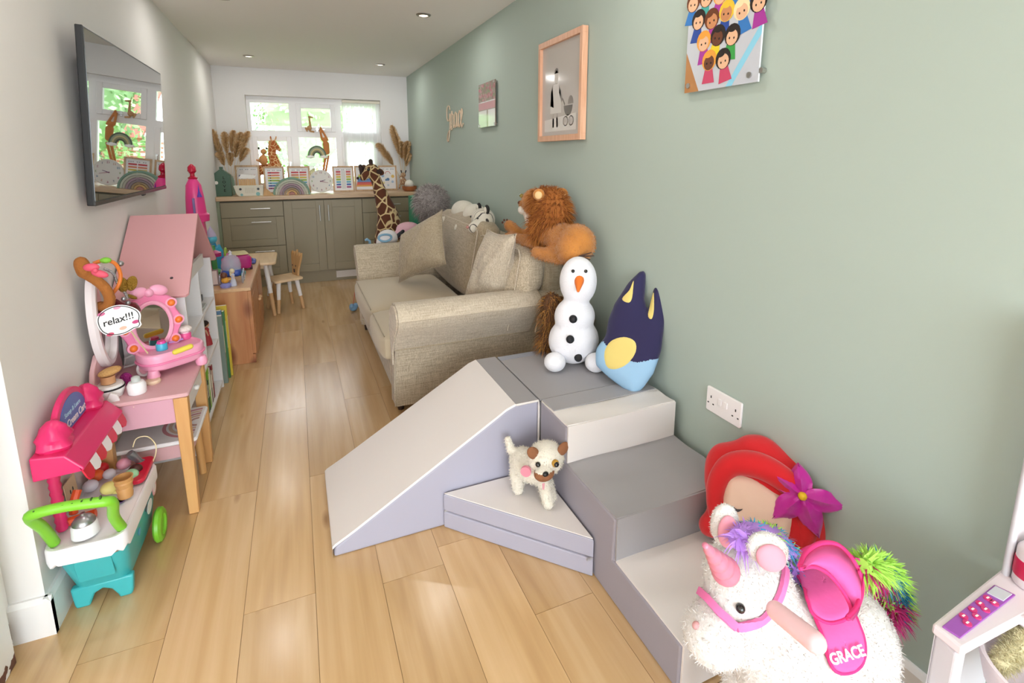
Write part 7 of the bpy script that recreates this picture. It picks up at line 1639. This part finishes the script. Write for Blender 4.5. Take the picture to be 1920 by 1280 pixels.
bm = BM(); q = at(328, 640, z=VT + .094); pad(bm, (-.028, -.012, 0), (.028, .012, .008), .004, div=3, M=TR(q, (0, 0, .6))); tag(wobj('toy_palette', bm, mat('pal_lilac', 'c49adc', .35), None), 'lilac toy palette on the vanity tray behind yellow tube', 'toy cosmetics')
# speech bubble prop
t = thing('photo_prop', 'white speech bubble photo prop reading relax on a stick', 'photo prop', (-.545, 2.08, VT + .03)); C_ = at(222, 600, y=2.03); xdir = (at(252, 588, y=2.03) - at(192, 606, y=2.03)).normalized(); Mp = FR(C_, xdir, (0, .15, 1)); s_ = 1 if (Mp.to_3x3() @ Vector((0, 0, 1))).y < 0 else -1
bub = [(.063 * math.cos(a) * (1 + .05 * math.cos(3 * a)), .051 * math.sin(a)) for a in [2 * PI * k / 40 for k in range(40)]]
def tail_(P, f=1.0):
    out = []
    for x, y in P:
        a = math.atan2(y / .051, x / .063)
        if -1.0 < a < -.45: x, y = x * (1 + .22 * (1 - abs(a + .72) / .28)) * 1.0 if abs(a + .72) < .28 else x, y * (1 + .32 * (1 - abs(a + .72) / .28)) if abs(a + .72) < .28 else y
        out.append((x * f, y * f))
    return out
bm = BM(); prism(bm, tail_(bub), 0, .0015 * s_, Mp); bd = wobj('card', bm, mat('card_white', 'f5f3f1', .5), t, smooth=False)
bm = BM(); tube(bm, [Mp @ Vector((x, y, .0018 * s_)) for x, y in tail_(bub, .92)], .0014, 6, closed=True); wobj('border', bm, black, bd, label='black printed border')
text('relax!!!', .032, mat('ink_black', '181818', .6), Mp @ TR((0, .002, .0018 * s_)), bd, 'lettering', .0003, shear=.15, bold=.0004)
for x, y, c in ((-.038, .035, 'd06a94'), (.01, .042, 'e6a2bc'), (.045, -.022, 'c0447a'), (-.035, -.038, 'c94a6a'), (.005, -.03, 'e0b8a0')): bm = BM(); prism(bm, disc2(x, y, .011, .006, 12), .0016 * s_, .0021 * s_, Mp); wobj('printed_lips', bm, mat('ink_' + c, c, .65), bd, smooth=False)
bm = BM(); tube(bm, [Mp @ Vector((.02, -.045, -.002 * s_)), at(277, 662, y=2.10)], .0026, 6); wobj('stick', bm, mat('stick_birch', 'dcc6a0', .6), t, label='thin wooden stick')
# headbands hung over the mirror
t = thing('antler_headband', 'brown plush reindeer headband with pink bow hung over oval mirror', 'headband', (-.64, 2.08, .86)); bp = mat('antler_brown', 'a8682e', .9, bump=.4, bscale=150)
bm = BM(); hb = smooth_open([tuple(at(152, 492, y=2.03)), tuple(at(160, 512, y=2.03)), tuple(at(180, 525, y=2.04)), tuple(at(197, 540, y=2.04)), tuple(at(206, 560, y=2.05)), tuple(at(200, 575, y=2.06)), tuple(at(184, 572, y=2.08))], 5)
tube(bm, hb, [.022 if i < 6 else .017 for i in range(len(hb))], 10); cap(bm, at(155, 500, y=2.03), at(152, 492, y=2.03), .022, .020); blob('band', bm, bp, t, vox=.006, smooth=3)
bm = BM(); ell(bm, at(171, 501, y=1.99), (.022, .010, .013)); ell(bm, at(187, 513, y=1.99), (.024, .010, .012), (0, .4, 0)); ell(bm, at(179, 507, y=1.985), (.008, .009, .009)); wobj('bow', bm, mat('bow_coral', 'e0546c', .5), t, label='coral pink bow')
t = thing('orange_headband', 'orange headband with green leaf beside the antler headband', 'headband', (-.60, 2.12, .86)); bm = BM(); tube(bm, smooth_open([tuple(at(175, 494, y=2.06)), tuple(at(195, 488, y=2.07)), tuple(at(216, 494, y=2.08)), tuple(at(226, 515, y=2.09)), tuple(at(222, 535, y=2.09)), tuple(at(211, 550, y=2.09))], 5), .006, 8); wobj('band', bm, mat('band_orange', 'e07a2c', .5), t)
bm = BM(); ell(bm, at(198, 488, y=2.04), (.016, .012, .010)); wobj('leaf', bm, mat('felt_green', '7fbf3a', .7), t)
t = thing('sequin_headband', 'silver tinsel headband with gold glitter bow and bells', 'headband', (-.60, 2.18, .84)); bm = BM(); tube(bm, smooth_open([tuple(at(195, 503, y=2.16)), tuple(at(212, 512, y=2.16)), tuple(at(220, 530, y=2.16)), tuple(at(232, 545, y=2.16)), tuple(at(240, 560, y=2.16))], 5), .005, 8); wobj('band', bm, mat('tinsel', 'b8b8bc', .25, .8, bump=.6, bscale=200), t)
bm = BM(); ell(bm, at(226, 494, y=2.14), .010, n=14); wobj('bell', bm, mat('bell_silver', 'a8a8ac', .3, .9), t); gg = mat('gold_glitter', 'b08a3a', .3, .8, bump=.8, bscale=250)
bm = BM(); ell(bm, at(230, 534, y=2.16), (.017, .009, .028)); ell(bm, at(247, 531, y=2.16), (.017, .009, .028), (0, .3, 0)); ell(bm, at(246, 556, y=2.17), (.020, .008, .007), (0, .5, 0)); wobj('glitter_bow', bm, gg, t, label='gold glitter bow')
t = thing('velvet_headband', 'dark red velvet headband with silver baubles below gold bow', 'headband', (-.62, 2.12, .74)); bm = BM(); tube(bm, smooth_open([tuple(at(214, 564, y=2.12)), tuple(at(232, 574, y=2.12)), tuple(at(250, 572, y=2.12)), tuple(at(258, 582, y=2.14))], 5), .011, 8); ell(bm, at(190, 585, y=2.13), (.016, .014, .03)); wobj('band', bm, mat('velvet_red', '6e1220', .8, sheen=.5), t)
for px, py in ((232, 560), (240, 568), (205, 575)): bm = BM(); ell(bm, at(px, py, y=2.09), .008, n=12); wobj('bauble', bm, mat('bell_silver', 'a8a8ac', .3, .9), t)
# small things at the front of the table
t = thing('cat_ear_bag', 'white toy handbag with pink ears at near corner of table', 'toy bag', at(207, 742, z=VT)); q = t.location; bm = BM(); lathe(bm, [(0, 0), (.036, 0), (.046, .03), (.040, .045), (0, .046)], n=24); obj('bag', bm, mat('bag_white', 'efebe9', .4), t)
bm = BM(); lathe(bm, [(.0455, .030), (.0455, .037), (.042, .037), (.042, .030)], n=24); obj('black_band', bm, black, t); bm = BM(); prism(bm, [(0, 0), (.045, 0), (.040, .03), (.022, .042)], 0, .01, FR((-.005, -.05, -.006), (1, .2, 0), (0, -.2, 1))); e_ = obj('ear', bm, mat('bag_white', 'efebe9', .4), t, smooth=False, bev=.003); bm = BM(); prism(bm, [(.01, .006), (.036, .006), (.033, .025), (.022, .032)], -.001, .0005, FR((-.005, -.051, -.006), (1, .2, 0), (0, -.2, 1))); obj('ear_lining', bm, mat('bag_pink', 'e29aa8', .5), e_, smooth=False)
bm = BM(); cyl(bm, q + Vector((0, 0, .048)), q + Vector((.0, 0, .074)), .021, n=20); b_br = wobj('toy_brush', bm, mat('brush_wood', 'cf9a6c', .5), None); tag(b_br, 'round wooden toy brush standing on the white cat ear bag', 'toy'); bm = BM(); ell(bm, q + Vector((.008, 0, .088)), (.034, .026, .013), (0, -.2, .3)); wobj('bristles', bm, mat('bristle_tan', 'd9a86a', .9, bump=.8, bscale=200), b_br)
bm = BM(); q = at(238, 722, z=VT); ell(bm, q + Vector((0, 0, .022)), (.020, .020, .026), n=20); tag(wobj('glitter_ball', bm, mat('glitter_magenta', 'b83a94', .25, .6, bump=1.0, bscale=220), None), 'magenta glitter bauble behind the little white bottle', 'ornament')
q = at(258, 736, z=VT); t = thing('lotion_bottle', 'small white toy bottle with grey pump on the pink table', 'toy bottle', q); bm = BM(); lathe(bm, [(0, 0), (.026, 0), (.028, .004), (.028, .032), (.022, .042), (.010, .044), (0, .044)], n=26); obj('body', bm, mat('bottle_white', 'f4f2f2', .3), t); bm = BM(); lathe(bm, [(.014, .044), (.013, .058), (.008, .062), (0, .062)], n=18); obj('cap', bm, mat('cap_grey', 'bfc6c2', .4), t)
t = thing('hand_mirror', 'white toy hand mirror and frame with pink centres behind bottle', 'toy', at(262, 700, z=VT)); bm = BM(); Mq = FR(at(272, 706, z=VT) + Vector((0, 0, .002)), (1, .2, 0), (0, .5, .9)); tube(bm, [Mq @ Vector((.020 * math.cos(a), .028 + .024 * math.sin(a), 0)) for a in [2 * PI * k / 24 for k in range(24)]], .005, 8, closed=True); wobj('rim', bm, mat('bag_white', 'efebe9', .4), t); bm = BM(); prism(bm, disc2(0, .028, .017, .021, 24), -.001, .001, Mq); wobj('pink_centre', bm, mat('bag_pink', 'e29aa8', .5), t, smooth=False)
Mq = FR(at(248, 690, z=VT) + Vector((0, .02, .004)), (1, .4, 0), (0, .35, .9)); bm = BM(); tube(bm, [Mq @ Vector(p) for p in ((-.03, 0, 0), (.03, .005, 0), (.026, .045, 0), (-.022, .032, 0))], .005, 8, closed=True); wobj('square_frame', bm, mat('bag_white', 'efebe9', .4), t)
bm = BM(); q = at(287, 717, z=VT); lathe(bm, [(0, 0), (.024, 0), (.026, .006), (.022, .012), (0, .012)], c=q, n=26, M=I4); tag(wobj('powder_compact', bm, mat('compact_cream', 'e6c8ac', .5), None), 'cream round toy compact lying beside the white bottle', 'toy')

# ================================================================== PLAY STATION, BOTTOM RIGHT
lp_ = mat('play_pale_pink', 'e9dde2', .4); lw = mat('play_pale_grey', 'd5d3da', .4)
t = thing('toy_shop_counter', 'pale pink toy play counter with purple keypad at bottom right', 'toy', (1.08, .36, 0)); Z5 = .50
a, b, c, d = at(1748, 1168, z=Z5), at(1806, 1215, z=Z5), at(1905, 1135, z=Z5), at(1868, 1074, z=Z5); c = Vector((c.x + .06, c.y - .005, Z5)); 
def slabq(pts, z0, z1, m, nm, par=None, bev=.004, lab=None):
    bm = BM(); prism(bm, [(p.x, p.y) for p in pts], z0, z1); return wobj(nm, bm, m, par or t, smooth=False, bev=bev, label=lab)
d2 = Vector((1.225, .412, Z5)); c2 = Vector((1.225, .335, Z5))
slabq([a, b, c2, d2], Z5 - .018, Z5, lp_, 'counter_arm')
slabq([Vector((1.10, .22, 0)), Vector((1.225, .22, 0)), c2, Vector((1.10, .345, 0))], Z5 - .018, Z5, lp_, 'counter_back')
# keypad panel
k1, k2, k3, k4 = at(1766, 1176, z=Z5), at(1800, 1198, z=Z5), at(1904, 1117, z=Z5), at(1864, 1098, z=Z5)
kp = slabq([k1, k2, k3, k4], Z5 + .0002, Z5 + .003, mat('keypad_purple', 'a258b4', .4), 'keypad', bev=.001, lab='purple keypad')
def KP(u, v): return (k1 * (1 - u) * (1 - v) + k2 * (1 - u) * v + k3 * u * v + k4 * u * (1 - v))
slabq([KP(.80, .1), KP(.80, .9), KP(.97, .9), KP(.97, .1)], Z5 + .003, Z5 + .005, mat('lcd_grey', 'cfd2d8', .25), 'display', kp, bev=.0005, lab='pale display')
for u, v in ((.22, .68), (.28, .30), (.38, .70), (.44, .32), (.54, .70), (.58, .32), (.70, .72), (.72, .34)):
    q = KP(u, v); bm = BM(); cyl(bm, (q.x, q.y, Z5 + .003), (q.x, q.y, Z5 + .0055), .0062, n=16); bt = wobj('button', bm, mat('button_pink', 'd83a7c', .35), kp, label='pink button'); bm = BM(); cbox(bm, (q.x, q.y, Z5 + .0058), (.0065, .0026, .0006)); wobj('button_mark', bm, white_plastic, bt, smooth=False)
# legs, side panel, basin
slabq([a + Vector((.006, -.004, 0)), b + Vector((-.002, .006, 0)), b + Vector((.03, .006, 0)), a + Vector((.04, -.004, 0))], 0, Z5 - .018, lw, 'leg_panel')
slabq([a + Vector((.006, -.002, 0)), a + Vector((.012, -.006, 0)), Vector((1.20, .40, 0)), Vector((1.20, .408, 0))], .05, Z5 - .018, lw, 'back_panel')
bm = BM(); lathe(bm, [(.0, .36), (.07, .365), (.115, .40), (.13, .46), (.124, .46), (.10, .41), (.06, .375), (0, .37)], c=(1.10, .255, 0), n=40); wobj('basin', bm, lp_, t)
bm = BM(); prism(bm, rrect(.05, .012, .004), 0, .50, TR((1.219, .402, Z5 - .01))); wobj('upright_panel', bm, lp_, t, smooth=False, bev=.003)
bm = BM(); cyl(bm, (1.190, .400, Z5), (1.190, .400, Z5 + .48), .006, n=12); wobj('post', bm, lw, t)
q = at(1912, 1088, z=Z5); t2 = thing('toy_jar', 'white toy jar with red band standing on the pale pink counter', 'toy jar', (1.200, .366, Z5 + .001)); bm = BM(); lathe(bm, [(0, 0), (.026, 0), (.028, .004), (.028, .07), (.024, .076), (.015, .08), (.015, .088), (0, .09)], n=28); obj('jar', bm, lp_, t2); bm = BM(); lathe(bm, [(.0285, .018), (.029, .02), (.029, .05), (.0285, .052)], n=28); obj('band', bm, mat('band_crimson', 'd01c50', .35), t2)
bm = BM(); q = at(1890, 1235, z=.44); cap(bm, q + Vector((-.022, .0, 0)), q + Vector((.05, .0, .02)), .013, .018); bo = blob('soft_brush', bm, mat('brush_fur', 'd8cfa6', .9), None, vox=.004, smooth=2); fur(bo, 'bristles', mat('brush_fur', 'd8cfa6', .9), 2500, .012, .0016, jit=.5); tag(bo, 'cream furry toy brush lying in the basin of pink counter', 'toy')

# ================================================================== WINDOW TOYS
gs = patches('window_giraffe_coat', 'b5602e', 'eac48e', 26, .05)
WG = 5.98
def blobpx(nm, lab, cat, m, caps, y, vox=.007, extra=None, kids=()):
    bm = BM()
    for c in caps:
        if len(c) == 4: (x0, y0), (x1, y1), r0, r1 = c; cap(bm, at(x0, y0, y=y), at(x1, y1, y=y), r0, r1)
        else: (x0, y0), r = c; ell(bm, at(x0, y0, y=y), r)
    o_ = blob(nm, bm, m, None, vox=vox, smooth=3)
    # stand it on its own lowest point
    return tag(o_, lab, cat)
g_ = blobpx('giraffe_plush', 'spotted plush giraffe standing on window sill left of centre', 'soft toy', gs, [((492, 318), (515, 316), .055, .062), ((518, 312), (510, 288), .058, .040), ((510, 288), (513, 270), .036, .030), ((513, 268), (523, 280), .028, .020), ((484, 322), (484, 358), .026, .022), ((500, 325), (500, 358), .024, .022), ((520, 322), (520, 358), .026, .022), ((508, 262), (507, 256), .010, .008), ((516, 262), (518, 256), .009, .007)], WG)
bm = BM(); cap(bm, at(505, 290, y=WG + .01), at(506, 266, y=WG + .01), .016, .014); wobj('mane', bm, mat('giraffe_mane', 'd09a5a', .9), g_)
mk = mat('monkey_tan', 'd99a62', .9, bump=.3, bscale=120)
m_ = blobpx('lemur_plush', 'tan plush animal with dark ears riding on the window giraffe', 'soft toy', mk, [((494, 300), (.042, .038, .055)), ((494, 284), (.030, .028, .028)), ((482, 300), (497, 306), .012, .010)], WG - .045)
for px in (485, 500):
    bm = BM(); ell(bm, at(px, 278, y=WG - .045), (.010, .008, .012)); wobj('ear', bm, mat('ear_black', '2a2220', .9), m_)
s_ = blobpx('giraffe_plush', 'tiny tan plush giraffe sitting on the window transom', 'soft toy', mat('small_giraffe', 'c09468', .9, var=.2, vscale=60), [((580, 240), (.026, .022, .026)), ((582, 238), (580, 222), .013, .009), ((579, 219), (586, 220), .010, .008), ((578, 216), (577, 212), .004, .003), ((573, 240), (576, 246), .009, .007), ((582, 246), (588, 247), .010, .010)], FY0 - .04, vox=.0035)
hm = mat('ape_orange', 'c9824a', .9, bump=.3, bscale=120)
h_ = blobpx('orangutan_plush', 'orange long armed plush hanging from the window transom', 'soft toy', hm, [((611, 270), (613, 285), .034, .030), ((608, 262), (.026, .022, .026)), ((600, 243), (604, 262), .010, .012), ((602, 241), (614, 262), .010, .012), ((610, 295), (606, 322), .013, .011), ((616, 293), (611, 322), .012, .011), ((602, 242), (601, 239), .012, .010)], FY0 - .055, vox=.004)
rcx = at(595, 293, y=FY0 - .10); t = thing('rainbow_hanging', 'green and cream rainbow decoration with white clouds hanging in window', 'decoration', rcx); Mr = FR(rcx, (1, 0, 0), (0, 0, 1))
for k, c_ in enumerate(('5d6a5a', '9aa48c', 'c9b98a', '8c8a6c', '4e554c')):
    ro, ri = .100 - k * .0135, .0865 - k * .0135; bm = BM(); P = [(ro * .95 * math.cos(PI * i / 24), ro * 1.15 * math.sin(PI * i / 24)) for i in range(25)] + [(ri * .95 * math.cos(PI * i / 24), ri * 1.15 * math.sin(PI * i / 24)) for i in range(24, -1, -1)]
    prism(bm, P, -.008, .008, Mr); wobj('arch', bm, mat('rb_' + c_, c_, .7), t, smooth=False)
for s in (-1, 1):
    bm = BM()
    for dx, r in ((-.025, .018), (0, .024), (.024, .017)): ell(bm, Mr @ Vector((s * .07 + dx, -.004, 0)), (r, .016, r * .8))
    blob('cloud', bm, mat('cloud_white', 'f6f4f4', .95), t, vox=.004, smooth=3)
bm = BM(); tube(bm, [Mr @ Vector((0, .11, 0)), Mr @ Vector((0, .26, .0)), Vector((rcx.x, FY0 - .002, rcx.z + .27))], .0012, 5); wobj('hanging_string', bm, white_plastic, t)
gz = blobpx('giraffe_plush', 'small spotted plush giraffe sitting at right end of worktop', 'soft toy', patches('tiny_giraffe_coat', '8a5234', 'e0c8a0', 60, .07), [((756, 340), (.038, .030, .042)), ((756, 328), (.030, .026, .028)), ((751, 332), (.016, .018, .012)), ((750, 346), (749, 352), .010, .010), ((764, 344), (764, 352), .010, .010)], 5.70, vox=.0035)
for px in (753, 760): bm = BM(); cap(bm, at(px, 324, y=5.70), at(px + (1 if px > 755 else -1), 320, y=5.70), .005, .007); wobj('horn', bm, mat('horn_black', '241c1a', .8), gz)
bm = BM(); ell(bm, at(752, 334, y=5.665), (.014, .010, .012)); wobj('muzzle', bm, mat('muzzle_cream', 'ead8c4', .9), gz)
